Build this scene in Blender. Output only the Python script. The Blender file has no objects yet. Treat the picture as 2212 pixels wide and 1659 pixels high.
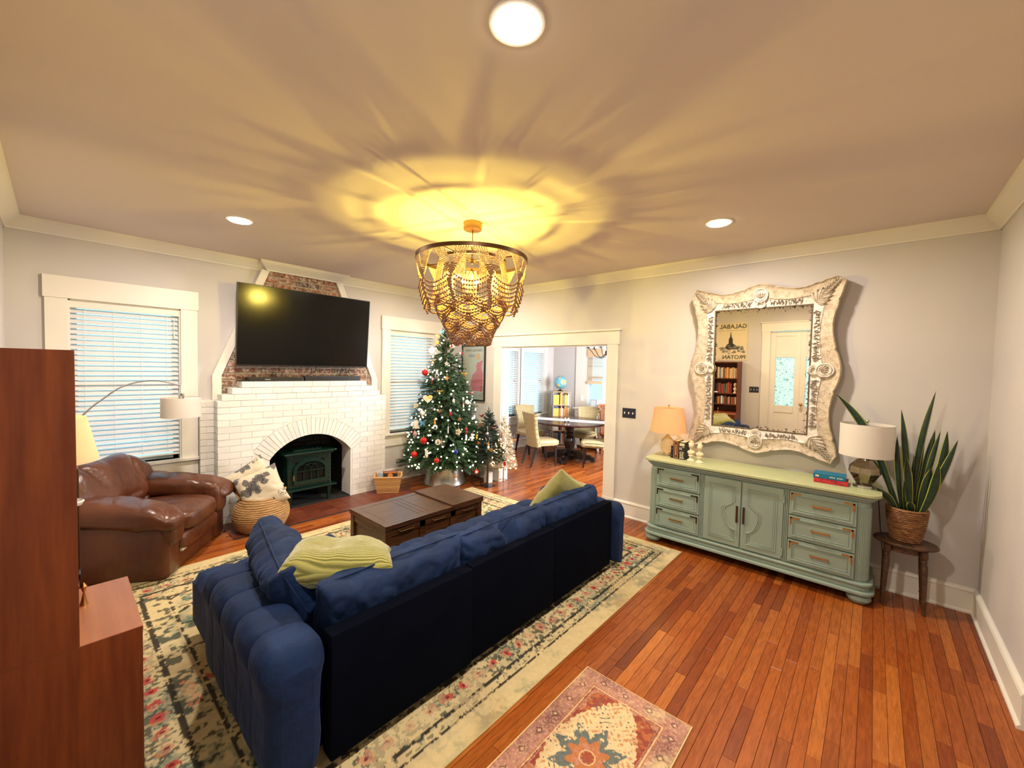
import bpy, bmesh, math, random
import numpy as np
from mathutils import Vector, Matrix, Euler, noise
PI = math.pi
sc = bpy.context.scene
COL = sc.collection
rnd = random.Random(7)

# ---------------------------------------------------------------- camera, world, exposure
W, H = 2212, 1659
F_PX, YAW, PITCH, ROLL = 876.52, 0.84205, -0.03844, 0.02247
CAM = Vector((0.2873, 0.6374, 1.75))
FWD = Vector((math.sin(YAW)*math.cos(PITCH), math.cos(YAW)*math.cos(PITCH), math.sin(PITCH)))
RT0 = Vector((math.cos(YAW), -math.sin(YAW), 0)); UP0 = RT0.cross(FWD)
RT = RT0*math.cos(ROLL) + UP0*math.sin(ROLL); UPV = -RT0*math.sin(ROLL) + UP0*math.cos(ROLL)
cam_d = bpy.data.cameras.new('camera'); cam = bpy.data.objects.new('camera', cam_d); COL.objects.link(cam)
cam_d.sensor_width = 36; cam_d.lens = F_PX/W*36; cam_d.clip_start = 0.02; cam_d.clip_end = 100
cam.matrix_world = Matrix(((RT.x, UPV.x, -FWD.x, CAM.x), (RT.y, UPV.y, -FWD.y, CAM.y), (RT.z, UPV.z, -FWD.z, CAM.z), (0, 0, 0, 1)))
sc.camera = cam
def ray(px, py): return (FWD + RT*((px-W/2)/F_PX) - UPV*((py-H/2)/F_PX))
def at(px, py, x=None, y=None, z=None):
    """the point of the room seen at pixel (px, py) on the plane x=, y= or z="""
    r = ray(px, py)
    t = (x-CAM.x)/r.x if x is not None else (y-CAM.y)/r.y if y is not None else (z-CAM.z)/r.z
    return CAM + r*t

world = bpy.data.worlds.new('sky'); sc.world = world; world.use_nodes = True
bg = world.node_tree.nodes['Background']; bg.inputs[0].default_value = (0.36, 0.80, 1.0, 1); bg.inputs[1].default_value = 2.0
sc.view_settings.view_transform = 'Standard'; sc.view_settings.look = 'None'; sc.view_settings.gamma = 1
sc.view_settings.use_curve_mapping = False; sc.view_settings.exposure = 0.18
sc.cycles.use_denoising = True
sc.cycles.max_bounces = 8; sc.cycles.diffuse_bounces = 5; sc.cycles.glossy_bounces = 4; sc.cycles.transparent_max_bounces = 24
sc.cycles.sample_clamp_indirect = 6.0
CEIL = 2.93
XR, YB = 4.817, 6.054          # sideboard wall, fireplace wall
def lamp(name, kind, loc, power, color, size=0.1, rot=(0, 0, 0), parent=None, spread=None):
    d = bpy.data.lights.new(name, kind); d.energy = power; d.color = color
    if kind == 'AREA':
        d.shape = 'DISK'; d.size = size
        if spread: d.spread = spread
    else: d.shadow_soft_size = size
    o = bpy.data.objects.new(name, d); o.location = loc; o.rotation_euler = rot; COL.objects.link(o)
    if parent: o.parent = parent
    return o
DOWN = [(1.35, 1.60), (1.31, 4.62), (3.76, 1.60), (3.70, 4.70)]
for i, (x, y) in enumerate(DOWN):
    lamp('downlight_lamp', 'AREA', (x, y, CEIL-0.025), (54, 52, 42, 46)[i], (1.0, 0.87, 0.76), 0.13)
lamp('dining_fill_lamp', 'AREA', (6.6, 2.35, 1.7), 230, (0.95, 0.96, 1.0), 1.6, (PI/2, 0, 0))   # added unseen fill that brightens the dining room; no window stands here

# ---------------------------------------------------------------- helpers
def S(r, g, b):
    f = lambda c: (c/255/12.92) if c <= 10 else ((c/255+0.055)/1.055)**2.4
    return (f(r), f(g), f(b))
def wloc(o):
    v = Vector((0, 0, 0))
    while o: v += Vector(o.location); o = o.parent
    return v
def tag(o, label=None, cat=None, group=None, kind=None):
    if label: o['label'] = label
    if cat: o['category'] = cat
    if group: o['group'] = group
    if kind: o['kind'] = kind
    return o
def thing(name, label, cat, loc=(0, 0, 0), rz=0, group=None, parent=None):
    o = bpy.data.objects.new(name, None); COL.objects.link(o); o.location = loc; o.rotation_euler = (0, 0, rz)
    o.empty_display_size = 0.05
    if parent: o.parent = parent
    return tag(o, label, cat, group)
def link(name, me, parent=None, kind=None):
    o = bpy.data.objects.new(name, me); COL.objects.link(o)
    if parent: o.parent = parent
    if kind: o['kind'] = kind
    return o
def copy_tree(o, parent=None):
    c = o.copy(); COL.objects.link(c); c.parent = parent
    for ch in list(o.children): copy_tree(ch, c)
    return c
def pydata(name, v, f, mats=None, smooth=False, angle=None, fm=None):
    me = bpy.data.meshes.new(name)
    me.from_pydata([tuple(p) for p in v], [], f); me.update()
    for m in (mats if isinstance(mats, (list, tuple)) else [mats]) if mats else []: me.materials.append(m)
    if fm is not None: me.polygons.foreach_set('material_index', np.array(fm, dtype=np.int32))
    if smooth:
        me.polygons.foreach_set('use_smooth', np.ones(len(me.polygons), dtype=bool))
        if angle: me.set_sharp_from_angle(angle=math.radians(angle))
    return me
class MB:
    """gathers shapes in room coordinates (or in a thing's own) and links them as ONE mesh object"""
    def __init__(s): s.v = []; s.f = []; s.m = []; s.mi = 0
    def add(s, v, f):
        n = len(s.v); s.v += [Vector(p) for p in v]; s.f += [tuple(n+i for i in q) for q in f]; s.m += [s.mi]*len(f); return s
    def box(s, x0, y0, z0, x1, y1, z1, mtx=None):
        v = [(x, y, z) for z in (z0, z1) for y in (y0, y1) for x in (x0, x1)]
        if mtx is not None: v = [mtx @ Vector(p) for p in v]
        return s.add(v, [(0, 2, 3, 1), (4, 5, 7, 6), (0, 1, 5, 4), (2, 6, 7, 3), (0, 4, 6, 2), (1, 3, 7, 5)])
    def bbox(s, x0, y0, z0, x1, y1, z1, b=0.004, mtx=None):
        """box with chamfered edges"""
        bm = bmesh.new(); bmesh.ops.create_cube(bm, size=1)
        for v in bm.verts: v.co = Vector(((x0+x1)/2+v.co.x*(x1-x0), (y0+y1)/2+v.co.y*(y1-y0), (z0+z1)/2+v.co.z*(z1-z0)))
        bmesh.ops.bevel(bm, geom=bm.edges[:], offset=b, segments=2, affect='EDGES', profile=0.6)
        bm.verts.index_update()
        v = [mtx @ q.co if mtx is not None else q.co.copy() for q in bm.verts]; f = [tuple(q.index for q in p.verts) for p in bm.faces]; bm.free()
        return s.add(v, f)
    def prism(s, poly, d0, d1, axis='y', mtx=None):
        """a flat outline given thickness; axis = direction of the thickness. x: (y,z) outline, y: (x,z), z: (x,y)"""
        def P(a, b, d): return {'x': (d, a, b), 'y': (a, d, b), 'z': (a, b, d)}[axis]
        n = len(poly); v = [P(a, b, d0) for a, b in poly]+[P(a, b, d1) for a, b in poly]
        if mtx is not None: v = [mtx @ Vector(p) for p in v]
        return s.add(v, [tuple(range(n)), tuple(range(2*n-1, n-1, -1))]+[(i, i+n, (i+1) % n+n, (i+1) % n) for i in range(n)])
    def lathe(s, prof, c=(0, 0, 0), n=24, sx=1, sy=1, caps=True, a0=0, flute=None, mtx=None):
        v = []; c = Vector(c)
        for (r, z) in prof:
            for i in range(n):
                a = a0+2*PI*i/n; rr = r*(1+flute(a) if flute else 1)
                v.append(c+Vector((rr*sx*math.cos(a), rr*sy*math.sin(a), z)))
        k = len(prof); f = [(j*n+i, j*n+(i+1) % n, (j+1)*n+(i+1) % n, (j+1)*n+i) for j in range(k-1) for i in range(n)]
        if caps: f += [tuple(reversed(range(n))), tuple(range((k-1)*n, k*n))]
        if mtx is not None: v = [mtx @ p for p in v]
        return s.add(v, f)
    def tube(s, pts, r, n=8, closed=False, caps=True):
        pts = [Vector(p) for p in pts]; k = len(pts); v = []; up = None
        for i, p in enumerate(pts):
            a = pts[(i-1) % k] if (i or closed) else p; b = pts[(i+1) % k] if (i < k-1 or closed) else p
            t = (b-a)
            t = t.normalized() if t.length > 1e-9 else Vector((0, 0, 1))
            if up is None: up = t.orthogonal().normalized()
            up = (up-t*up.dot(t)); up = up.normalized() if up.length > 1e-6 else t.orthogonal().normalized()
            w = t.cross(up); rr = r[i] if isinstance(r, (list, tuple)) else r
            for j in range(n):
                a = 2*PI*j/n; v.append(p+up*(rr*math.cos(a))+w*(rr*math.sin(a)))
        f = [(i*n+j, i*n+(j+1) % n, ((i+1) % k)*n+(j+1) % n, ((i+1) % k)*n+j) for i in range(k if closed else k-1) for j in range(n)]
        if caps and not closed: f += [tuple(reversed(range(n))), tuple(range((k-1)*n, k*n))]
        return s.add(v, f)
    def ball(s, c, r, n=12, m=8, sz=1, sy=1):
        prof = [(max(1e-4, r*math.sin(PI*j/m)), -r*sz*math.cos(PI*j/m)) for j in range(m+1)]
        return s.lathe(prof, c, n, sy=sy, caps=False)
    def build(s, name, mats, parent=None, local=False, smooth=False, angle=35, kind=None, bevel=0):
        off = Vector((0, 0, 0)) if (local or parent is None) else wloc(parent)
        me = pydata(name, [p-off for p in s.v], s.f, mats, smooth, angle, s.m)
        o = link(name, me, parent, kind)
        if bevel:
            b = o.modifiers.new('edge', 'BEVEL'); b.width = bevel; b.segments = 2; b.limit_method = 'ANGLE'; b.angle_limit = math.radians(40)
        return o
def superq(sx, sy, sz, e1=0.35, e2=0.35, nu=40, nv=20, fn=None):
    """rounded box of half sizes; fn(Vector)->Vector bends or bulges it; returns v, f"""
    sg = lambda c, e: math.copysign(abs(c)**e, c); v = []
    for j in range(nv+1):
        a = -PI/2+PI*j/nv
        for i in range(nu):
            b = 2*PI*i/nu
            p = Vector((sx*sg(math.cos(a), e1)*sg(math.cos(b), e2), sy*sg(math.cos(a), e1)*sg(math.sin(b), e2), sz*sg(math.sin(a), e1)))
            v.append(fn(p) if fn else p)
    f = [(j*nu+i, j*nu+(i+1) % nu, (j+1)*nu+(i+1) % nu, (j+1)*nu+i) for j in range(nv) for i in range(nu)]
    return v, f
def pillow(w, h, t, n=22, pinch=0.12, wr=0.006, freq=9, seed=0, power=0.5, ridge=0):
    """stuffed cushion lying in xy, pinched towards its sides so the corners stand out; returns v, f, uv grid size"""
    v = []; f = []
    for side in (1, -1):
        for j in range(n+1):
            for i in range(n+1):
                u = -1+2*i/n; k = -1+2*j/n
                e = max(0.0, (1-u**4)*(1-k**4))**power
                x = u*(w/2)*(1-pinch*(1-k*k)*0.5*(abs(u)**2)); y = k*(h/2)*(1-pinch*(1-u*u)*0.5*(abs(k)**2))
                z = side*t/2*e
                if e > 0.01:
                    q = Vector((x*freq+seed, y*freq, side*3)); z += wr*noise.noise(q)*2*min(1, e*3)+side*wr*abs(noise.noise(q*2.3))*min(1, e*4)
                    if ridge: z += side*ridge*math.sin(x*2*PI/0.022)*min(1, e*2)
                v.append(Vector((x, y, z)))
    N = n+1
    for s_, o in ((0, 0), (1, N*N)):
        for j in range(n):
            for i in range(n):
                q = (o+j*N+i, o+j*N+i+1, o+(j+1)*N+i+1, o+(j+1)*N+i); f.append(q if s_ == 0 else q[::-1])
    return v, f
def place(v, loc, rot=(0, 0, 0)):
    m = Matrix.Translation(loc) @ Euler(rot).to_matrix().to_4x4()
    return [m @ Vector(p) for p in v]
def frame(o, ex, ey, ez):
    """matrix whose axes are the given directions"""
    ex, ey, ez = Vector(ex).normalized(), Vector(ey).normalized(), Vector(ez).normalized()
    return Matrix(((ex.x, ey.x, ez.x, o[0]), (ex.y, ey.y, ez.y, o[1]), (ex.z, ey.z, ez.z, o[2]), (0, 0, 0, 1)))
def weld(o):
    bm = bmesh.new(); bm.from_mesh(o.data); bmesh.ops.remove_doubles(bm, verts=bm.verts, dist=0.0004); bm.to_mesh(o.data); bm.free(); return o

# ---------------------------------------------------------------- materials
def N(nt, t, **kw):
    n = nt.nodes.new(t)
    for k, v in kw.items():
        if k in n.inputs: n.inputs[k].default_value = v
        else: setattr(n, k, v)
    return n
def base_mat(name, color, rough=0.6, metal=0, spec=0.5):
    m = bpy.data.materials.new(name); m.use_nodes = True; nt = m.node_tree; b = nt.nodes['Principled BSDF']
    b.inputs['Base Color'].default_value = (*color, 1); b.inputs['Roughness'].default_value = rough; b.inputs['Metallic'].default_value = metal
    b.inputs['Specular IOR Level'].default_value = spec
    return m, nt, b
def mat(name, color, rough=0.6, metal=0, spec=0.5, var=0.0, col2=None, scale=6.0, stretch=(1, 1, 1), bump=0.0, bscale=60.0, detail=4, sheen=0, coords='Object', emit=None, estr=0, bdist=0.002, thr=None, alpha=None, trans=0):
    """principled material with noise variation of the colour between color and col2, and noise relief"""
    m, nt, b = base_mat(name, color, rough, metal, spec); L = nt.links.new
    if coords == 'World': src = N(nt, 'ShaderNodeNewGeometry').outputs['Position']
    else: src = N(nt, 'ShaderNodeTexCoord').outputs[coords]
    if var or col2:
        mp = N(nt, 'ShaderNodeMapping'); mp.inputs['Scale'].default_value = stretch; L(src, mp.inputs[0])
        nz = N(nt, 'ShaderNodeTexNoise', Scale=scale, Detail=detail, Roughness=0.6); L(mp.outputs[0], nz.inputs[0])
        rp = N(nt, 'ShaderNodeValToRGB'); c2 = col2 or tuple(c*(1-var) for c in color)
        lo, hi = thr or (0.3, 0.7)
        rp.color_ramp.elements[0].position = lo; rp.color_ramp.elements[1].position = hi
        rp.color_ramp.elements[0].color = (*c2, 1); rp.color_ramp.elements[1].color = (*color, 1)
        L(nz.outputs[0], rp.inputs[0]); L(rp.outputs[0], b.inputs['Base Color'])
    if bump:
        mp = N(nt, 'ShaderNodeMapping'); mp.inputs['Scale'].default_value = stretch; L(src, mp.inputs[0])
        nz = N(nt, 'ShaderNodeTexNoise', Scale=bscale, Detail=3); L(mp.outputs[0], nz.inputs[0])
        bp = N(nt, 'ShaderNodeBump', Strength=bump, Distance=bdist); L(nz.outputs[0], bp.inputs['Height']); L(bp.outputs[0], b.inputs['Normal'])
    if sheen:
        b.inputs['Sheen Weight'].default_value = sheen; b.inputs['Sheen Roughness'].default_value = 0.35; b.inputs['Sheen Tint'].default_value = (*[min(1, c*3+0.1) for c in color], 1)
    if emit: b.inputs['Emission Color'].default_value = (*emit, 1); b.inputs['Emission Strength'].default_value = estr
    if trans: b.inputs['Transmission Weight'].default_value = trans
    if alpha is not None: b.inputs['Alpha'].default_value = alpha
    return m
def pieces_mat(name, cols, rough=0.5, grain=0.0, gscale=20.0, gstretch=(1, 1, 1), gcol=None, bump=0.2, blotch=None, spec=0.5, bscale=80):
    """each piece (object or island) takes its own tone from cols; world-space grain on top"""
    m, nt, b = base_mat(name, cols[0], rough, 0, spec); L = nt.links.new
    oi = N(nt, 'ShaderNodeObjectInfo'); ge = N(nt, 'ShaderNodeNewGeometry')
    ad = N(nt, 'ShaderNodeMath', operation='ADD'); L(oi.outputs['Random'], ad.inputs[0]); L(ge.outputs['Random Per Island'], ad.inputs[1])
    fr = N(nt, 'ShaderNodeMath', operation='FRACT'); L(ad.outputs[0], fr.inputs[0])
    rp = N(nt, 'ShaderNodeValToRGB'); rp.color_ramp.interpolation = 'LINEAR'
    while len(rp.color_ramp.elements) < len(cols): rp.color_ramp.elements.new(0.5)
    for i, c in enumerate(cols):
        rp.color_ramp.elements[i].position = i/(len(cols)-1) if len(cols) > 1 else 0; rp.color_ramp.elements[i].color = (*c, 1)
    L(fr.outputs[0], rp.inputs[0]); out = rp.outputs[0]
    mp = N(nt, 'ShaderNodeMapping'); mp.inputs['Scale'].default_value = gstretch; L(ge.outputs['Position'], mp.inputs[0])
    # shift the grain from piece to piece
    sh = N(nt, 'ShaderNodeMath', operation='MULTIPLY'); sh.inputs[1].default_value = 37.0; L(fr.outputs[0], sh.inputs[0])
    cb = N(nt, 'ShaderNodeCombineXYZ'); L(sh.outputs[0], cb.inputs[0]); L(sh.outputs[0], cb.inputs[2]); L(cb.outputs[0], mp.inputs['Location'])
    nz = N(nt, 'ShaderNodeTexNoise', Scale=gscale, Detail=6, Roughness=0.65, Distortion=0.6); L(mp.outputs[0], nz.inputs[0])
    if grain:
        r2 = N(nt, 'ShaderNodeValToRGB'); r2.color_ramp.elements[0].position = 0.35; r2.color_ramp.elements[1].position = 0.65
        r2.color_ramp.elements[0].color = (*(gcol or (0.3, 0.3, 0.3)), 1); r2.color_ramp.elements[1].color = (1, 1, 1, 1); L(nz.outputs[0], r2.inputs[0])
        mx = N(nt, 'ShaderNodeMix', data_type='RGBA', blend_type='MULTIPLY'); mx.inputs[0].default_value = grain
        L(out, mx.inputs[6]); L(r2.outputs[0], mx.inputs[7]); out = mx.outputs[2]
    if blotch:
        nb = N(nt, 'ShaderNodeTexNoise', Scale=blotch[1], Detail=5, Roughness=0.7); L(ge.outputs['Position'], nb.inputs[0])
        r3 = N(nt, 'ShaderNodeValToRGB'); r3.color_ramp.elements[0].position = blotch[2]; r3.color_ramp.elements[1].position = blotch[3]
        r3.color_ramp.elements[0].color = (0, 0, 0, 1); r3.color_ramp.elements[1].color = (1, 1, 1, 1); L(nb.outputs[0], r3.inputs[0])
        mx = N(nt, 'ShaderNodeMix', data_type='RGBA'); L(r3.outputs[0], mx.inputs[0]); L(out, mx.inputs[6]); mx.inputs[7].default_value = (*blotch[0], 1); out = mx.outputs[2]
    L(out, b.inputs['Base Color'])
    if bump:
        nz2 = N(nt, 'ShaderNodeTexNoise', Scale=bscale, Detail=3); L(mp.outputs[0], nz2.inputs[0])
        bp = N(nt, 'ShaderNodeBump', Strength=bump, Distance=0.002); L(nz2.outputs[0], bp.inputs['Height']); L(bp.outputs[0], b.inputs['Normal'])
    return m
def col_mat(name, rough=0.9, bump=0.3, bscale=350, sheen=0, spec=0.2):
    """colour read from the mesh's own pattern attribute"""
    m, nt, b = base_mat(name, (1, 1, 1), rough, 0, spec); L = nt.links.new
    a = N(nt, 'ShaderNodeAttribute', attribute_name='pattern'); L(a.outputs['Color'], b.inputs['Base Color'])
    if bump:
        nz = N(nt, 'ShaderNodeTexNoise', Scale=bscale, Detail=2); L(N(nt, 'ShaderNodeTexCoord').outputs['Object'], nz.inputs[0])
        bp = N(nt, 'ShaderNodeBump', Strength=bump, Distance=0.003); L(nz.outputs[0], bp.inputs['Height']); L(bp.outputs[0], b.inputs['Normal'])
    if sheen: b.inputs['Sheen Weight'].default_value = sheen
    return m
def set_pattern(me, cols):
    a = me.color_attributes.new('pattern', 'FLOAT_COLOR', 'POINT'); c = np.ones((len(me.vertices), 4), dtype=np.float32); c[:, :3] = cols
    a.data.foreach_set('color', c.ravel())
def see_through(name, tint, amount=0.9, rough=0.02):
    """thin window glass: lets light straight through and mirrors a little"""
    m = bpy.data.materials.new(name); m.use_nodes = True; nt = m.node_tree; nt.nodes.clear(); L = nt.links.new
    o = N(nt, 'ShaderNodeOutputMaterial'); t = N(nt, 'ShaderNodeBsdfTransparent'); t.inputs[0].default_value = (*tint, 1)
    g = N(nt, 'ShaderNodeBsdfGlossy'); g.inputs['Roughness'].default_value = rough; mx = N(nt, 'ShaderNodeMixShader'); mx.inputs[0].default_value = 1-amount
    L(t.outputs[0], mx.inputs[1]); L(g.outputs[0], mx.inputs[2]); L(mx.outputs[0], o.inputs[0]); return m
def cloth_shade(name, color, trans=0.5, rough=0.9):
    """thin fabric or plastic that lets light glow through"""
    m = bpy.data.materials.new(name); m.use_nodes = True; nt = m.node_tree; nt.nodes.clear(); L = nt.links.new
    o = N(nt, 'ShaderNodeOutputMaterial'); d = N(nt, 'ShaderNodeBsdfDiffuse'); t = N(nt, 'ShaderNodeBsdfTranslucent')
    d.inputs[0].default_value = (*color, 1); t.inputs[0].default_value = (*color, 1); mx = N(nt, 'ShaderNodeMixShader'); mx.inputs[0].default_value = trans
    L(d.outputs[0], mx.inputs[1]); L(t.outputs[0], mx.inputs[2]); L(mx.outputs[0], o.inputs[0]); return m

M = {}
M['wall'] = mat('greige_wall_paint', (0.545, 0.52, 0.50), 0.85, spec=0.15, var=0.03, scale=2, bump=0.08, bscale=180, coords='World')
M['ceiling'] = mat('ceiling_paint', (0.64, 0.565, 0.52), 0.9, spec=0.1, bump=0.06, bscale=120, coords='World')
M['trim'] = mat('cream_trim_paint', (0.72, 0.69, 0.62), 0.4, spec=0.35, var=0.02, scale=3, coords='World')
M['whitebrick'] = pieces_mat('white_painted_brick', [(0.70, 0.685, 0.64), (0.64, 0.625, 0.58), (0.74, 0.725, 0.68)], 0.5, bump=0.5, bscale=70, spec=0.35)
M['plank'] = pieces_mat('oak_floor_planks', [(0.25, 0.058, 0.012), (0.36, 0.100, 0.018), (0.20, 0.042, 0.009), (0.43, 0.140, 0.027), (0.29, 0.073, 0.014), (0.33, 0.092, 0.020), (0.15, 0.030, 0.008)],
                        0.22, grain=0.55, gscale=3.2, gstretch=(3, 26, 1), gcol=(0.42, 0.30, 0.22), bump=0.12, bscale=30, spec=0.38)
M['gap'] = mat('dark_floor_joints', (0.02, 0.008, 0.004), 0.8)
M['oldbrick'] = pieces_mat('reclaimed_brick', [(0.30, 0.10, 0.06), (0.20, 0.09, 0.065), (0.38, 0.17, 0.10), (0.12, 0.08, 0.075), (0.34, 0.12, 0.05), (0.26, 0.14, 0.10)], 0.9,
                           grain=0.5, gscale=30, bump=0.8, bscale=60, blotch=((0.48, 0.41, 0.34), 22, 0.46, 0.62), spec=0.1)
M['mortar'] = mat('lime_mortar', (0.50, 0.42, 0.32), 0.95, var=0.4, scale=18, bump=0.9, bscale=60, spec=0.05, coords='World')
M['soot'] = pieces_mat('sooted_brick', [(0.012, 0.011, 0.012), (0.02, 0.018, 0.018), (0.03, 0.026, 0.024)], 0.6, bump=0.5)
M['sootmortar'] = mat('sooted_mortar', (0.008, 0.008, 0.008), 0.9)
M['quarry'] = pieces_mat('quarry_tile', [(0.13, 0.030, 0.014), (0.17, 0.045, 0.02), (0.10, 0.022, 0.011)], 0.35, grain=0.4, gscale=9, bump=0.15)
M['glass'] = see_through('window_glass', (0.93, 0.98, 1.0))
M['slat'] = cloth_shade('white_blind_slats', (0.76, 0.74, 0.73), 0.22)
M['chrome'] = mat('brushed_chrome', (0.6, 0.6, 0.6), 0.22, 1)
M['brass'] = mat('aged_brass', (0.55, 0.30, 0.10), 0.35, 1)
M['bronze'] = mat('antique_bronze', (0.10, 0.055, 0.025), 0.4, 0.9)
M['black'] = mat('black_plastic', (0.008, 0.008, 0.009), 0.35)
M['screen'] = mat('glossy_dark_screen', (0.003, 0.003, 0.003), 0.16, spec=0.25)
M['white'] = mat('white_gloss', (0.8, 0.8, 0.78), 0.3)
M['navyplate'] = mat('dark_switch_plate', (0.012, 0.013, 0.03), 0.35)
# ================================================================ the setting
def wall_boxes(mb, fixed, a0, a1, z1, holes, axis, thick):
    """a wall along x (axis 'x', fixed = inner y) or y (axis 'y'), with rectangular holes (a0,a1,z0,z1)"""
    cuts = sorted({a0, a1, *[h[0] for h in holes], *[h[1] for h in holes]})
    for p, q in zip(cuts[:-1], cuts[1:]):
        hs = sorted([h for h in holes if h[0] <= p+1e-6 and h[1] >= q-1e-6], key=lambda h: h[2]); z = 0.0
        spans = []
        for h in hs: spans.append((z, h[2])); z = h[3]
        spans.append((z, z1))
        for s0, s1 in spans:
            if s1-s0 > 1e-4:
                if axis == 'x': mb.box(p, min(fixed, fixed+thick), s0, q, max(fixed, fixed+thick), s1)
                else: mb.box(min(fixed, fixed+thick), p, s0, max(fixed, fixed+thick), q, s1)
W1 = (0.355, 1.145, 0.73, 2.285); W2 = (3.60, 4.42, 0.73, 2.285)
mb = MB(); wall_boxes(mb, YB, -0.15, XR+0.15, CEIL, [W1, W2, (1.78, 3.00, 0, 1.06)], 'x', 0.15); mb.build('wall_back', M['wall'], kind='structure')
mb = MB(); wall_boxes(mb, XR, -0.15, YB, CEIL, [(3.11, 4.89, 0, 2.07)], 'y', 0.15); mb.build('wall_right', M['wall'], kind='structure')
DR = (1.20, 2.17, 0.02, 2.36)
mb = MB(); wall_boxes(mb, 0.0, -0.15, YB, CEIL, [DR], 'y', -0.15); mb.build('wall_left', M['wall'], kind='structure')
mb = MB(); wall_boxes(mb, 0.0, 0, XR, CEIL, [], 'x', -0.15); mb.build('wall_front', M['wall'], kind='structure')
DX, DY0, DY1 = 8.36, 2.2, 6.50
D1 = (6.74, 7.05, 0.71, 2.20); D2 = (7.20, 7.98, 0.71, 2.20); D3 = (5.13, 5.50, 0.95, 2.22)
mb = MB(); wall_boxes(mb, DY1, XR+0.15, DX+0.15, CEIL, [D1, D2], 'x', 0.15); mb.box(XR+0.0, YB+0.15, 0, XR+0.15, DY1+0.15, CEIL); mb.build('wall_dining_back', M['wall'], kind='structure')
mb = MB(); wall_boxes(mb, DX, DY0, DY1, CEIL, [D3], 'y', 0.15); mb.build('wall_dining_right', M['wall'], kind='structure')
mb = MB(); wall_boxes(mb, DY0, XR+0.15, DX+0.15, CEIL, [], 'x', -0.15); mb.build('wall_dining_front', M['wall'], kind='structure')
MB().box(-0.15, -0.15, CEIL, DX+0.15, DY1+0.15, CEIL+0.15).build('ceiling', M['ceiling'], kind='structure')
# floor: a dark bed with the planks on it; the nearest planks are single pieces
fl = MB().box(-0.15, -0.15, -0.08, DX+0.15, DY1+0.15, -0.004).build('floor', M['gap'], kind='structure')
PW = 0.0572
RUG = (0.31, 4.30, 1.965, 4.95)
HEARTH = (1.42, 3.62, 5.30, 5.80)
cand = []; rest = MB(); r_ = random.Random(3)
y = 0.0; row = 0
while y < DY1:
    x = -r_.random()*0.9
    x_end = DX if 3.11 < y+PW/2 < 4.89 or y > YB else DX
    while x < x_end:
        Ln = r_.choice([0.38, 0.55, 0.7, 0.85, 1.0, 1.2]); x0, x1 = max(0, x), min(x+Ln, x_end); x += Ln
        segs = [(x0, x1)]
        if HEARTH[2]-PW < y < YB:      # leave the hearth free
            segs = [(a, b) for a, b in ((x0, min(x1, HEARTH[0])), (max(x0, HEARTH[1]), x1)) if b-a > 0.02]
        for a, b in segs:
            if b-a < 0.03: continue
            cx, cy = (a+b)/2, y+PW/2
            under = RUG[0]-0.02 < a and b < RUG[1]+0.02 and RUG[2] < cy < RUG[3]
            d = Vector((cx, cy, 0))-CAM; dep = d.dot(FWD)
            inview = dep > 0.4 and abs(d.dot(RT)/dep*F_PX) < 1150 and abs(d.dot(UPV)/dep*F_PX) < 900
            cand.append((under or not inview, d.length, a, b, y, cx))
    y += PW; row += 1
cand.sort(key=lambda c: (c[0], c[1])); plank_me = {}
def plank_mesh(L_):
    k = round(L_, 2)
    if k not in plank_me:
        m_ = MB(); g = 0.0007; b = 0.0012
        m_.add([(g, g, -0.006), (k-g, g, -0.006), (k-g, PW-g, -0.006), (g, PW-g, -0.006), (g, g, -b), (k-g, g, -b), (k-g, PW-g, -b), (g, PW-g, -b), (g+b, g+b, 0), (k-g-b, g+b, 0), (k-g-b, PW-g-b, 0), (g+b, PW-g-b, 0)],
               [(0, 1, 5, 4), (1, 2, 6, 5), (2, 3, 7, 6), (3, 0, 4, 7), (4, 5, 9, 8), (5, 6, 10, 9), (6, 7, 11, 10), (7, 4, 8, 11), (8, 9, 10, 11)])
        plank_me[k] = pydata('plank', m_.v, m_.f, M['plank'])
    return plank_me[k]
for i, (u, d, a, b, y, cx) in enumerate(cand):
    if i < 295 and not u:
        o = link('plank', plank_mesh(b-a), fl); o.location = (a, y, 0)
    else:
        g = 0.0007; rest.add([(a+g, y+g, -0.003), (b-g, y+g, -0.003), (b-g, y+PW-g, -0.003), (a+g, y+PW-g, -0.003), (a+g, y+g, 0), (b-g, y+g, 0), (b-g, y+PW-g, 0), (a+g, y+PW-g, 0)],
                             [(0, 1, 5, 4), (1, 2, 6, 5), (2, 3, 7, 6), (3, 0, 4, 7), (4, 5, 6, 7)])
rest.build('far_planks', M['plank'], fl, kind='stuff')
# hearth tiles, flush with the boards
hb = MB().box(HEARTH[0], HEARTH[2], -0.01, HEARTH[1], YB+0.3, -0.001).build('hearth_bed', M['gap'], fl)
tm = MB().bbox(0.0015, 0.0015, -0.01, 0.1556, 0.1652, 0.003, 0.002); tme = pydata('tile', tm.v, tm.f, M['quarry'])
for i in range(14):
    for j in range(3):
        o = link('tile', tme, fl); o.location = (HEARTH[0]+i*0.1571, HEARTH[2]+j*0.1667, 0)
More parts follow.
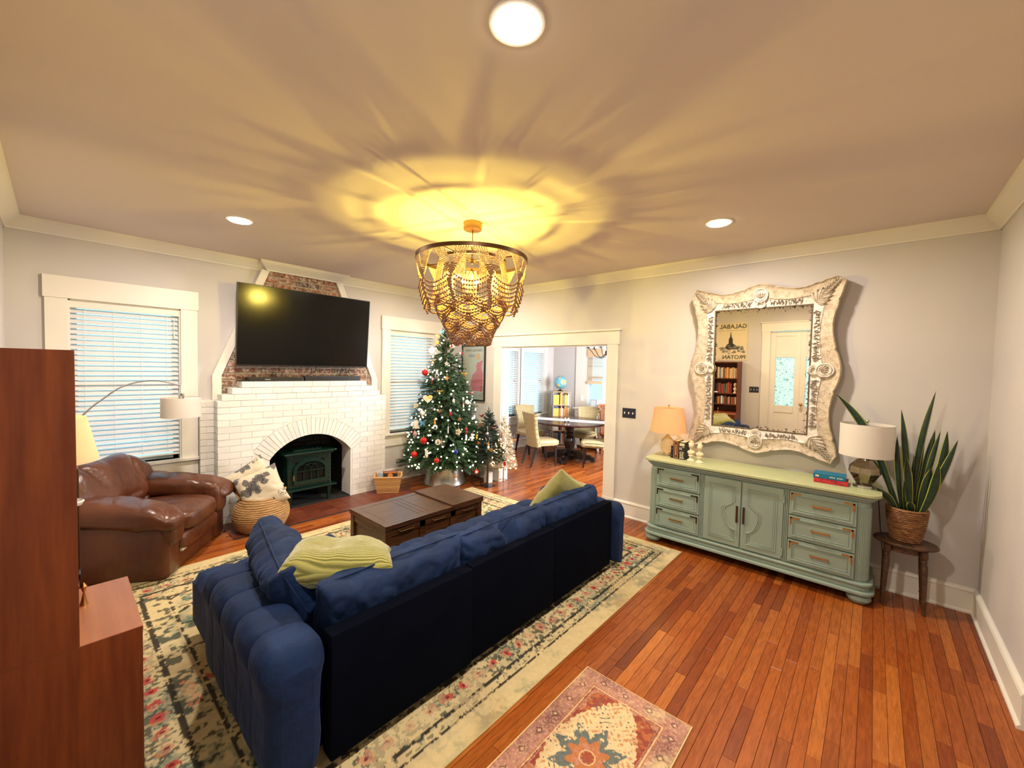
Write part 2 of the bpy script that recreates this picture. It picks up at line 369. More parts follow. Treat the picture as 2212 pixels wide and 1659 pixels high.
# crown
CP = [(0, 2.825), (0.012, 2.825), (0.016, 2.838), (0.03, 2.846), (0.05, 2.872), (0.078, 2.892), (0.088, 2.905), (0.095, 2.93), (0, 2.93)]
def moulding(path, prof, closed=False):
    """a profile (distance from the wall, z) swept along a corner-mitred path; the room is on the left of the path"""
    mb = MB(); P_ = [Vector((p[0], p[1])) for p in path]; k = len(P_); rings = []
    for i in range(k):
        d0 = (P_[i]-P_[i-1]).normalized() if (i or closed) else None; d1 = (P_[(i+1) % k]-P_[i]).normalized() if (i < k-1 or closed) else None
        n0 = Vector((-d0.y, d0.x)) if d0 is not None else None; n1 = Vector((-d1.y, d1.x)) if d1 is not None else None
        n = (n0+n1) if (n0 is not None and n1 is not None) else (n1 if n0 is None else n0)
        n = n.normalized(); s_ = 1/max(0.3, n.dot(n1 if n1 is not None else n0)); rings.append([(P_[i].x+n.x*s_*d, P_[i].y+n.y*s_*d, z) for d, z in prof])
    m = len(prof); v = [q for r in rings for q in r]
    f = [(i*m+j, ((i+1) % k)*m+j, ((i+1) % k)*m+(j+1) % m, i*m+(j+1) % m) for i in range(k if closed else k-1) for j in range(m)]
    if not closed: f += [tuple(range(m)), tuple(reversed(range((k-1)*m, k*m)))]
    mb.add(v, f); return mb
moulding([(0, YB), (0, 0)], CP).build('trim_1', M['trim'], kind='structure', smooth=True, angle=30)
moulding([(0, 0), (XR, 0)], CP).build('trim_2', M['trim'], kind='structure', smooth=True, angle=30)
moulding([(XR, 0), (XR, YB)], CP).build('trim_3', M['trim'], kind='structure', smooth=True, angle=30)
moulding([(XR, YB), (2.80, YB), (2.80, YB-0.075), (1.94, YB-0.075), (1.94, YB), (0, YB)], CP).build('trim_4', M['trim'], kind='structure', smooth=True, angle=30)
BP = [(0, 0), (0.034, 0), (0.034, 0.012), (0.028, 0.020), (0.021, 0.024), (0.021, 0.155), (0.024, 0.160), (0.026, 0.168), (0.020, 0.182), (0.008, 0.190), (0, 0.190)]
moulding([(XR, 0), (XR, 2.96)], BP).build('baseboard_right', M['trim'], kind='structure', smooth=True, angle=30)
moulding([(XR, 5.05), (XR, YB)], BP).build('baseboard_right', M['trim'], kind='structure', smooth=True, angle=30)
moulding([(3.47, 0), (XR, 0)], BP).build('baseboard_front', M['trim'], kind='structure', smooth=True, angle=30)
moulding([(XR, YB), (3.40, YB)], BP).build('baseboard_back', M['trim'], kind='structure', smooth=True, angle=30)
moulding([(1.29, YB), (0, YB)], BP).build('baseboard_back', M['trim'], kind='structure', smooth=True, angle=30)
moulding([(0, YB), (0, 2.31)], BP).build('baseboard_left', M['trim'], kind='structure', smooth=True, angle=30)
moulding([(DX, DY1), (XR+0.15, DY1)], BP).build('baseboard_dining_back', M['trim'], kind='structure')
moulding([(DX, DY0), (DX, 5.02)], BP).build('baseboard_dining_right', M['trim'], kind='structure')
moulding([(DX, 5.85), (DX, DY1)], BP).build('baseboard_dining_right', M['trim'], kind='structure')
# casing of the wide doorway
t = MB(); c = XR
t.bbox(c-0.022, 2.96, 0.19, c, 3.11, 2.07, 0.003); t.bbox(c-0.022, 4.89, 0.19, c, 5.05, 2.07, 0.003)
t.bbox(c-0.028, 2.955, 0, c, 3.115, 0.19, 0.003); t.bbox(c-0.028, 4.885, 0, c, 5.055, 0.19, 0.003)
t.bbox(c-0.026, 2.945, 2.07, c, 5.065, 2.235, 0.003); t.bbox(c-0.045, 2.925, 2.235, c, 5.085, 2.258, 0.004)
t.box(c-0.002, 3.105, 0, c+0.152, 3.12, 2.075); t.box(c-0.002, 4.88, 0, c+0.152, 4.895, 2.075); t.box(c-0.002, 3.105, 2.06, c+0.152, 4.895, 2.075)
t.bbox(c+0.15, 4.89, 0, c+0.172, 5.04, 2.07, 0.003); t.bbox(c+0.15, 2.97, 0, c+0.172, 3.11, 2.07, 0.003)
t.build('trim_5', M['trim'], kind='structure')
# windows of the fireplace wall: casing, sill, apron, sash, panes; blinds as things of their own
def window(name, x0, x1, z0, z1, y, cas=0.14, head=0.195, apron=True):
    w = MB(); w.bbox(x0-cas, y-0.022, z0-0.03, x0, y, z1, 0.003); w.bbox(x1, y-0.022, z0-0.03, x1+cas, y, z1, 0.003)
    w.bbox(x0-cas-0.01, y-0.028, z1, x1+cas+0.01, y, z1+head, 0.003)
    w.box(x0, y, z0, x0+0.012, y+0.15, z1); w.box(x1-0.012, y, z0, x1, y+0.15, z1); w.box(x0, y, z1-0.012, x1, y+0.15, z1)
    o = w.build(name, M['trim'], kind='structure')
    MB().bbox(x0-cas-0.02, y-0.055, z0-0.03, x1+cas+0.02, y+0.15, z0, 0.004).build('window_sill', M['trim'], o)
    if apron: MB().bbox(x0-cas, y-0.02, z0-0.19, x1+cas, y, z0-0.03, 0.003).build('window_apron', M['trim'], o)
    zm = (z0+z1)/2
    for k, (a, b) in enumerate(((z0, zm+0.02), (zm-0.02, z1))):
        yy = y+0.085+0.03*k; s_ = MB()
        s_.box(x0+0.012, yy, a, x0+0.055, yy+0.03, b); s_.box(x1-0.055, yy, a, x1-0.012, yy+0.03, b); s_.box(x0+0.012, yy, a, x1-0.012, yy+0.03, a+0.045); s_.box(x0+0.012, yy, b-0.045, x1-0.012, yy+0.03, b)
        q = s_.build('window_sash', M['trim'], o); MB().box(x0+0.05, yy+0.012, a+0.04, x1-0.05, yy+0.018, b-0.04).build('pane', M['glass'], q)
    return o
window('window_1', *W1, YB); window('window_2', *W2, YB)
def blind(label, x0, x1, z0, z1, y, pitch=0.047, sw=0.05, tilt=52, singles=True, name='window_blind', ladders=4, gaps=()):
    t = thing(name, label, 'blind', ((x0+x1)/2, y+0.04, z0))
    MB().bbox(x0+0.004, y+0.008, z1-0.075, x1-0.004, y+0.03, z1-0.006, 0.003).build('headrail', M['trim'], t)
    a = math.radians(tilt); n = int((z1-0.085-z0-0.03)/pitch); h = sw/2; w0, w1 = x0+0.012, x1-0.012
    def slat(ang):
        ca, sa = math.cos(ang)*h, math.sin(ang)*h; th = 0.0016
        m_ = MB(); k = 4
        for s_ in (0, 1):
            for i in range(k+1):
                u = -1+2*i/k; b_ = 0.0022*(1-u*u)
                yy = ca*u+sa/h*b_*0.8; zz = sa*u*-1+b_+s_*th
                m_.v += [Vector((-(w1-w0)/2, yy, zz)), Vector(((w1-w0)/2, yy, zz))]
        m_.f = [(2*i, 2*i+1, 2*i+3, 2*i+2) for i in range(k)]+[(10+2*i, 12+2*i, 13+2*i, 11+2*i) for i in range(k)]+[(0, 10, 11, 1), (8, 9, 19, 18)]; m_.m = [0]*len(m_.f)
        return m_
    sm = slat(-a); me = pydata('slat', sm.v, sm.f, M['slat']); joined = MB()
    so = slat(-math.radians(40)); me_open = pydata('slat', so.v, so.f, M['slat'])
    for i in range(n):
        z = z1-0.10-i*pitch
        if singles:
            o = link('slat', me_open if i in gaps else me, t); o.location = (0, 0, z-z0)
        else: joined.add([p+Vector(((x0+x1)/2, y+0.04, z)) for p in sm.v], sm.f)
    if not singles: joined.build('slats', M['slat'], t, kind='stuff')
    zb = z1-0.10-n*pitch
    MB().bbox(w0, y+0.02, zb-0.004, w1, y+0.06, zb+0.014, 0.003).build('bottom_rail', M['trim'], t)
    c = MB()
    for k in range(ladders):
        xx = w0+(w1-w0)*(0.12+0.76*k/(ladders-1)) if ladders > 1 else (w0+w1)/2
        for dy in (-0.024, 0.028): c.tube([(xx, y+0.04+dy, zb), (xx, y+0.04+dy, z1-0.07)], 0.0014, 4)
    c.tube([(x1-0.05, y+0.004, z1-0.09), (x1-0.05, y+0.002, z1-0.26)], 0.002, 4); c.tube([(x1-0.05, y+0.002, z1-0.26), (x1-0.05, y+0.002, z1-0.285)], 0.005, 6)
    c.build('ladder_cords', M['white'], t)
    return t
blind('white slatted blind in the window behind the leather armchair', W1[0], W1[1], W1[2], W1[3], YB, gaps=(26, 27))
blind('white slatted blind in the window behind the tall Christmas tree', W2[0], W2[1], W2[2], W2[3], YB)
window('window_3', *D1, DY1, cas=0.07, head=0.12); window('window_4', *D2, DY1, cas=0.11, head=0.12)
blind('narrow white blind in the dining room window nearest the doorway jamb', D1[0], D1[1], D1[2], D1[3], DY1, pitch=0.05, singles=False, ladders=2, tilt=35)
blind('wide white blind in the dining room window beside the small bookcase', D2[0], D2[1], D2[2], D2[3], DY1, pitch=0.05, singles=False, ladders=3, tilt=35)
# dining room window with the woven shade (in the far right wall)
w = MB(); a, b, z0, z1 = D3
w.bbox(DX-0.022, a-0.10, z0-0.25, DX, a, z1+0.12, 0.003); w.bbox(DX-0.022, b, z0-0.25, DX, b+0.34, z1+0.3, 0.003); w.bbox(DX-0.026, a-0.1, z1, DX, b, z1+0.14, 0.003)
w.bbox(DX-0.06, a-0.12, z0-0.03, DX+0.12, b+0.02, z0, 0.004); w.box(DX, a, z0+0.62, DX+0.1, b, z0+0.66)
o = w.build('window_5', M['trim'], kind='structure'); MB().box(DX+0.05, a, z0, DX+0.055, b, z1).build('pane', M['glass'], o)
mw = pieces_mat('woven_bamboo', [(0.55, 0.36, 0.20), (0.62, 0.45, 0.28), (0.42, 0.25, 0.13)], 0.8, bump=0.2)
t = thing('bamboo_shade', 'woven bamboo roman shade half lowered in the far dining room window', 'window shade', (DX-0.05, (a+b)/2, 1.4))
MB().bbox(DX-0.055, a-0.015, 2.05, DX-0.035, b+0.015, 2.23, 0.003).build('valance', mw, t)
s_ = MB(); z = 1.50
while z < 2.05: s_.box(DX-0.045, a+0.0, z, DX-0.041, b, z+0.011); z += 0.0165
s_.build('woven_reeds', mw, t, kind='stuff')
MB().bbox(DX-0.065, a-0.01, 1.44, DX-0.03, b+0.01, 1.50, 0.006).build('rolled_hem', mw, t)

# front double door with frosted panes, seen in the mirror
dm = MB(); y0, y1, z1 = DR[0], DR[1], DR[3]
dm.bbox(0, y0-0.14, 0, 0.022, y0, z1, 0.003); dm.bbox(0, y1, 0, 0.022, y1+0.14, z1, 0.003); dm.bbox(0, y0-0.15, z1, 0.028, y1+0.15, z1+0.16, 0.003); dm.bbox(0, y0-0.17, z1+0.16, 0.045, y1+0.17, z1+0.18, 0.003)
dj = dm.build('trim_6', M['trim'], kind='structure')
frost = mat('frosted_leaf_glass', (1.0, 0.93, 0.85), 0.35, col2=(0.22, 0.42, 0.45), scale=30, stretch=(1, 1.6, 0.9), thr=(0.385, 0.41), coords='World', trans=0.0)
nt = frost.node_tree; b_ = nt.nodes['Principled BSDF']; b_.inputs['Alpha'].default_value = 1
tr = N(nt, 'ShaderNodeBsdfTranslucent'); mx = N(nt, 'ShaderNodeMixShader'); mx.inputs[0].default_value = 0.85; out = nt.nodes['Material Output']
nt.links.new(b_.inputs['Base Color'].links[0].from_socket, tr.inputs[0]); nt.links.new(b_.outputs[0], mx.inputs[1]); nt.links.new(tr.outputs[0], mx.inputs[2]); nt.links.new(mx.outputs[0], out.inputs[0])
for k in range(2):
    a = y0+0.004+k*0.4815; b = a+0.4805; d = MB(); X0, X1 = -0.075, -0.035
    for (p, q, r, s) in ((a, a+0.085, 0.01, z1-0.01), (b-0.085, b, 0.01, z1-0.01), (a+0.086, b-0.086, 0.01, 0.22), (a+0.086, b-0.086, 0.80, 0.93), (a+0.086, b-0.086, 1.86, 1.95), (a+0.086, b-0.086, z1-0.1, z1-0.01)): d.bbox(X0, p, r, X1, q, s, 0.002)
    o = d.build('door_%d' % (k+1), M['trim'], kind='structure')
    for (r, s) in ((0.22, 0.80), (1.95, z1-0.1)): MB().bbox(X0+0.008, a+0.08, r-0.005, X1-0.012, b-0.08, s+0.005, 0.006).build('door_panel', M['trim'], o)
    MB().box(X0+0.015, a+0.085, 0.93, X0+0.02, b-0.085, 1.86).build('pane', frost, o)
    if k == 0: MB().tube([(X1, b-0.04, 0.98), (X1+0.06, b-0.04, 0.98)], 0.012, 8).ball((X1+0.07, b-0.04, 0.98), 0.03).build('door_knob', M['brass'], o, smooth=True)
MB().box(-0.15, y0, 0, 0, y0+0.006, z1).box(-0.15, y1-0.006, 0, 0, y1, z1).box(-0.15, y0, 0, 0, y1, 0.012).build('threshold', M['trim'], dj)
# switch plates and outlets
def plate(label, c, w, h, axis, sign, n, cat='light switch', mat_=None, name='switch_plate', out=False):
    t = thing(name, label, cat, c); d = 0.006*sign; a = MB()
    bx = (lambda u0, u1, v0, v1, e: (min(c[0], c[0]+e), c[1]+u0, c[2]+v0, max(c[0], c[0]+e), c[1]+u1, c[2]+v1)) if axis == 'x' else (lambda u0, u1, v0, v1, e: (c[0]+u0, min(c[1], c[1]+e), c[2]+v0, c[0]+u1, max(c[1], c[1]+e), c[2]+v1))
    a.bbox(*bx(-w/2, w/2, -h/2, h/2, d), 0.0015).build('plate', mat_ or M['navyplate'], t)
    for i in range(n):
        u = (i-(n-1)/2)*w/(n+0.2)
        if out: MB().bbox(*bx(-0.017, 0.017, -0.03+0.04*i, 0.002+0.04*i, d*1.5), 0.001).build('socket', M['white'], t)
        else: MB().bbox(*bx(u-0.005, u+0.005, -0.012, 0.012, d*3), 0.002).build('toggle', M['white'], t)
    return t
plate('dark three toggle switch plate on the wall beside the wide doorway', (XR-0.0005, 2.80, 1.25), 0.165, 0.115, 'x', -1, 3)
plate('dark triple switch plate on the entrance wall, seen in the mirror', (0.0005, 2.42, 1.22), 0.165, 0.115, 'x', 1, 3)
plate('dark outlet with a round white plug above the fireplace shoulder', (3.30, YB-0.0005, 1.47), 0.075, 0.115, 'y', -1, 1, 'outlet', name='wall_outlet', out=True)
plate('white outlet plate on the dining room door casing', (DX-0.023, 5.66, 1.10), 0.08, 0.13, 'x', -1, 2, 'outlet', M['white'], 'wall_outlet', True)
# recessed lights
M['lit'] = mat('lit_diffuser', (1, 1, 1), 0.5, emit=(1.0, 0.86, 0.62), estr=28)
names = ['recessed ceiling light nearest the front door, largest of the four', 'recessed ceiling light above the leather armchair', 'recessed ceiling light in front of the wide mirror', 'recessed ceiling light hidden behind the beaded chandelier']
for i, (x, y) in enumerate(DOWN):
    t = thing('recessed_light', names[i], 'ceiling light', (x, y, CEIL), group='recessed ceiling lights')
    MB().lathe([(0.075, 0.0), (0.098, 0.0), (0.096, -0.006), (0.076, -0.008), (0.075, 0)], (x, y, CEIL), 32, caps=False).build('rim', M['white'], t, smooth=True)
    MB().lathe([(0.077, -0.012), (0.077, -0.004)], (x, y, CEIL), 32).build('diffuser', M['lit'], t)
# ================================================================ fireplace
FX0, FX1, FY = 1.405, 3.385, 5.80
AX, AZ, RI, RO, SA = 2.39, 0.28, 0.60, 0.80, math.radians(35)
OPX0, OPX1 = 1.90, 2.88
fp = thing('fireplace', 'white painted brick fireplace with arched opening and stepped top courses', 'fireplace', (2.39, 5.93, 0))
def allowed(x, z0, z1, j):
    """the part of z0..z1 at x that lies outside the arch ring and the opening"""
    d = abs(x-AX)
    if d >= RO*math.cos(SA)+j: return z0, z1
    top = AZ+math.sqrt(max(0, (RO+j)**2-d*d))
    up = (max(z0, top), z1)
    if d <= 0.49+j*0: lo = (z0, z0)
    else: lo = (z0, min(z1, AZ+d*math.tan(SA)-j))
    return up if up[1]-up[0] >= lo[1]-lo[0] else lo
def cut_brick(mb, x0, x1, z0, z1, y0, y1, j, n=9):
    xs = [x0+(x1-x0)*i/n for i in range(n+1)]; cols = [allowed(x, z0, z1, j) for x in xs]; run = []
    def flush():
        if len(run) > 1:
            k = len(run); v = [(x, y, z) for y in (y0, y1) for x, a, b in run for z in (a, b)]
            f = []
            for i in range(k-1):
                a = 2*i; f += [(a, a+2, a+3, a+1), (2*k+a, 2*k+a+1, 2*k+a+3, 2*k+a+2), (a+1, a+3, 2*k+a+3, 2*k+a+1), (a, 2*k+a, 2*k+a+2, a+2)]
            f += [(0, 1, 2*k+1, 2*k), (2*k-2, 4*k-2, 4*k-1, 2*k-1)]
            mb.add(v, f)
        run.clear()
    for x, (a, b) in zip(xs, cols):
        if b-a > 0.004: run.append((x, a, b))
        else: flush()
    flush(); return mb
# mortar body with the arched hole, a few millimetres behind the brick faces
body = MB(); K = 44
def jamb_top(x): d = abs(x-AX); return AZ+math.sqrt(RI*RI-d*d) if d < 0.4915 else 0
xs = [FX0+0.004+(OPX0-FX0-0.004)*i for i in (0, 1)]
body.box(FX0+0.004, FY+0.006, 0, OPX0+0.004, YB, 1.332); body.box(OPX1-0.004, FY+0.006, 0, FX1-0.004, YB, 1.332)
for i in range(K):
    a, b = OPX0+(OPX1-OPX0)*i/K, OPX0+(OPX1-OPX0)*(i+1)/K
    za, zb = AZ+math.sqrt(RI**2-min(0.49, abs(a-AX))**2), AZ+math.sqrt(RI**2-min(0.49, abs(b-AX))**2)
    body.add([(x, y, z) for y in (FY+0.006, YB-0.002) for x, z in ((a, za+0.006), (b, zb+0.006), (b, 1.332), (a, 1.332))], [(0, 1, 2, 3), (7, 6, 5, 4), (0, 4, 5, 1), (3, 2, 6, 7)])
STEPS = [(1.445, 3.29, 1.33), (1.54, 3.19, 1.40), (1.63, 3.093, 1.47)]
for a, b, z in STEPS: body.box(a+0.004, FY+0.006, z, b-0.004, YB-0.01, z+0.066)
body.build('mortar_body', M['whitebrick'], fp)
CH = 0.07; cnt = 0
def brick_obj(mb, name='brick', m_='whitebrick'):
    global cnt
    cnt += 1; return mb.build(name, M[m_], fp)
def course(x0, x1, z, off):
    xs = [x0]; x = x0-off
    while True:
        x += 0.213
        if x >= x1-0.03: break
        if x > x0+0.03: xs.append(x)
    return xs+[x1]
for r in range(19):
    z = r*CH; xs = course(FX0, FX1, z, 0.106 if r % 2 else 0.0)
    for a, b in zip(xs[:-1], xs[1:]):
        m_ = MB(); j = 0.0032; o = rnd.uniform(-0.0012, 0.0012)
        # does it touch the arch?
        inside = a < AX+RO and b > AX-RO and z < AZ+RO+0.01
        if a >= OPX0-0.001 and b <= OPX1+0.001 and z+CH < 0.86 and not any(allowed(x, z+j, z+CH-j, 0.004)[1]-allowed(x, z+j, z+CH-j, 0.004)[0] > 0.004 for x in (a, (a+b)/2, b)): continue
        if inside: cut_brick(m_, a+j, b-j, z+j, z+CH-j, FY+o, FY+0.02, 0.004, 12)
        else: m_.bbox(a+(j if a > FX0 else 0), FY+o, z+j, b-(j if b < FX1 else 0), FY+(0.03), z+CH-j, 0.003)
        if m_.v: brick_obj(m_)
for s_, (a0, b0, z) in enumerate(STEPS):
    xs = course(a0, b0, z, 0.106 if s_ % 2 == 0 else 0.03)
    for i, (a, b) in enumerate(zip(xs[:-1], xs[1:])):
        j = 0.0032; yb = FY+0.2 if i in (0, len(xs)-2) else FY+0.05
        brick_obj(MB().bbox(a+(j if i else 0), FY, z+(j if z > 1.4 else 0.002), b-(j if b < b0 else 0), yb, z+CH-0.002, 0.003))
# side returns, left flank and low wing
for r in range(19):
    z = r*CH; j = 0.004
    ys = [FY+0.03, 5.95] if r % 2 else [FY+0.03, FY+0.1, 5.95]
    for a, b in zip(ys[:-1], ys[1:]): brick_obj(MB().box(FX0-0.001, a+j, z+j, FX0+0.02, b-j, z+CH-j))
    if r % 2: brick_obj(MB().bbox(1.285, 5.95, z+j, FX0+0.01, 5.98, z+CH-j, 0.002))
    else: brick_obj(MB().bbox(1.285, 5.95, z+j, 1.335, 5.98, z+CH-j, 0.002)); brick_obj(MB().bbox(1.341, 5.95, z+j, FX0+0.01, 5.98, z+CH-j, 0.002))
MB().box(1.289, 5.956, 0, FX0+0.01, YB, 1.335).build('wing_body', M['whitebrick'], fp)
# voussoirs
nv = 27
for i in range(nv):
    a0 = SA+(PI-2*SA)*i/nv+0.0028; a1 = SA+(PI-2*SA)*(i+1)/nv-0.0028
    q = [(AX+r*math.cos(a), AZ+r*math.sin(a)) for r, a in ((RI, a0), (RO, a0+0.0012), (RO, (a0+a1)/2), (RO, a1-0.0012), (RI, a1), (RI, (a0+a1)/2))]
    brick_obj(MB().prism(q, FY-0.002+rnd.uniform(-0.001, 0.001), FY+0.13, 'y'))
# jamb returns of the opening (white edge), then the sooted firebox
for X_, s_ in ((OPX0, 1), (OPX1, -1)):
    for r in range(9):
        brick_obj(MB().box(min(X_, X_+0.002*s_), FY+0.01, r*CH+0.004, max(X_, X_+0.002*s_)+0.0, FY+0.10, min(r*CH+CH-0.004, 0.62)))
FB = 6.42
fb = MB(); fb.box(1.86, FB+0.002, -0.01, 2.92, FB+0.05, 1.0); fb.box(1.80, FY+0.1, -0.01, OPX0-0.012, FB, 1.0); fb.box(OPX1+0.012, FY+0.1, -0.01, 2.98, FB, 1.0); fb.box(1.8, FY+0.12, 0.93, 2.98, FB+0.05, 1.02); fb.box(1.85, FY+0.02, -0.02, 2.93, FB, 0.012)
fb.build('firebox_lining', M['sootmortar'], fp)
j = 0.005
for r in range(12):
    z = r*0.075+0.012
    x = OPX0-0.1*(r % 2)
    while x < OPX1:
        a, b = max(x, OPX0), min(x+0.21, OPX1); x += 0.21
        if b-a > 0.03: MB().box(a+j, FB-0.012, z+j, b-j, FB+0.004, z+0.07).build('firebox_brick', M['soot'], fp)
    y = FY+0.12-0.1*(r % 2)
    while y < FB:
        a, b = max(y, FY+0.12), min(y+0.21, FB-0.012); y += 0.21
        if b-a > 0.03: MB().box(OPX1, a+j, z+j, OPX1+0.014, b-j, z+0.07).build('firebox_brick', M['soot'], fp)
# exposed chimney breast above, between tapering boards
ch = thing('chimney_breast', 'tapering breast of bare old red brick behind the television', 'chimney', (2.38, 6.0, 1.33))
def edge(z, s_):
    if s_ < 0: return 1.486 if z < 1.60 else 1.486+(1.953-1.486)*(z-1.60)/(2.80-1.60)
    return 3.275 if z < 1.55 else 3.275+(2.765-3.275)*(z-1.55)/(2.80-1.55)
LL = [(edge(z, -1), z) for z in (1.335, 1.60, 2.83)]; RR = [(edge(z, 1), z) for z in (2.83, 1.55, 1.335)]
MB().prism(LL+RR, 6.012, YB-0.002, 'y').build('mortar_bed', M['mortar'], ch)
z = 1.345; r = 0
while z < 2.82:
    zz = z+0.03; x = edge(zz, -1)+0.002; e = edge(zz, 1)-0.002; k = 0
    first = rnd.uniform(0.07, 0.2)
    while x < e-0.02:
        w_ = first if k == 0 else rnd.choice([0.195, 0.2, 0.205, 0.19, 0.1]); b = min(x+w_, e)
        if e-b < 0.04: b = e
        d = rnd.uniform(-0.004, 0.004); c = [(x+rnd.uniform(0, .004), z+rnd.uniform(0, .005)), (b-0.012-rnd.uniform(0, .005), z+rnd.uniform(0, .005)), (b-0.012-rnd.uniform(0, .005), z+0.058+rnd.uniform(-.004, .003)), (x+rnd.uniform(0, .005), z+0.058+rnd.uniform(-.004, .003))]
        if b-0.014-x > 0.03: MB().prism(c, 6.002+d, 6.02, 'y').build('brick', M['oldbrick'], ch)
        x = b; k += 1
    z += 0.0715; r += 1
for s_ in (-1, 1):
    pl = [(edge(zz, s_), zz) for zz in ((1.335, 1.60, 2.835) if s_ < 0 else (1.335, 1.55, 2.835))]
    pl2 = [(x+s_*0.085, zz) for x, zz in pl[::-1]]
    MB().prism(pl+pl2, 5.985, YB-0.001, 'y').build('edge_board', M['trim'], ch, bevel=0.002)
# ---------------------------------------------------------------- television and what stands on the ledge
tv = thing('television', 'large black flat television mounted tilted over the fireplace', 'television', (2.35, 5.8, 1.715))
TM = Matrix.Translation((2.345, 5.80, 2.163)) @ Euler((math.radians(4.4), 0, 0)).to_matrix().to_4x4()
MB().bbox(-0.765, -0.008, -0.45, 0.765, 0.03, 0.45, 0.003, TM).build('bezel', M['black'], tv)
MB().bbox(-0.756, -0.0105, -0.435, 0.756, -0.006, 0.442, 0.001, TM).build('screen', M['screen'], tv)
MB().bbox(-0.35, 0.03, -0.3, 0.35, 0.06, 0.2, 0.01, TM).build('back_cover', M['black'], tv)
MB().box(-0.2, 0.06, -0.1, 0.2, 0.19, 0.1, TM).build('wall_mount', M['black'], tv)
sb = thing('soundbar', 'long black soundbar lying on the top white brick ledge', 'speaker', (2.35, 5.86, 1.54))
zl = 1.5385
MB().bbox(2.30, 5.83, zl, 3.02, 5.92, zl+0.062, 0.008).build('speaker_body', M['black'], sb)
dvd = thing('media_player', 'slim black disc player beside the soundbar on the ledge', 'media player', (1.95, 5.88, 1.54))
MB().bbox(1.70, 5.82, zl, 2.28, 5.97, zl+0.045, 0.005).build('player_case', M['black'], dvd); MB().box(1.86, 5.8185, zl+0.017, 1.92, 5.8215, zl+0.027).build('display', M['chrome'], dvd)
tag(MB().bbox(1.60, 5.84, zl, 1.69, 5.90, zl+0.012, 0.003).build('remote_control', M['black']), 'thin black remote at the far end of the media ledge', 'remote')
for k, (xa, xb, lift) in enumerate([(1.95, 2.12, 0.09), (2.0, 2.3, 0.05), (2.35, 2.5, -0.02), (2.78, 2.9, 0.03), (2.86, 2.95, 0.04), (2.93, 3.02, 0.02)]):
    top = 1.74 if k in (2, 3, 4) else zl+0.06+lift
    p = [Vector((xa+(xb-xa)*t_+0.02*math.sin(9*t_+k), 5.94, (zl+0.03)*(1-t_)+top*t_+lift*math.sin(PI*t_))) for t_ in [i/10 for i in range(11)]]
    if k < 2: p = [Vector((xa+0.06*math.cos(t_*6)+t_*(xb-xa), 5.945, zl+0.055+0.05*math.sin(t_*6))) for t_ in [i/14 for i in range(15)]]
    tag(MB().tube(p, 0.004, 6).build('cable', M['black'], smooth=True), ['black cable looped on the ledge above the middle of the disc player', 'black cable looped where disc player and soundbar meet', 'black cable slanting down from under the middle of the television', 'black cable hanging straight from the television above the soundbar', 'black cable crossing the straight one near the soundbar end', 'short black cable curling up at the soundbar end'][k], 'cable', 'television cables')
# ---------------------------------------------------------------- stove in the firebox
green = mat('dark_green_enamel', (0.0025, 0.018, 0.012), 0.22, spec=0.5)
st = thing('wood_stove', 'dark green cast iron stove inside the arched fireplace', 'stove', (2.37, 5.95, 0.01)); sy = 5.84
MB().bbox(2.11, sy, 0.22, 2.63, sy+0.36, 0.64, 0.012).build('body', green, st)
MB().bbox(2.06, sy-0.05, 0.64, 2.68, sy+0.41, 0.665, 0.01).bbox(2.09, sy-0.02, 0.615, 2.65, sy+0.38, 0.642, 0.01).build('top_plate', green, st)
tl = MB(); tl.bbox(2.20, sy+0.08, 0.665, 2.54, sy+0.32, 0.675, 0.004)
for k in range(6): tl.box(2.24+k*0.05, sy+0.12, 0.675, 2.262+k*0.05, sy+0.28, 0.681)
tl.build('top_grille', green, st)
MB().bbox(2.07, sy-0.075, 0.205, 2.67, sy+0.38, 0.225, 0.008).build('ash_lip', green, st)
dr = MB(); cx, cz = 2.37, 0.43; a_out = [(cx+0.205*math.cos(a), cz+0.15*math.sin(a)) for a in np.linspace(0, PI, 17)]
a_in = [(cx+0.17*math.cos(a), cz+0.118*math.sin(a)) for a in np.linspace(0, PI, 17)]
for i in range(16): dr.prism([a_out[i], a_out[i+1], a_in[i+1], a_in[i]], sy-0.03, sy, 'y')
dr.box(cx-0.205, sy-0.03, 0.27, cx-0.17, sy, cz); dr.box(cx+0.17, sy-0.03, 0.27, cx+0.205, sy, cz); dr.box(cx-0.17, sy-0.03, 0.27, cx+0.17, sy, 0.315)
door = dr.build('door', green, st)
MB().box(cx-0.175, sy-0.006, 0.31, cx+0.175, sy-0.001, 0.55).build('stove_glass', M['screen'], door)
g = MB()
for gx in (-0.085, 0, 0.085): g.box(cx+gx-0.005, sy-0.022, 0.31, cx+gx+0.005, sy-0.01, 0.43)
g.box(cx-0.17, sy-0.022, 0.425, cx+0.17, sy-0.01, 0.435)
for gx in (-0.17, -0.085, 0.0): g.tube([(cx+gx+0.085*(1-math.cos(a))/1, sy-0.016, 0.43+0.085*math.sin(a)) for a in np.linspace(0, PI, 11)], 0.0045, 6)
g.tube([(cx-0.17+0.17*(1-math.cos(a)), sy-0.016, 0.43+0.112*math.sin(a)) for a in np.linspace(0, PI, 13)], 0.005, 6)
g.build('tracery', green, door, smooth=True)
MB().tube([(2.155, sy-0.03, 0.34), (2.155, sy-0.06, 0.345), (2.155, sy-0.06, 0.40)], 0.008, 8).build('door_handle', M['brass'], door, smooth=True)
dt = MB()
for s_ in (-1, 1):
    for k in range(8): dt.ball((cx+s_*0.235, sy-0.002, 0.25+k*0.05), 0.008, 8, 5)
    for k in range(5):
        for q in range(5-k): dt.ball((cx+s_*(0.215-q*0.03), sy-0.002, 0.605-k*0.022), 0.006, 6, 4)
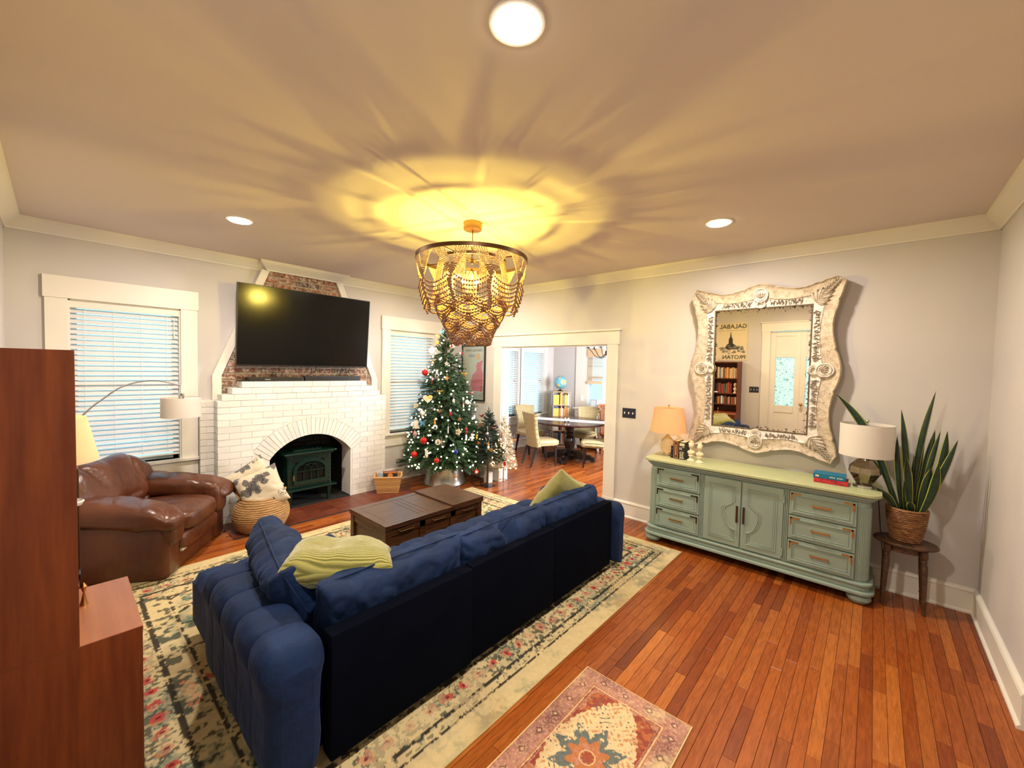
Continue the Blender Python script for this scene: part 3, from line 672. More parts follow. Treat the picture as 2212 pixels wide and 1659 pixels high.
dt.build('rivet_dots', M['black'], st, smooth=True)
for (x, y) in ((2.13, sy), (2.60, sy), (2.13, sy+0.33), (2.60, sy+0.33)):
    MB().add([(x-.01, y, .013), (x+.015, y, .013), (x+.015, y+.025, .013), (x-.01, y+.025, .013), (x-.02, y-.01, .21), (x+.035, y-.01, .21), (x+.035, y+.04, .21), (x-.02, y+.04, .21)],
             [(0, 3, 2, 1), (4, 5, 6, 7), (0, 1, 5, 4), (1, 2, 6, 5), (2, 3, 7, 6), (3, 0, 4, 7)]).build('leg', green, st)
# ================================================================ sofa
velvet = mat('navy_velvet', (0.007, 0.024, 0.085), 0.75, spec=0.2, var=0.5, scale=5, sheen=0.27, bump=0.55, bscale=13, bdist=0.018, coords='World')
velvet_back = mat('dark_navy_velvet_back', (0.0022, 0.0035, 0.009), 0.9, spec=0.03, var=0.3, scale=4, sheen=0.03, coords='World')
sofa = thing('sectional_sofa', 'long navy velvet sectional sofa with tufted arm and chaise on the patterned rug', 'sofa', (2.3, 2.7, 0.008))
SX0, SX1, SY0, SY1 = 1.035, 3.50, 2.30, 3.26
zr = 0.009
# back panels, three sections
for k, (a, b) in enumerate(((1.037, 1.846), (1.850, 2.655), (2.657, 3.498))):
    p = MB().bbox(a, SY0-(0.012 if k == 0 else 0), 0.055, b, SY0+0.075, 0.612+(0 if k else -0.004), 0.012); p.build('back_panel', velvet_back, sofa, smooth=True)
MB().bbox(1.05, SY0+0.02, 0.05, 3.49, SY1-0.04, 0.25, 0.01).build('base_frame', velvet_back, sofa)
for x in (1.12, 1.84, 2.66, 3.40):
    for y in (SY0+0.05, SY1-0.10): MB().lathe([(0.022, zr), (0.028, 0.055)], (x, y, 0), 12).build('leg', M['black'], sofa)
def arm(x0, x1, y0, y1, h, name, nseg, z_lo=0.05):
    """tall padded arm, its top and sides drawn in by channels"""
    nu, ny = 40, 20*nseg; v = []; cx = (x0+x1)/2; w2 = (x1-x0)/2
    for i in range(ny+1):
        t_ = i/ny; y = y0+(y1-y0)*t_
        ch_ = abs(math.sin(PI*t_*nseg))**0.35 if 0 < t_ < 1 else 0
        e0 = min(1, (t_*(y1-y0))/0.07); e1 = min(1, ((1-t_)*(y1-y0))/0.10)
        rd = math.sqrt(max(0, 1-(1-e0)**2))*0.34+0.66; rf = math.sqrt(max(0, 1-(1-e1)**2))*0.30+0.70
        sc_ = (0.93+0.07*ch_)*rd*(rf if t_ > 0.5 else 1)
        hh = h*(0.972+0.028*ch_)*(0.55+0.45*math.sqrt(max(0, 1-(1-e1)**2)) if e1 < 1 else 1)*(1 if e0 >= 1 else 0.86+0.14*math.sqrt(1-(1-e0)**2))
        for j in range(nu):
            a = 2*PI*j/nu; ca, sa = math.cos(a), math.sin(a)
            px_ = cx+w2*sc_*math.copysign(abs(ca)**0.5, ca)
            zc, hz = (z_lo+hh)/2, (hh-z_lo)/2; zz = zc+hz*math.copysign(abs(sa)**0.45, sa)
            # horizontal seam half way up
            sm = math.exp(-((zz-0.34)/0.02)**2)*0.012
            px_ -= math.copysign(sm, ca)*ch_
            # rolled top: narrower below the roll
            if zz < h-0.12: px_ -= math.copysign(0.018, ca)*min(1, (h-0.12-zz)/0.06)
            v.append((px_, y, zz))
    f = [(i*nu+j, i*nu+(j+1) % nu, (i+1)*nu+(j+1) % nu, (i+1)*nu+j) for i in range(ny) for j in range(nu)]+[tuple(range(nu)), tuple(reversed(range(ny*nu, (ny+1)*nu)))]
    MB().add(v, [q[::-1] for q in f]).build(name, velvet, sofa, smooth=True, angle=50)
arm(0.775, 1.035, 2.285, 3.33, 0.635, 'tufted_arm', 5); arm(3.50, 3.685, 2.25, 3.17, 0.575, 'tufted_arm', 5)
def tufted(x0, x1, y0, y1, z0, z1, nx, ny, name):
    """seat cushion drawn into a grid of soft squares"""
    X_, Y_ = nx*8, ny*8; v = []
    for j in range(Y_+1):
        for i in range(X_+1):
            u, w_ = i/X_, j/Y_; x, y = x0+(x1-x0)*u, y0+(y1-y0)*w_
            b = (abs(math.sin(PI*u*nx))*abs(math.sin(PI*w_*ny)))**0.35
            ed = min(u*(x1-x0), (1-u)*(x1-x0), w_*(y1-y0), (1-w_)*(y1-y0)); e = min(1, ed/0.05)
            z = z1-0.022+0.022*b-0.05*(1-math.sqrt(max(0, 1-(1-e)**2)))
            v.append((x, y, z))
    n = X_+1; f = [(j*n+i, j*n+i+1, (j+1)*n+i+1, (j+1)*n+i) for j in range(Y_) for i in range(X_)]
    loop = [i for i in range(n)]+[j*n+X_ for j in range(1, Y_+1)]+[Y_*n+i for i in range(X_-1, -1, -1)]+[j*n for j in range(Y_-1, 0, -1)]
    m0 = len(v); v += [(v[q][0], v[q][1], z0) for q in loop]; L_ = len(loop)
    f += [(loop[k], m0+k, m0+(k+1) % L_, loop[(k+1) % L_]) for k in range(L_)]+[tuple(range(m0+L_-1, m0-1, -1))]
    MB().add(v, f).build(name, velvet, sofa, smooth=True, angle=60)
tufted(1.74, 3.495, SY0+0.09, SY1, 0.22, 0.435, 8, 4, 'seat_cushion')
tufted(0.84, 1.735, 3.34, 3.82, 0.10, 0.425, 4, 2, 'chaise_cushion'); tufted(1.04, 1.735, SY0+0.09, 3.335, 0.22, 0.43, 3, 4, 'seat_cushion')
# loose back cushions of the sofa
def sofa_cushion(label, w, h, t_, mtx, seed, wr=0.016, crumple=0, n=64):
    v, f = pillow(w, h, t_, n, 0.10, wr, 6, seed, 0.33)
    out = []
    for p in v:
        q = p.copy(); e = max(0, 1-abs(p.x)/(w/2))*0+1
        edge_ = max(abs(p.x)/(w/2), abs(p.y)/(h/2)); s_ = math.copysign(1, p.z) if abs(p.z) > 1e-5 else 0
        a = math.atan2(p.y/h, p.x/w)
        q.z += s_*(0.012*abs(math.sin(27*p.x/w+2.5*noise.noise(p*9+Vector((seed, 0, 0)))))-0.006)*max(0, (edge_-0.30))*1.5; q.y += 0.004*math.sin(33*p.x/w+seed)*edge_**4
        if crumple: q.z -= s_*crumple*math.exp(-((p.x)/(0.05))**2)*(0.5+0.5*noise.noise(p*20)); q.y -= crumple*1.6*math.exp(-(p.x/0.06)**2)*(1 if p.y > 0 else 0)
        out.append(mtx @ q)
    o = MB().add(out, f).build('sofa_cushion', velvet, smooth=True, angle=180); weld(o)
    tag(o, label, 'cushion', 'navy velvet back cushions')
    pp = MB().tube([mtx @ Vector((x, y, 0)) for x, y in [(w/2*math.cos(a)*(1/max(abs(math.cos(a)), abs(math.sin(a))))**0.93, h/2*math.sin(a)*(1/max(abs(math.cos(a)), abs(math.sin(a))))**0.93) for a in np.linspace(0, 2*PI, 41)[:-1]]], 0.005, 6, closed=True)
    o2 = pp.build('piping', velvet, o, local=True, smooth=True); return o
def lean(cx, y, cz, tilt, yaw=0, roll=0):
    """cushion standing along x, leaning back towards -y"""
    return Matrix.Translation((cx, y, cz)) @ Euler((0, 0, yaw)).to_matrix().to_4x4() @ Euler((math.radians(90)-tilt*-1, 0, 0)).to_matrix().to_4x4() @ Euler((0, 0, roll)).to_matrix().to_4x4()
sofa_cushion('navy back cushion beside the tufted arm, right behind the nearer green pillow', 0.84, 0.42, 0.23, lean(1.47, 2.50, 0.545, 0.16), 3)
sofa_cushion('navy back cushion with a deep crumple in its middle, in the centre of the sofa', 0.86, 0.39, 0.23, lean(2.28, 2.50, 0.535, 0.16), 11, crumple=0.07)
sofa_cushion('navy back cushion at the sofa end nearest the doorway, under the far green pillow', 0.82, 0.38, 0.23, lean(3.06, 2.50, 0.535, 0.16), 23)
sofa_cushion('big slouching navy cushion standing against the inside of the tufted arm', 0.84, 0.46, 0.24, Matrix.Translation((1.13, 3.02, 0.58)) @ Euler((0, 0, math.radians(80))).to_matrix().to_4x4() @ Euler((math.radians(64), 0, 0)).to_matrix().to_4x4(), 31, wr=0.02)
# green corduroy pillows
cord, nt, b = base_mat('green_corduroy', (0.38, 0.36, 0.09), 0.85, 0, 0.2); b.inputs['Sheen Weight'].default_value = 0.5
tc = N(nt, 'ShaderNodeTexCoord'); wv = N(nt, 'ShaderNodeTexWave', Scale=32, Distortion=0.25); wv.bands_direction = 'Y'; wv.inputs['Detail'].default_value = 1; nt.links.new(tc.outputs['Object'], wv.inputs[0])
rp = N(nt, 'ShaderNodeValToRGB'); rp.color_ramp.elements[0].color = (0.14, 0.14, 0.03, 1); rp.color_ramp.elements[1].color = (0.37, 0.35, 0.10, 1); rp.color_ramp.elements[1].position = 0.6; nt.links.new(wv.outputs[0], rp.inputs[0]); nt.links.new(rp.outputs[0], b.inputs['Base Color'])
bp = N(nt, 'ShaderNodeBump', Strength=0.8, Distance=0.004); nt.links.new(wv.outputs[0], bp.inputs['Height']); nt.links.new(bp.outputs[0], b.inputs['Normal'])
def green_pillow(label, w, h, t_, mtx, seed, dent=0):
    v, f = pillow(w, h, t_, 34, 0.18, 0.012, 7, seed, 0.45)
    if dent:
        for p in v:
            s_ = 1 if p.z > 0 else -1; p.z -= s_*dent*math.exp(-(((p.x+0.10*w)/0.05)**2))*math.exp(-((p.y-0.2*h)/0.16)**2)
    o = MB().add(v, f).build('green_pillow', cord, smooth=True, angle=180); weld(o); o.matrix_world = mtx
    return tag(o, label, 'pillow', 'green corduroy pillows')
green_pillow('green corduroy pillow lying dented across the navy cushions near the tufted arm', 0.54, 0.40, 0.20, Matrix.Translation((1.27, 2.70, 0.715)) @ Euler((math.radians(-6), math.radians(8), math.radians(-30))).to_matrix().to_4x4(), 5, 0.025)
pA, pB, pC = Vector((2.96, 2.82, 0.534)), Vector((3.131, 2.58, 0.911)), Vector((3.528, 2.53, 0.681))
green_pillow('green corduroy pillow standing on a corner at the sofa end near the doorway', 0.47, 0.48, 0.15, frame((pA+pC)/2, pC-pB, pB-pA, (pC-pB).cross(pB-pA)), 9)
# ================================================================ leather armchair, facing the room obliquely
leather = mat('brown_leather', (0.115, 0.034, 0.011), 0.34, spec=0.5, col2=(0.06, 0.016, 0.007), scale=3.5, thr=(0.35, 0.7), bump=0.7, bscale=9, bdist=0.016, stretch=(1, 1, 0.6))
ac = thing('leather_armchair', 'wide worn brown leather armchair with puffy arms under the blinds', 'armchair', (1.125, 5.150, 0), math.radians(-35))
def crease(amp, freq, seed=0):
    def g(p):
        n_ = noise.noise(Vector((p.x*freq+seed, p.y*freq, p.z*freq))); m_ = abs(noise.noise(Vector((p.x*freq*0.6, p.y*freq*2.2+seed, p.z*freq))))
        return p*(1+amp*n_)-Vector((0, 0, 1))*0
    return g
def puff(name, c, s_, e=(0.45, 0.45), rot=(0, 0, 0), fn=None, m_=None, nu=96, nv=48, wr=0.03, fr=5, seed=0):
    g = crease(wr, fr, seed); v, f = superq(*s_, *e, nu, nv, lambda p: g(fn(p) if fn else p)); o = MB().add(place(v, c, rot), f).build(name, m_ or leather, ac, local=True, smooth=True, angle=180); return o
# local: x forward, y to the chair's left (screen: rear), z up
MB().bbox(-0.82, -0.45, 0.0, -0.02, 0.45, 0.26, 0.03).build('base', leather, ac, local=True, smooth=True)
for s_ in (-1, 1):
    arc_ = [(-0.86, 0.0), (-0.02, 0.0), (0.0, 0.05), (0.0, 0.36), (-0.03, 0.45), (-0.10, 0.47), (-0.86, 0.47)]
    m_ = MB(); m_.prism([(x, z) for x, z in arc_], s_*0.30, s_*0.49, 'y'); m_.build('arm_panel', leather, ac, local=True, bevel=0.03, smooth=True, angle=50)
    m_ = MB(); m_.lathe([(0.09, -0.02), (0.105, -0.01), (0.105, 0.01), (0.09, 0.02)], (0, 0, 0), 20)
    puff('arm_cushion', (-0.42, s_*0.40, 0.55), (0.50, 0.155, 0.105), (0.7, 0.6), (0, math.radians(5), s_*math.radians(4)), fn=lambda p: Vector((p.x, p.y, p.z-0.05*(p.x/0.5)**2*(1 if p.x > 0 else 0.2)-0.010*(1-abs(math.sin(p.x*16+p.y*9)))**4)), wr=0.09, fr=6, seed=s_*3)
    puff('arm_front_roll', (-0.02, s_*0.385, 0.40), (0.06, 0.10, 0.14), (0.6, 0.6), seed=s_)
puff('seat_cushion', (-0.40, 0, 0.385), (0.47, 0.30, 0.105), (0.5, 0.45), (0, math.radians(-4), 0), fn=lambda p: Vector((p.x, p.y, p.z-0.03*max(0, p.x/0.47)**2-0.008*(1-abs(math.sin(p.y*15+2*p.x)))**4)), wr=0.03, seed=6)
puff('front_bolster', (-0.05, 0, 0.235), (0.085, 0.31, 0.085), (0.6, 0.35), seed=8)
puff('back_cushion', (-0.74, 0, 0.62), (0.20, 0.50, 0.26), (0.6, 0.55), (0, math.radians(-20), 0), fn=lambda p: Vector((p.x-(0.034*(1-abs(math.sin(6.5*math.atan2(p.y, p.z+0.34))))**3 if p.x > 0 else 0), p.y*(1-0.12*max(0, p.z/0.26)), p.z)), wr=0.09, fr=5, seed=12)
puff('back_shell', (-0.86, 0, 0.42), (0.10, 0.36, 0.36), (0.35, 0.35), (0, math.radians(-8), 0), seed=2, wr=0.01)
MB().box(-0.012, -0.29, 0.155, -0.004+0.01, -0.22, 0.20).build('care_tag', mat('cream_tag', (0.55, 0.5, 0.38), 0.7), ac, local=True)
# ================================================================ trunk coffee table
dwood = mat('dark_walnut', (0.105, 0.040, 0.014), 0.28, spec=0.5, col2=(0.022, 0.008, 0.004), scale=5, stretch=(1, 12, 12), bump=0.1, bscale=40)
ct = thing('trunk_table', 'dark wooden trunk coffee table with panelled sides and lift lid', 'coffee table', (2.6, 3.87, 0.008))
TX0, TX1, TY0, TY1, TZ = 2.06, 3.15, 3.57, 4.17, 0.43
MB().box(TX0+0.02, TY0+0.02, 0.02, TX1-0.02, TY1-0.02, TZ-0.05).build('carcass', dwood, ct)
for (x, y) in ((TX0, TY0), (TX1-0.055, TY0), (TX0, TY1-0.055), (TX1-0.055, TY1-0.055)): MB().bbox(x, y, 0.009, x+0.055, y+0.055, TZ-0.04, 0.003).build('leg', dwood, ct)
for y in (TY0+0.006, TY1-0.020):
    r = MB(); r.box(TX0+0.05, y, 0.03, TX1-0.05, y+0.014, 0.085); r.box(TX0+0.05, y, TZ-0.10, TX1-0.05, y+0.014, TZ-0.04)
    for k in (1, 2): xx = TX0+0.02+(TX1-TX0-0.04)*k/3; r.box(xx-0.028, y, 0.03, xx+0.028, y+0.014, TZ-0.04)
    r.build('side_frame', dwood, ct)
for x in (TX0+0.006, TX1-0.020):
    r = MB(); r.box(x, TY0+0.05, 0.03, x+0.014, TY1-0.05, 0.085); r.box(x, TY0+0.05, TZ-0.10, x+0.014, TY1-0.05, TZ-0.04); r.build('end_frame', dwood, ct)
for k in range(3):
    xx = TX0+0.02+(TX1-TX0-0.04)*(k+0.5)/3
    MB().tube([(xx-0.075, TY0-0.002, TZ-0.066), (xx-0.06, TY0-0.014, TZ-0.074), (xx+0.06, TY0-0.014, TZ-0.074), (xx+0.075, TY0-0.002, TZ-0.066)], 0.006, 6).build('pull', M['bronze'], ct, smooth=True)
# top: frame and boards on the left, plain lift lid on the right
split = TX0+0.70; lid = MB(); a, b, c_, d = TX0-0.008, split, TY0-0.008, TY1+0.008
for q in ((a, c_, b, c_+0.07), (a, d-0.07, b, d), (a, c_+0.07, a+0.07, d-0.07)): lid.bbox(q[0], q[1], TZ-0.038, q[2], q[3], TZ, 0.002)
lid.build('lid_frame', dwood, ct)
for k, (p, q) in enumerate(((a+0.07, a+0.38), (a+0.382, a+0.43), (a+0.432, a+0.48), (a+0.482, b-0.001))): MB().bbox(p+0.0015, c_+0.072, TZ-0.03, q, d-0.072, TZ-0.001, 0.0015).build('board', dwood, ct)
MB().bbox(split+0.004, c_-0.004, TZ-0.036, TX1+0.012, d, TZ+0.014, 0.003).build('lift_lid', dwood, ct)
# ================================================================ sideboard
sage = mat('sage_green_paint', (0.265, 0.35, 0.295), 0.42, spec=0.4, var=0.12, scale=2.5, bump=0.05, bscale=60)
sagetop = mat('sage_green_top', (0.40, 0.43, 0.23), 0.42, spec=0.35, var=0.06, scale=3)
sbd = thing('sideboard', 'long sage green sideboard with fluted corners, six drawers and two doors', 'sideboard', (4.58, 1.475, 0))
BX, BY0, BY1, BZ0, BZ1 = 4.355, 0.60, 2.35, 0.165, 0.815
R_ = 0.075
def rr_poly(x0, y0, x1, y1, r, n=8):
    """outline with its two front corners (at x0) rounded"""
    p = [(x1, y1), (x1, y0)]
    p += [(x0+r-r*math.sin(a), y0+r-r*math.cos(a)) for a in np.linspace(0, PI/2, n)]
    p += [(x0+r-r*math.cos(a), y1-r+r*math.sin(a)) for a in np.linspace(0, PI/2, n)]
    return p
WALLX = XR-0.03
MB().prism(rr_poly(BX+0.012, BY0+0.012, WALLX, BY1-0.012, R_), BZ0, BZ1, 'z').build('carcass', sage, sbd)
fl_ = MB()
for (cy, s_) in ((BY0, -1), (BY1, 1)):
    for k in range(11):
        a = PI/2*(k+0.5)/11; cx_, cyy = BX+0.012+R_-R_*math.cos(a), (BY0+0.012+R_-R_*math.sin(a)) if s_ < 0 else (BY1-0.012-R_+R_*math.sin(a))
        fl_.tube([(cx_, cyy, BZ0+0.015), (cx_, cyy, BZ1-0.07)], 0.0068, 6)
    fl_ = fl_
fl_.build('fluting', sage, sbd, smooth=True, kind='stuff')
MB().prism(rr_poly(4.30, 0.555, WALLX+0.005, 2.385, 0.08), 0.84, 0.865, 'z').build('top', sagetop, sbd, bevel=0.006)
m_ = MB(); m_.prism(rr_poly(4.325, 0.575, WALLX, 2.365, 0.08), 0.815, 0.84, 'z'); m_.prism(rr_poly(4.345, 0.592, WALLX, 2.353, 0.078), 0.795, 0.817, 'z'); m_.build('cornice', sage, sbd, bevel=0.006)
m_ = MB(); m_.prism(rr_poly(4.335, 0.58, WALLX, 2.365, 0.085), 0.145, 0.168, 'z'); m_.prism(rr_poly(4.35, 0.595, WALLX, 2.35, 0.08), 0.105, 0.148, 'z'); m_.prism(rr_poly(4.322, 0.568, WALLX, 2.378, 0.09), 0.08, 0.107, 'z'); m_.build('plinth_moulding', sage, sbd, bevel=0.007)
for (x, y) in ((4.41, 0.66), (4.41, 2.29), (4.70, 0.66), (4.70, 2.29)):
    MB().lathe([(0.03, 0.004), (0.06, 0.012), (0.074, 0.035), (0.068, 0.06), (0.045, 0.078), (0.04, 0.084)], (x, y, 0), 40, flute=lambda a: 0.05*abs(math.sin(9*a))).build('bun_foot', sage, sbd, smooth=True)
FXD = BX
def rectframe(mb, y0, y1, z0, z1, w, x0, x1):
    mb.bbox(x0, y0, z0, x1, y1, z0+w, 0.0025); mb.bbox(x0, y0, z1-w, x1, y1, z1, 0.0025); mb.bbox(x0, y0, z0+w, x1, y0+w, z1-w, 0.0025); mb.bbox(x0, y1-w, z0+w, x1, y1, z1-w, 0.0025)
rows = [(0.185, 0.375), (0.388, 0.578), (0.591, 0.781)]
for (y0, y1, metal) in ((1.835, 2.255, M['bronze']), (0.695, 1.125, M['brass'])):
    for (z0, z1) in rows:
        d = MB().bbox(FXD-0.008, y0, z0, FXD+0.02, y1, z1, 0.003).build('drawer', sage, sbd)
        m_ = MB(); rectframe(m_, y0+0.018, y1-0.018, z0+0.018, z1-0.018, 0.014, FXD-0.015, FXD-0.006); rectframe(m_, y0+0.04, y1-0.04, z0+0.04, z1-0.04, 0.005, FXD-0.012, FXD-0.006); m_.build('raised_moulding', sage, d)
        for (yy, s_) in ((y0+0.012, 1), (y1-0.012, -1)):
            m_ = MB(); zt = z1-0.01
            m_.box(FXD-0.0175, min(yy, yy+s_*0.065), zt-0.012, FXD-0.0145, max(yy, yy+s_*0.065), zt); m_.box(FXD-0.0175, min(yy, yy+s_*0.012), zt-0.06, FXD-0.0145, max(yy, yy+s_*0.012), zt); m_.build('corner_bracket', metal, d)
        yc, zc = (y0+y1)/2, (z0+z1)/2+0.01; m_ = MB()
        m_.bbox(FXD-0.045, yc-0.062, zc-0.006, FXD-0.033, yc+0.062, zc+0.006, 0.002)
        for s_ in (-1, 1): m_.tube([(FXD-0.007, yc+s_*0.055, zc), (FXD-0.04, yc+s_*0.055, zc)], 0.004, 8)
        m_.build('bar_pull', M['brass'], d)
for (y0, y1, s_) in ((1.485, 1.795, 1), (1.165, 1.475, -1)):
    z0, z1 = 0.185, 0.781; d = MB().bbox(FXD-0.008, y0, z0, FXD+0.02, y1, z1, 0.003).build('door', sage, sbd)
    # moulding that steps inwards beside the pulls
    yi, yo = (y0, y1) if s_ > 0 else (y1, y0)   # inner edge (towards the other door), outer edge
    def path(off):
        a = yi+s_*(0.045+off); b_ = yo-s_*(0.045+off); zb, zt = z0+0.05+off, z1-0.05-off; bump_ = [(a, zb)]
        mid = 0.5; n = 8; amp = 0.085
        bump_ += [(a, mid-0.165)]+[(a+s_*amp*math.sin(t_)**1.2, mid-0.165+0.165*(1-math.cos(t_))) for t_ in np.linspace(0.2, PI/2, n)]
        bump_ += [(a+s_*amp*0.93, mid+0.03), (a+s_*amp*0.3, mid+0.075), (a, mid+0.10)]
        return bump_+[(a, zt), (b_, zt), (b_, zb)]
    m_ = MB()
    for off, r in ((0, 0.006), (0.014, 0.0045), (0.026, 0.003)): m_.tube([(FXD-0.0085, y, z) for y, z in path(off)], r, 6, closed=True)
    m_.build('shaped_moulding', sage, d, smooth=True)
    yh = yi+s_*0.022; m_ = MB(); m_.bbox(FXD-0.04, yh-0.008, 0.415, FXD-0.028, yh+0.008, 0.565, 0.002)
    for zz in (0.43, 0.55): m_.tube([(FXD-0.007, yh, zz), (FXD-0.03, yh, zz)], 0.004, 8)
    m_.build('door_pull', M['bronze'], d)
    m_ = MB()
    for zz in (0.25, 0.70): m_.tube([(FXD-0.011, yo+s_*0.004, zz-0.03), (FXD-0.011, yo+s_*0.004, zz+0.03)], 0.005, 8)
    m_.build('hinge', sage, d, smooth=True)
for yv in (1.815, 1.145):
    m_ = MB()
    for k in (-1, 0, 1): m_.tube([(FXD-0.002, yv+k*0.012, 0.175), (FXD-0.002, yv+k*0.012, 0.79)], 0.005, 6)
    m_.build('reeded_strip', sage, sbd, smooth=True)
# ================================================================ mirror
plaster = mat('whitewashed_carved_frame', (0.60, 0.50, 0.37), 0.40, spec=0.6, col2=(0.36, 0.27, 0.17), scale=26, thr=(0.30, 0.55), bump=1.0, bscale=110, bdist=0.006)
plaster2 = mat('whitewashed_inner_band', (0.74, 0.70, 0.62), 0.5, col2=(0.42, 0.36, 0.28), scale=60, thr=(0.32, 0.5), bump=0.7, bscale=160)
carve = mat('carved_leaf_relief', (0.70, 0.64, 0.54), 0.5, col2=(0.30, 0.22, 0.14), scale=30, thr=(0.30, 0.5), bump=0.5, bscale=90)
def crevice_shade(m, dark, lo=0.44, hi=0.51):  # darkens the hollows of a relief: occlusion shade put into the colour
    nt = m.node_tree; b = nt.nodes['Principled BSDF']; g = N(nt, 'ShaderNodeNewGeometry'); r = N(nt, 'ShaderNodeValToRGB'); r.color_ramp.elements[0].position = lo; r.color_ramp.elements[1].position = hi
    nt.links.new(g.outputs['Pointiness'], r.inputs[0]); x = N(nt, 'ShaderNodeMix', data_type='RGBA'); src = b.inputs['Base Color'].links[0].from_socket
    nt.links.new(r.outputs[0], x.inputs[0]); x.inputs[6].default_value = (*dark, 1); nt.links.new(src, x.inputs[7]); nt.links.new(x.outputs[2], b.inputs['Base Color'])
crevice_shade(carve, (0.24, 0.18, 0.11), 0.42, 0.50)
umber = mat('dark_umber_wash', (0.10, 0.065, 0.035), 0.6)
TIL = math.radians(1.3); MCY, MCZ = 1.468, 1.795
mir = thing('wall_mirror', 'large mirror in a wavy whitewashed carved frame above the sideboard', 'mirror', (XR-0.01, MCY, MCZ-0.8))
# local plane: u = to the viewer's right (-y), w = up; d = out of the wall (-x). leaning forward at the top
MM = Matrix.Translation((4.755, MCY, MCZ)) @ Euler((0, -TIL, 0)).to_matrix().to_4x4()
def Q(u, w, d): return MM @ Vector((-d, -u, w))
HW, HH, IW, IH = 0.60, 0.785, 0.395, 0.578
def outline(t):
    """wavy outer edge, t in 0..4 round the four sides; each side bulges at its middle and flares at its corners"""
    s_ = int(t) % 4; u = (t-int(t))*2-1
    bulge = 0.040*math.exp(-(u/0.20)**2)-0.030*math.exp(-((abs(u)-0.50)/0.22)**2)+0.045*max(0, (abs(u)-0.66)/0.34)**1.0
    notch = -0.010*math.exp(-((abs(u)-0.235)/0.02)**2)-0.010*math.exp(-((abs(u)-0.80)/0.02)**2)
    b = bulge+notch; a, c_ = [(HW, HH), (HH, HW), (HW, HH), (HH, HW)][s_]
    k = u*(a-0.02); o = c_-0.02+b
    k = math.copysign(min(abs(k), a), k)
    return [(k, o), (o, -k), (-k, -o), (-o, k)][s_]
NT = 4*60; outer = [outline(4*i/NT) for i in range(NT)]
def inner(i, w, h):
    """matching point on a rectangle of half size w,h"""
    t = 4*i/NT; s_ = int(t) % 4; u = (t-int(t))*2-1
    return [(u*w, h), (w, -u*h), (-u*w, -h), (-w, u*h)][s_]
# fix corners so both rings run the same way round
rings = []
prof = [(1.0, 0.0, -0.03), (1.0, 0.0, 0.035), (0.985, 0, 0.052), (0.955, 0, 0.055), (0.925, 0, 0.042), (0.80, 0, 0.034), (0.42, 0, 0.026), (0.40, 0, 0.032)]
v = []
for (k, _, d) in prof:
    for i in range(NT):
        o = outer[i]; n_ = inner(i, IW, IH); r_n = 0.0025*noise.noise(Vector((o[0]*30*k, o[1]*30*k, d*40)))+0.0015*noise.noise(Vector((o[0]*80*k, o[1]*80, 1)))
        v.append(Q(n_[0]+(o[0]-n_[0])*k, n_[1]+(o[1]-n_[1])*k, d+(r_n*2 if 0 < d else 0)))
f = [(j*NT+i, j*NT+(i+1) % NT, (j+1)*NT+(i+1) % NT, (j+1)*NT+i) for j in range(len(prof)-1) for i in range(NT)]
MB().add(v, f).build('outer_moulding', plaster, mir, smooth=True, angle=60)
v = []; pr2 = [(0.40, 0.030), (0.38, 0.022), (0.30, 0.018), (0.05, 0.012), (0.0, 0.010), (0.0, -0.01)]
for (k, d) in pr2:
    for i in range(NT):
        o = inner(i, IW+0.20, IH+0.20); n_ = inner(i, IW, IH); oo = outer[i]
        a = Vector((n_[0]+(oo[0]-n_[0])*0.40, n_[1]+(oo[1]-n_[1])*0.40)); b2 = Vector(n_); q = b2+(a-b2)*(k/0.40); v.append(Q(q.x, q.y, d))
MB().add(v, [(j*NT+i, j*NT+(i+1) % NT, (j+1)*NT+(i+1) % NT, (j+1)*NT+i) for j in range(len(pr2)-1) for i in range(NT)]).build('inner_band', plaster2, mir, smooth=True, angle=60)
m_ = MB()
for (a, b, c_, d) in ((-IW-0.006, -IH-0.006, IW+0.006, -IH+0.004), (-IW-0.006, IH-0.004, IW+0.006, IH+0.006), (-IW-0.006, -IH, -IW+0.004, IH), (IW-0.004, -IH, IW+0.006, IH)):
    m_.add([Q(a, b, -.005), Q(c_, b, -.005), Q(c_, d, -.005), Q(a, d, -.005), Q(a, b, .016), Q(c_, b, .016), Q(c_, d, .016), Q(a, d, .016)], [(0, 1, 2, 3), (7, 6, 5, 4), (0, 4, 5, 1), (1, 5, 6, 2), (2, 6, 7, 3), (3, 7, 4, 0)])
m_.build('rebate', umber, mir)
silver, nt, b = base_mat('antiqued_mirror_glass', (0.86, 0.80, 0.68), 0.015, 1.0)
ge = N(nt, 'ShaderNodeNewGeometry'); nz = N(nt, 'ShaderNodeTexNoise', Scale=46, Detail=4, Roughness=0.7); nt.links.new(ge.outputs['Position'], nz.inputs[0])
at_ = N(nt, 'ShaderNodeAttribute', attribute_name='pattern'); mul = N(nt, 'ShaderNodeMath', operation='ADD'); nt.links.new(nz.outputs[0], mul.inputs[0]); nt.links.new(at_.outputs['Fac'], mul.inputs[1])
gt = N(nt, 'ShaderNodeMath', operation='GREATER_THAN'); gt.inputs[1].default_value = 0.80; nt.links.new(mul.outputs[0], gt.inputs[0])
mx = N(nt, 'ShaderNodeMix', data_type='RGBA'); nt.links.new(gt.outputs[0], mx.inputs[0]); mx.inputs[6].default_value = (0.86, 0.80, 0.68, 1); mx.inputs[7].default_value = (0.05, 0.035, 0.02, 1); nt.links.new(mx.outputs[2], b.inputs['Base Color'])
m2 = N(nt, 'ShaderNodeMath', operation='MULTIPLY'); m2.inputs[1].default_value = 0.6; nt.links.new(gt.outputs[0], m2.inputs[0])
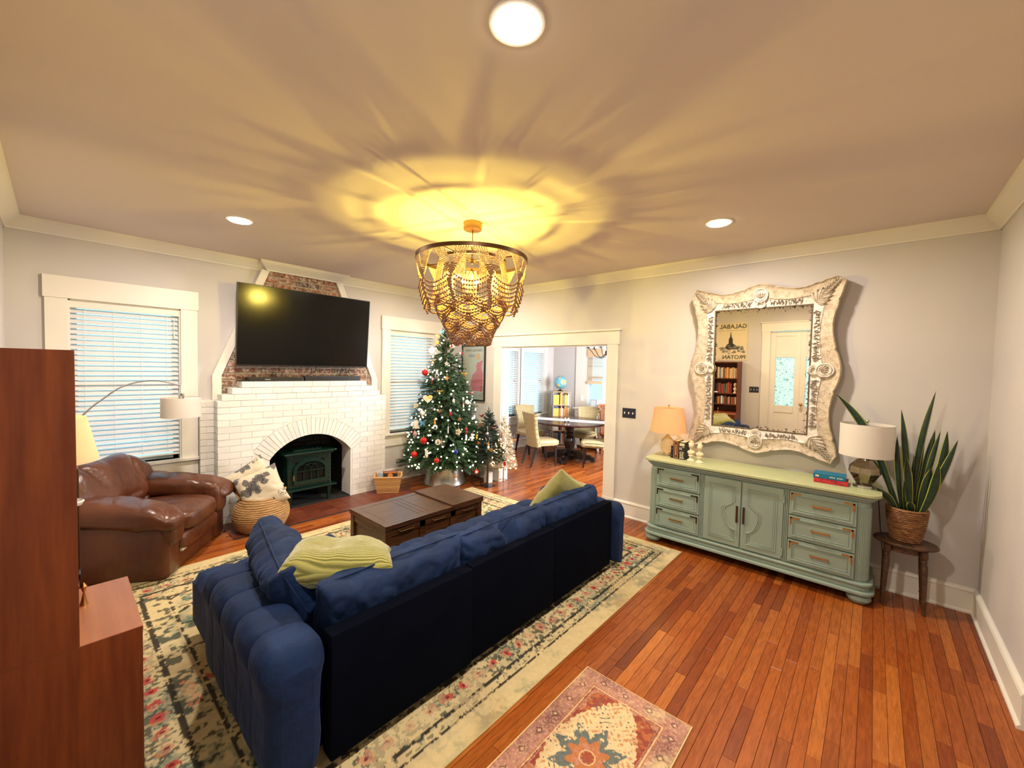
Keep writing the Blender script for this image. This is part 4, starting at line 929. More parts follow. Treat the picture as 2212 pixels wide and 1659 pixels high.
m3 = N(nt, 'ShaderNodeMath', operation='ADD'); m3.inputs[1].default_value = 0.015; nt.links.new(m2.outputs[0], m3.inputs[0]); nt.links.new(m3.outputs[0], b.inputs['Roughness'])
gv = []; GN = 24; cols = []
for j in range(GN+1):
    for i in range(GN+1):
        u, w_ = -1+2*i/GN, -1+2*j/GN; gv.append(Q(u*IW, w_*IH, 0.0)); e = max(abs(u), abs(w_)); c_ = 0.28*max(0, (e-0.80)/0.2)**1.3; cols.append((c_, c_, c_))
g = MB().add(gv, [(j*(GN+1)+i, j*(GN+1)+i+1, (j+1)*(GN+1)+i+1, (j+1)*(GN+1)+i) for j in range(GN) for i in range(GN)]); o = g.build('mirror_glass', silver, mir); set_pattern(o.data, np.array(cols))
# acanthus leaves at the corners, cartouches in the middles, sprigs along the inner band
def leaf_strip(mb, base, ang, L_, wd, d0, curl=0.3, n=7):
    """a ridged pointed leaf lying on the frame"""
    pts = []; a = ang; p = Vector(base)
    for i in range(n+1):
        t_ = i/n; w_ = wd*math.sin(PI*min(1, 0.12+t_*0.88))**0.8; dirv = Vector((math.cos(a), math.sin(a))); nn = Vector((-dirv.y, dirv.x))
        pts.append((p.copy(), nn.copy(), w_)); p = p+dirv*(L_/n); a += curl/n
    v = []
    for p, nn, w_ in pts:
        for s_, dd in ((-1, 0.0), (-0.5, 0.006), (0, 0.010), (0.5, 0.006), (1, 0.0)): v.append(Q(*(p+nn*w_*s_), d0+dd))
    mb.add(v, [(i*5+j, i*5+j+1, (i+1)*5+j+1, (i+1)*5+j) for i in range(n) for j in range(4)])
for sx_ in (-1, 1):
    for sw in (-1, 1):
        m_ = MB(); c0 = Vector((sx_*(IW+0.005), sw*(IH+0.005))); a0 = math.atan2(sw*0.75, sx_*0.8)
        for k in range(-4, 5):
            leaf_strip(m_, c0+Vector((sx_, sw))*(0.02+0.010*(4-abs(k))), a0+k*0.33, 0.115-0.008*abs(k), 0.017, 0.036, curl=-0.5*k/4)
        for k in range(6):
            q = c0+Vector((sx_*0.9, sw))*(0.075+0.021*k)
            for s_ in (-1, 1): leaf_strip(m_, q, a0+s_*0.7, 0.055-0.004*k, 0.011, 0.044, curl=-0.5*s_)
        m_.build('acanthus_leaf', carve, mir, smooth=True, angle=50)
for (cu, cw, ang) in ((0, IH+0.10, PI/2), (0, -IH-0.10, -PI/2), (IW+0.095, 0, 0), (-IW-0.095, 0, PI)):
    m_ = MB(); dr_ = Vector((math.cos(ang), math.sin(ang))); nn = Vector((-dr_.y, dr_.x))
    def P2(a, b): q = Vector((cu, cw))+dr_*a+nn*b; return q
    for r_, rr2 in ((1.0, 0.007), (0.72, 0.005)):
        pl = [P2((0.052*math.cos(t_)+0.010*math.cos(3*t_))*r_+0.015, (0.062*math.sin(t_)+0.008*math.sin(3*t_))*r_) for t_ in np.linspace(0, 2*PI, 33)[:-1]]; m_.tube([Q(q.x, q.y, 0.045) for q in pl], rr2, 6, closed=True)
        pl = [P2(-0.062+0.038*math.cos(t_)*r_, 0.036*math.sin(t_)*r_*(1-0.3*math.cos(t_))) for t_ in np.linspace(0, 2*PI, 25)[:-1]]; m_.tube([Q(q.x, q.y, 0.034) for q in pl], rr2*0.9, 6, closed=True)
    for k in (-2, -1, 0, 1, 2): leaf_strip(m_, P2(-0.01, k*0.004), ang+k*0.38, 0.05, 0.010, 0.043)
    fillp = [P2(0.05*math.cos(t_)+0.015, 0.06*math.sin(t_)) for t_ in np.linspace(0, 2*PI, 25)[:-1]]; v = [Q(q.x, q.y, 0.030) for q in fillp]+[Q(q.x, q.y, 0.042) for q in fillp]; n_ = 24
    m_.add(v, [tuple(range(n_, 2*n_))]+[(i, (i+1) % n_, (i+1) % n_+n_, i+n_) for i in range(n_)])
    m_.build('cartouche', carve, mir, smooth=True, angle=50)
sp = MB()
for s_ in (-1, 1):
    for cw, ln in ((0.30, 0.21), (-0.30, 0.21)):
        for k in range(-8, 9):
            w_ = cw+k*ln/8; cu = s_*(IW+0.042)
            for q in (-1, 1, -1, 1): leaf_strip(sp, (cu+rnd.uniform(-.008, .008), w_+rnd.uniform(-.01, .01)), PI/2+q*rnd.uniform(0.3, 1.5)+(PI if k < 0 else 0), rnd.uniform(0.018, 0.036), rnd.uniform(0.003, 0.0055), 0.019, curl=q*rnd.uniform(0.5, 2.2), n=6)
    for cu, ln in ((0.20, 0.11), (-0.20, 0.11)):
        for k in range(-5, 6):
            u_ = cu+k*ln/5; cw = s_*(IH+0.042)
            for q in (-1, 1, -1, 1): leaf_strip(sp, (u_+rnd.uniform(-.01, .01), cw+rnd.uniform(-.008, .008)), q*rnd.uniform(0.3, 1.5)+(PI if k < 0 else 0), rnd.uniform(0.018, 0.034), rnd.uniform(0.003, 0.005), 0.019, curl=q*rnd.uniform(0.5, 2.2), n=6)
sp.build('sprig_relief', mat('brown_wash_relief', (0.34, 0.28, 0.21), 0.6), mir, smooth=True, angle=50, kind='stuff')
MB().box(4.768, MCY-0.45, 1.15, XR-0.001, MCY+0.45, 1.2).build('wall_batten', umber, mir)
# ================================================================ lamps on the sideboard
linen = cloth_shade('white_linen_shade', (0.80, 0.76, 0.70), 0.30); peach = cloth_shade('warm_linen_shade', (0.85, 0.60, 0.38), 0.5)
merc = mat('mercury_glass', (0.42, 0.36, 0.26), 0.12, 0.9, col2=(0.22, 0.17, 0.10), scale=9)
M['bulb_white'] = mat('lit_lamp_bulb', (1, 1, 1), 0.5, emit=(1.0, 0.62, 0.22), estr=70)
def shade(mb, c, r0, r1, z0, z1, n=40):
    mb.lathe([(r0, z0), (r1, z1), (r1-0.002, z1), (r0-0.002, z0), (r0, z0)], c, n, caps=False)
l1 = thing('table_lamp', 'faceted mercury glass table lamp with white drum shade on the sideboard end', 'lamp', (4.56, 0.665, 0.865)); c = (4.56, 0.665, 0)
m_ = MB(); shade(m_, c, 0.168, 0.168, 1.12, 1.372); m_.build('lamp_shade', linen, l1, smooth=True)
MB().lathe([(0.045, 0.895), (0.062, 0.91), (0.104, 0.985), (0.098, 1.03), (0.055, 1.085), (0.02, 1.10)], c, 9).build('faceted_body', merc, l1)
MB().lathe([(0.07, 0.866), (0.07, 0.888), (0.05, 0.897)], c, 32).build('foot', M['chrome'], l1, smooth=True, angle=40)
m_ = MB(); m_.tube([(c[0], c[1], 1.09), (c[0], c[1], 1.385)], 0.004, 8).ball((c[0], c[1], 1.395), 0.014)
for k in range(3): a = k*2*PI/3; m_.tube([(c[0], c[1], 1.36), (c[0]+0.166*math.cos(a), c[1]+0.166*math.sin(a), 1.365)], 0.002, 5)
m_.build('harp_and_finial', M['chrome'], l1, smooth=True)
clear = mat('amber_tinted_glass', (0.95, 0.80, 0.50), 0.05, trans=0.85, spec=0.5)
l2 = thing('table_lamp', 'small lit glass table lamp with peach shade at the doorway end of the sideboard', 'lamp', (4.60, 2.25, 0.865)); c = (4.60, 2.25, 0)
m_ = MB(); shade(m_, c, 0.180, 0.145, 1.115, 1.372); m_.build('lamp_shade', peach, l2, smooth=True)
MB().lathe([(0.035, 0.888), (0.066, 0.93), (0.072, 0.975), (0.06, 1.03), (0.028, 1.065), (0.014, 1.085)], c, 28).build('glass_body', clear, l2, smooth=True)
MB().lathe([(0.05, 0.866), (0.052, 0.88), (0.036, 0.889)], c, 28).build('foot', M['chrome'], l2, smooth=True, angle=40)
m_ = MB(); m_.tube([(c[0], c[1], 1.08), (c[0], c[1], 1.13)], 0.009, 8); m_.tube([(c[0], c[1], 1.26), (c[0], c[1], 1.39)], 0.003, 8).ball((c[0], c[1], 1.395), 0.011)
for k in range(3): a = k*2*PI/3+0.4; m_.tube([(c[0], c[1], 1.365), (c[0]+0.144*math.cos(a), c[1]+0.144*math.sin(a), 1.365)], 0.002, 5)
m_.build('socket_and_finial', M['brass'], l2, smooth=True)
MB().ball((c[0], c[1], 1.19), 0.028).build('bulb', M['bulb_white'], l2, smooth=True)
# ================================================================ books, busts
paper = mat('page_edges', (0.62, 0.52, 0.34), 0.8, var=0.25, scale=4, stretch=(1, 1, 60))
def book(label, group, spine, x, y0, y1, z0, h, depth, axis='upright', foil=None, marks=(), cat='book', rz=0, single=False, col_mat_=None):
    """upright: spine faces -x, thickness y0..y1; flat: spine faces -x, lies with thickness h"""
    cm = col_mat_ or mat('book_cloth', spine, 0.55, spec=0.3)
    t = thing('book', label, cat, (x+depth/2, (y0+y1)/2, z0), 0, group)
    if axis == 'upright':
        c_ = MB(); c_.bbox(x, y0, z0, x+0.004, y1, z0+h, 0.0015); c_.box(x+0.002, y0, z0, x+depth, y0+0.002, z0+h); c_.box(x+0.002, y1-0.002, z0, x+depth, y1, z0+h); c_.build('cover', cm, t)
        MB().box(x+0.004, y0+0.002, z0+0.003, x+depth-0.004, y1-0.002, z0+h-0.003).build('pages', paper, t)
        if marks:
            g_ = MB(); [g_.box(x-0.0008, y0+(y1-y0)*a, z0+h*b, x+0.0004, y0+(y1-y0)*c2, z0+h*d) for a, b, c2, d in marks]; g_.build('spine_print', foil, t)
    else:
        c_ = MB(); c_.bbox(x, y0, z0, x+depth, y1, z0+0.003, 0.001); c_.bbox(x, y0, z0+h-0.003, x+depth, y1, z0+h, 0.001); c_.bbox(x, y0, z0, x+0.004, y1, z0+h, 0.0015); c_.build('cover', cm, t)
        MB().box(x+0.004, y0+0.003, z0+0.003, x+depth-0.004, y1-0.003, z0+h-0.003).build('pages', paper, t)
        if marks:
            g_ = MB(); [g_.box(x-0.0008, y0+(y1-y0)*a, z0+h*b, x+0.0004, y0+(y1-y0)*c2, z0+h*d) for a, b, c2, d in marks]; g_.build('spine_print', foil, t)
    return t
gold = mat('gold_foil', (0.75, 0.48, 0.20), 0.4, 0.6); cream = mat('cream_print', (0.62, 0.55, 0.38), 0.6)
GZ = 0.8655
book('small black book upright beside the lit glass lamp', 'upright books by the lamp', (0.010, 0.012, 0.03), 4.50, 2.152, 2.176, GZ, 0.125, 0.11, foil=gold, marks=[(0.3, 0.2, 0.7, 0.22), (0.3, 0.75, 0.7, 0.77)])
book('brown leather book with gold bordered spine, upright in the middle of three', 'upright books by the lamp', (0.12, 0.035, 0.015), 4.49, 2.096, 2.148, GZ, 0.182, 0.14, foil=gold,
     marks=[(0.12, 0.05, 0.88, 0.065), (0.12, 0.93, 0.88, 0.945), (0.12, 0.05, 0.17, 0.945), (0.83, 0.05, 0.88, 0.945), (0.42, 0.2, 0.58, 0.8)])
t = book('thick upright book with black and cream lettered spine beside the busts', 'upright books by the lamp', (0.02, 0.022, 0.02), 4.485, 2.030, 2.092, GZ, 0.176, 0.15, foil=cream, marks=[(0.1, 0.78, 0.9, 0.94), (0.1, 0.70, 0.4, 0.74), (0.5, 0.55, 0.62, 0.7), (0.75, 0.55, 0.87, 0.7), (0.1, 0.06, 0.9, 0.09)])
def text(s_, size, mtx, m_, parent=None, name='lettering', extrude=0.0004, font_scale=(1, 1), bold=0.0):
    cu = bpy.data.curves.new(name, 'FONT'); cu.body = s_; cu.size = size; cu.extrude = extrude; cu.align_x = 'CENTER'; cu.align_y = 'CENTER'; cu.offset = bold; cu.resolution_u = 3
    o = bpy.data.objects.new(name, cu); COL.objects.link(o); dg = bpy.context.evaluated_depsgraph_get(); me = bpy.data.meshes.new_from_object(o.evaluated_get(dg)); bpy.data.objects.remove(o)
    me.name = name; me.materials.clear(); me.materials.append(m_); off = wloc(parent) if parent else Vector((0, 0, 0))
    me.transform(Matrix.Diagonal((font_scale[0], font_scale[1], 1, 1))); me.transform(Matrix.Translation(-off) @ mtx); return link(name, me, parent)
text('2002', 0.060, frame((4.4835, 2.061, GZ+0.045), (0, 0, 1), (0, 1, 0), (-1, 0, 0)), cream, t, font_scale=(0.62, 0.9), bold=0.0006)
book('blue cloth book with gilt spine lettering, top of the flat pair', 'books lying flat', (0.01, 0.14, 0.25), 4.47, 0.775, 0.985, GZ+0.037, 0.036, 0.15, 'flat', cream, [(0.1+0.045*k, 0.35, 0.125+0.045*k, 0.65) for k in range(9) if k != 4]+[(0.82, 0.3, 0.93, 0.7)])
redb = mat('red_patterned_cloth', (0.48, 0.02, 0.03), 0.5, col2=(0.25, 0.01, 0.02), scale=45, thr=(0.45, 0.5))
book('red patterned cloth book underneath the blue one', 'books lying flat', (0, 0, 0), 4.465, 0.76, 0.98, GZ, 0.036, 0.155, 'flat', None, (), col_mat_=redb)
marble = mat('cream_plaster', (0.72, 0.60, 0.40), 0.6, bump=0.2, bscale=90)
def bust(label, x, y, z, s_=1.0, tall_hair=True, group='plaster busts', yaw=0):
    t = thing('bust', label, 'bust', (x, y, z), yaw, group)
    MB().lathe([(0.034*s_, 0), (0.034*s_, 0.008*s_), (0.022*s_, 0.016*s_), (0.014*s_, 0.03*s_), (0.018*s_, 0.045*s_), (0.026*s_, 0.05*s_), (0.02*s_, 0.056*s_)], (0, 0, 0), 20).build('pedestal', marble, t, local=True, smooth=True, angle=40)
    m_ = MB(); v, f = superq(0.022*s_, 0.040*s_, 0.024*s_, 0.9, 0.85, 24, 14, lambda p: Vector((p.x, p.y*(0.72+0.45*max(0, p.z/(0.024*s_))), p.z-0.010*s_*(abs(p.y)/(0.04*s_))**2*(1 if p.z > 0 else 0)))); m_.add(place(v, (0, 0, 0.076*s_)), f)
    m_.lathe([(0.022*s_, 0.085*s_), (0.013*s_, 0.105*s_), (0.013*s_, 0.125*s_)], (0, 0, 0), 14); m_.build('torso', marble, t, local=True, smooth=True)
    def face(p):
        q = p.copy()
        if p.x < 0:
            q.x -= 0.006*s_*math.exp(-((p.y/0.005/s_)**2))*math.exp(-(((p.z+0.002*s_)/(0.008*s_))**2))      # nose
            q.x += 0.0025*s_*math.exp(-(((abs(p.y)-0.008*s_)/(0.004*s_))**2))*math.exp(-(((p.z-0.004*s_)/(0.004*s_))**2))
        return q
    v, f = superq(0.026*s_, 0.0215*s_, 0.031*s_, 0.95, 0.95, 28, 20, face); MB().add(place(v, (-0.002, 0, 0.143*s_)), f).build('head', marble, t, local=True, smooth=True)
    m_ = MB(); rr = random.Random(int(y*100))
    for k in range(34):
        a = rr.uniform(0, 2*PI); e = rr.uniform(0.1, 1.4); px_ = 0.024*math.cos(e)*math.cos(a); 
        if px_ < -0.010 and e < 0.9: continue
        m_.ball((px_*s_+0.002, 0.021*math.cos(e)*math.sin(a)*s_, (0.148+0.027*math.sin(e)+(0.006*math.sin(e) if tall_hair else 0))*s_), 0.0062*s_, 8, 5)
    m_.build('hair', marble, t, local=True, smooth=True); return t
bust('small cream bust with piled hair right beside the upright books', 4.50, 1.975, GZ, 1.08, True)
bust('small cream bust with short curls, standing clear of the upright books', 4.47, 1.885, GZ, 1.06, False)
# ================================================================ plant stand and snake plant
oldoak = mat('worn_dark_oak', (0.11, 0.05, 0.022), 0.45, col2=(0.035, 0.016, 0.008), scale=6, stretch=(1, 7, 7), bump=0.3)
ps = thing('plant_stand', 'small oval dark wood side table with four turned legs in the corner', 'side table', (4.60, 0.41, 0))
MB().lathe([(0.168, 0.475), (0.178, 0.482), (0.180, 0.492), (0.172, 0.50), (0.0, 0.50)], (4.60, 0.41, 0), 40, sx=0.82, sy=1.03, caps=False).lathe([(0.16, 0.476), (0.0, 0.476)], (4.60, 0.41, 0), 40, sx=0.82, sy=1.03, caps=False).build('tabletop', oldoak, ps, smooth=True, angle=50)
MB().lathe([(0.118, 0.425), (0.118, 0.477)], (4.60, 0.41, 0), 32, sx=0.85, sy=1.03).build('apron', oldoak, ps, smooth=True, angle=50)
for k in range(4):
    a = math.radians(45+90*k); x, y = 4.60+0.125*math.cos(a), 0.41+0.14*math.sin(a); fx, fy = x+0.018*math.cos(a), y+0.02*math.sin(a)
    zs = [0.004, 0.05, 0.09, 0.10, 0.11, 0.13, 0.30, 0.36, 0.385, 0.395, 0.405, 0.415, 0.47]; rs = [0.010, 0.013, 0.0125, 0.017, 0.013, 0.0145, 0.02, 0.021, 0.014, 0.021, 0.014, 0.022, 0.022]
    MB().tube([(fx+(x-fx)*z/0.47, fy+(y-fy)*z/0.47, z) for z in zs], rs, 14).build('leg', oldoak, ps, smooth=True, angle=60)
wick = pieces_mat('woven_seagrass', [(0.20, 0.085, 0.03), (0.30, 0.14, 0.05), (0.13, 0.05, 0.02), (0.36, 0.19, 0.08)], 0.6, bump=0.4)
sn = thing('snake_plant', 'tall snake plant with yellow edged leaves in a woven brown basket', 'potted plant', (4.61, 0.41, 0.502)); pc = Vector((4.61, 0.41, 0.503))
def woven(mb, c, rz, h, rows, nst, r_at, thick=0.005, ph=0.5):
    """strands that pass in and out of the stakes, row by row; r_at(t) = radius at height share t"""
    for r in range(rows):
        t_ = (r+0.5)/rows; R = r_at(t_); z = c[2]+t_*h
        for k in range(nst):
            a0 = 2*PI*(k+(r % 2)*ph)/nst; a1 = a0+2*PI/nst*1.02; pts = []
            for q in range(5): a = a0+(a1-a0)*q/4; rr = R+thick*0.9*math.sin(PI*q/4); pts.append((c[0]+rr*math.cos(a), c[1]+rr*math.sin(a), z))
            mb.tube(pts, h/rows*0.52, 5, caps=False)
m_ = MB(); woven(m_, pc, 0, 0.25, 17, 22, lambda t_: 0.078+0.036*t_+0.006*math.sin(PI*t_)); m_.build('basket', wick, sn, smooth=True, kind='stuff')
MB().lathe([(0.07, 0.0), (0.076, 0.005), (0.110, 0.235), (0.104, 0.235), (0.06, 0.02)], pc, 28).build('liner', mat('basket_liner', (0.05, 0.025, 0.012), 0.8), sn, smooth=True)
m_ = MB(); m_.tube([(pc.x+0.115*math.cos(a), pc.y+0.115*math.sin(a), pc.z+0.247) for a in np.linspace(0, 2*PI, 33)[:-1]], 0.007, 8, closed=True); m_.build('rim', wick, sn, smooth=True)
MB().lathe([(0.103, 0.222), (0.0, 0.228)], pc, 24, caps=False).build('soil', mat('soil', (0.02, 0.012, 0.008), 0.95, bump=1), sn)
lf = mat('snake_leaf', (0.012, 0.040, 0.016), 0.38, spec=0.5, col2=(0.004, 0.016, 0.008), scale=14, stretch=(1, 1, 3), coords='World'); lfe = mat('leaf_margin', (0.34, 0.36, 0.07), 0.4)
def blade(b0, tip, wd, bow=(0, 0, 0), n=14, twist=0.3, side=None):
    """long leaf from b0 to tip, channelled, with pale margins"""
    b0, tip, bow = Vector(b0), Vector(tip), Vector(bow); v = []; L_ = (tip-b0).length
    axis = (tip-b0).normalized(); view = (CAM-b0); view.z = 0; view.normalize(); sd = axis.cross(view).normalized() if side is None else Vector(side)
    for i in range(n+1):
        t_ = i/n; p = b0+(tip-b0)*t_+bow*math.sin(PI*t_); w_ = wd*(0.42+0.58*math.sin(min(1, t_*1.7)*PI/2))*(1-max(0, (t_-0.55)/0.45)**2.2)
        tw = twist*(t_-0.3); s_ = (sd*math.cos(tw)+view*math.sin(tw)).normalized(); nn = axis.cross(s_).normalized()
        for k, cch in ((-1, 0.22), (-0.80, 0.13), (-0.4, 0.03), (0, 0), (0.4, 0.03), (0.80, 0.13), (1, 0.22)): v.append(p+s_*(k*w_/2)-nn*(cch*w_)*-1)
    f = []; fm = []
    for i in range(n):
        for j in range(6): f.append((i*7+j, i*7+j+1, (i+1)*7+j+1, (i+1)*7+j)); fm.append(1 if j in (0, 5) else 0)
    m_ = MB(); m_.add([p-wloc(sn) for p in v], f); m_.m = fm; me = pydata('leaf', m_.v, m_.f, [lf, lfe], True, None, fm); o = link('leaf', me, sn)
    so = o.modifiers.new('thickness', 'SOLIDIFY'); so.thickness = 0.003; so.use_rim = True
    return o
tips = [((2022, 845), 4.62, 0.042, (1972, 1098), (-10, -18)), ((1947, 884), 4.58, 0.044, (1960, 1100), (4, 0)), ((1999, 929), 4.66, 0.034, (1968, 1100), (0, 0)), ((2020, 929), 4.64, 0.050, (1980, 1102), (0, -14)), ((2032, 931), 4.60, 0.034, (1982, 1100), (0, -22)),
        ((2047, 931), 4.56, 0.058, (1988, 1104), (12, 4)), ((2070, 950), 4.52, 0.046, (1994, 1108), (0, 12)), ((1938, 941), 4.60, 0.040, (1950, 1098), (-4, 0)), ((1922, 1040), 4.56, 0.022, (1944, 1100), (0, 0)), ((1890, 1052), 4.50, 0.050, (1938, 1104), (6, -10)),
        ((1966, 1083), 4.505, 0.050, (1968, 1120), (0, 0)), ((1958, 985), 4.53, 0.052, (1966, 1108), (0, 0)), ((1975, 985), 4.62, 0.040, (1974, 1100), (0, 0)), ((1953, 1040), 4.55, 0.030, (1956, 1102), (0, 0)), ((2012, 1010), 4.56, 0.060, (1984, 1106), (0, 0)), ((2028, 1000), 4.50, 0.056, (1986, 1110), (8, 6))]
for (tp, X_, wd, bs, bw) in tips:
    T_ = at(*tp, x=X_); b0 = at(*bs, x=4.58); b0 = Vector((pc.x+(b0.x-pc.x)*0.5+(X_-4.6)*0.5, min(max(b0.y, pc.y-0.07), pc.y+0.07), pc.z+0.215)); k = (T_-b0).length
    bow = -RT*0+Vector((0, -bw[0]*0.0025, 0))+Vector((0, 0, -bw[1]*0.0014)); blade(b0, T_, wd, bow, twist=rnd.uniform(-0.4, 0.4))
blade((4.57, 0.46, pc.z+0.215), at(1806, 850, x=4.66), 0.062, (0.03, -0.02, 0.10), n=20)
# cord of the faceted lamp running down behind
tag(MB().tube([(4.70, 0.60, 0.866), (4.80, 0.58, 0.85), (4.80, 0.55, 0.5), (4.79, 0.52, 0.2), (4.77, 0.50, 0.02), (4.78, 0.7, 0.012)], 0.003, 6).build('lamp_cord', M['black'], smooth=True), 'thin dark lamp cord falling behind the sideboard end', 'cord')
# ================================================================ rugs: pattern woven into the mesh's own colours
def vnoise(x, y, sc_, seed=0, octv=3):
    """smooth value noise on arrays"""
    out = np.zeros_like(x); amp = 1; tot = 0; rs = np.random.RandomState(seed)
    for o in range(octv):
        g = rs.rand(64, 64); xx = x*sc_; yy = y*sc_; xi = np.floor(xx).astype(int); yi = np.floor(yy).astype(int); fx = xx-xi; fy = yy-yi
        fx = fx*fx*(3-2*fx); fy = fy*fy*(3-2*fy); a = g[xi % 64, yi % 64]; b = g[(xi+1) % 64, yi % 64]; c = g[xi % 64, (yi+1) % 64]; d = g[(xi+1) % 64, (yi+1) % 64]
        out += amp*((a*(1-fx)+b*fx)*(1-fy)+(c*(1-fx)+d*fx)*fy); tot += amp; amp *= 0.5; sc_ *= 2.03
    return out/tot
def lerp(c, col, m): m = np.clip(m, 0, 1)[..., None]; return c*(1-m)+np.array(col)*m
def rug_mesh(name, x0, x1, y0, y1, res, thick, colfn, mat_, parent=None):
    nx, ny = int((x1-x0)/res), int((y1-y0)/res); u = np.linspace(x0, x1, nx+1); w = np.linspace(y0, y1, ny+1); X_, Y_ = np.meshgrid(u, w)
    Z = thick+0.0012*vnoise(X_, Y_, 12, 5); ed = np.minimum(np.minimum(X_-x0, x1-X_), np.minimum(Y_-y0, y1-Y_)); Z = np.where(ed < 1e-6, 0.0015, Z)
    v = np.stack([X_, Y_, Z], -1).reshape(-1, 3); idx = np.arange((nx+1)*(ny+1)).reshape(ny+1, nx+1)
    q = np.stack([idx[:-1, :-1], idx[:-1, 1:], idx[1:, 1:], idx[1:, :-1]], -1).reshape(-1, 4)
    me = bpy.data.meshes.new(name); me.vertices.add(len(v)); me.vertices.foreach_set('co', v.ravel()); me.loops.add(q.size); me.loops.foreach_set('vertex_index', q.ravel().astype(np.int32))
    me.polygons.add(len(q)); me.polygons.foreach_set('loop_start', np.arange(0, q.size, 4, dtype=np.int32)); me.update(calc_edges=True); me.validate()
    me.polygons.foreach_set('use_smooth', np.ones(len(q), dtype=bool))
    set_pattern(me, colfn(X_-x0, Y_-y0, x1-x0, y1-y0).reshape(-1, 3)); me.materials.append(mat_)
    o = link(name, me, parent); return o
CREAM, DARKG, INK, RED, ORG, GREY, TEAL, TAN = S(206, 188, 142), S(62, 70, 60), S(34, 30, 30), S(178, 62, 58), S(214, 128, 84), S(150, 148, 120), S(86, 120, 108), S(176, 152, 108)
def big_rug(x, y, L_, W_):
    c = np.ones(x.shape+(3,))*np.array(CREAM); n1 = vnoise(x, y, 1.6, 1); n2 = vnoise(x, y, 26, 2); n3 = vnoise(x, y, 55, 3); n4 = vnoise(x, y, 5, 4)
    wx = x+0.05*(vnoise(x, y, 4, 7)-0.5)+0.012*(n3-0.5); wy = y+0.05*(vnoise(x, y, 4, 8)-0.5)+0.012*(n2-0.5)
    c = lerp(c, GREY, (n4-0.46)*4*(n2 > 0.36)); c = lerp(c, TEAL, (vnoise(x, y, 2.6, 77)-0.58)*3*(n2 > 0.45)); c = lerp(c, TAN, (vnoise(x, y, 3, 21)-0.55)*3)
    e = np.minimum(np.minimum(x, L_-x), np.minimum(y, W_-y)); ew = e+0.012*(n3-0.5)
    s_ = np.where((x < L_-x) & (x < y) & (x < W_-y) | ((L_-x) < np.minimum(y, W_-y)), y, x)      # distance along the side
    # field: scrolling outlines around a stepped medallion
    dx, dy = (wx-L_/2), (wy-W_/2); fld = e > 0.50
    sw = np.sin(dx*4.4+2.4*np.sin(dy*3.1))*np.cos(dy*4.8+2.0*np.sin(dx*2.7)); ln = (np.abs(sw-0.18) < 0.075+0.05*(n1-0.5))&(n2 > 0.28); c = lerp(c, INK, (fld & ln)*0.9)
    sw2 = np.sin(dx*9+3*np.sin(dy*5)+1)*np.cos(dy*8.2+2*np.cos(dx*6)); c = lerp(c, ORG, (fld & (np.abs(sw-0.32) < 0.045) & (n4 > 0.48))*0.85); c = lerp(c, TEAL, (fld & (sw2 < -0.72) & (n3 > 0.48))*0.8)
    c = lerp(c, RED, (fld & (sw2 > 0.90) & (n3 > 0.4))*0.8); c = lerp(c, DARKG, (fld & (sw > 0.80) & (n3 > 0.50))*0.85)
    st = lambda a: np.floor(a/0.11)*0.11
    med = st(np.abs(x-L_/2)*0.72)+st(np.abs(y-W_/2)); 
    for r in (0.55, 0.88, 1.21): c = lerp(c, INK, (fld & (np.abs(med-r) < 0.01))*0.0)
    gx = np.abs(((wx*1.0+0.2) % 0.62)-0.31); gy = np.abs(((wy+0.1) % 0.56)-0.28); sq = np.maximum(st(gx)+gy*0.6, gy); c = lerp(c, INK, (fld & (np.abs(sq-0.20) < 0.006) & (n1 > 0.48))*0.8)
    c = lerp(c, DARKG, (fld & (n2 > 0.60) & (n4 > 0.52))*0.75); c = lerp(c, INK, (fld & (n3 > 0.66) & (n4 > 0.6))*0.5)
    # borders from the outside in
    c = lerp(c, GREY, ((ew < 0.12) & (n2 > 0.62) & (n4 > 0.5))*0.5)
    c = lerp(c, INK, ((np.abs(ew-0.135) < 0.007) & (n2 > 0.30))*0.95)
    c = lerp(c, INK, ((np.abs(ew-0.195) < 0.012+0.02*(n3-0.5)) & (n2 > 0.30))*0.95); c = lerp(c, DARKG, ((ew > 0.15) & (ew < 0.20) & (n3 > 0.6))*0.7)
    band = (ew > 0.205) & (ew < 0.34); ph = (s_/0.115) % 1; fr = np.hypot((ph-0.5)*0.115, e-0.28); c = lerp(c, TEAL, (band & (fr < 0.055) & (n2 > 0.56))*0.6); c = lerp(c, DARKG, (band & (n3 > 0.56) & (fr > 0.03))*0.85)
    c = lerp(c, RED, (band & (fr < 0.026+0.03*(n3-0.5)))*(0.45+0.45*(n4 > 0.45))); c = lerp(c, S(110, 20, 34), (band & (fr < 0.010))*0.9); c = lerp(c, ORG, (band & (fr < 0.045) & (fr > 0.03) & (n2 > 0.6))*0.6)
    c = lerp(c, INK, ((np.abs(ew-0.355) < 0.014) & (n2 > 0.32))*0.92); c = lerp(c, DARKG, ((ew > 0.37) & (ew < 0.48) & (n2 > 0.56))*0.85); c = lerp(c, ORG, ((ew > 0.39) & (ew < 0.46) & (n4 > 0.66) & (n3 > 0.45))*0.8); c = lerp(c, INK, ((np.abs(ew-0.495) < 0.010) & (n2 > 0.35))*0.9)
    # worn patches and pile
    c = lerp(c, CREAM, ((vnoise(x, y, 7, 12) > 0.64) & (n3 > 0.45))*0.5); return c*(0.80+0.22*n3)[..., None]
rm = col_mat('rug_pile', 0.95, 0.6, 420)
rug = rug_mesh('area_rug', RUG[0], RUG[1], RUG[2], RUG[3], 0.0072, 0.0065, big_rug, rm); tag(rug, 'large cream patterned area rug with floral borders under the sofa and trunk', 'rug')
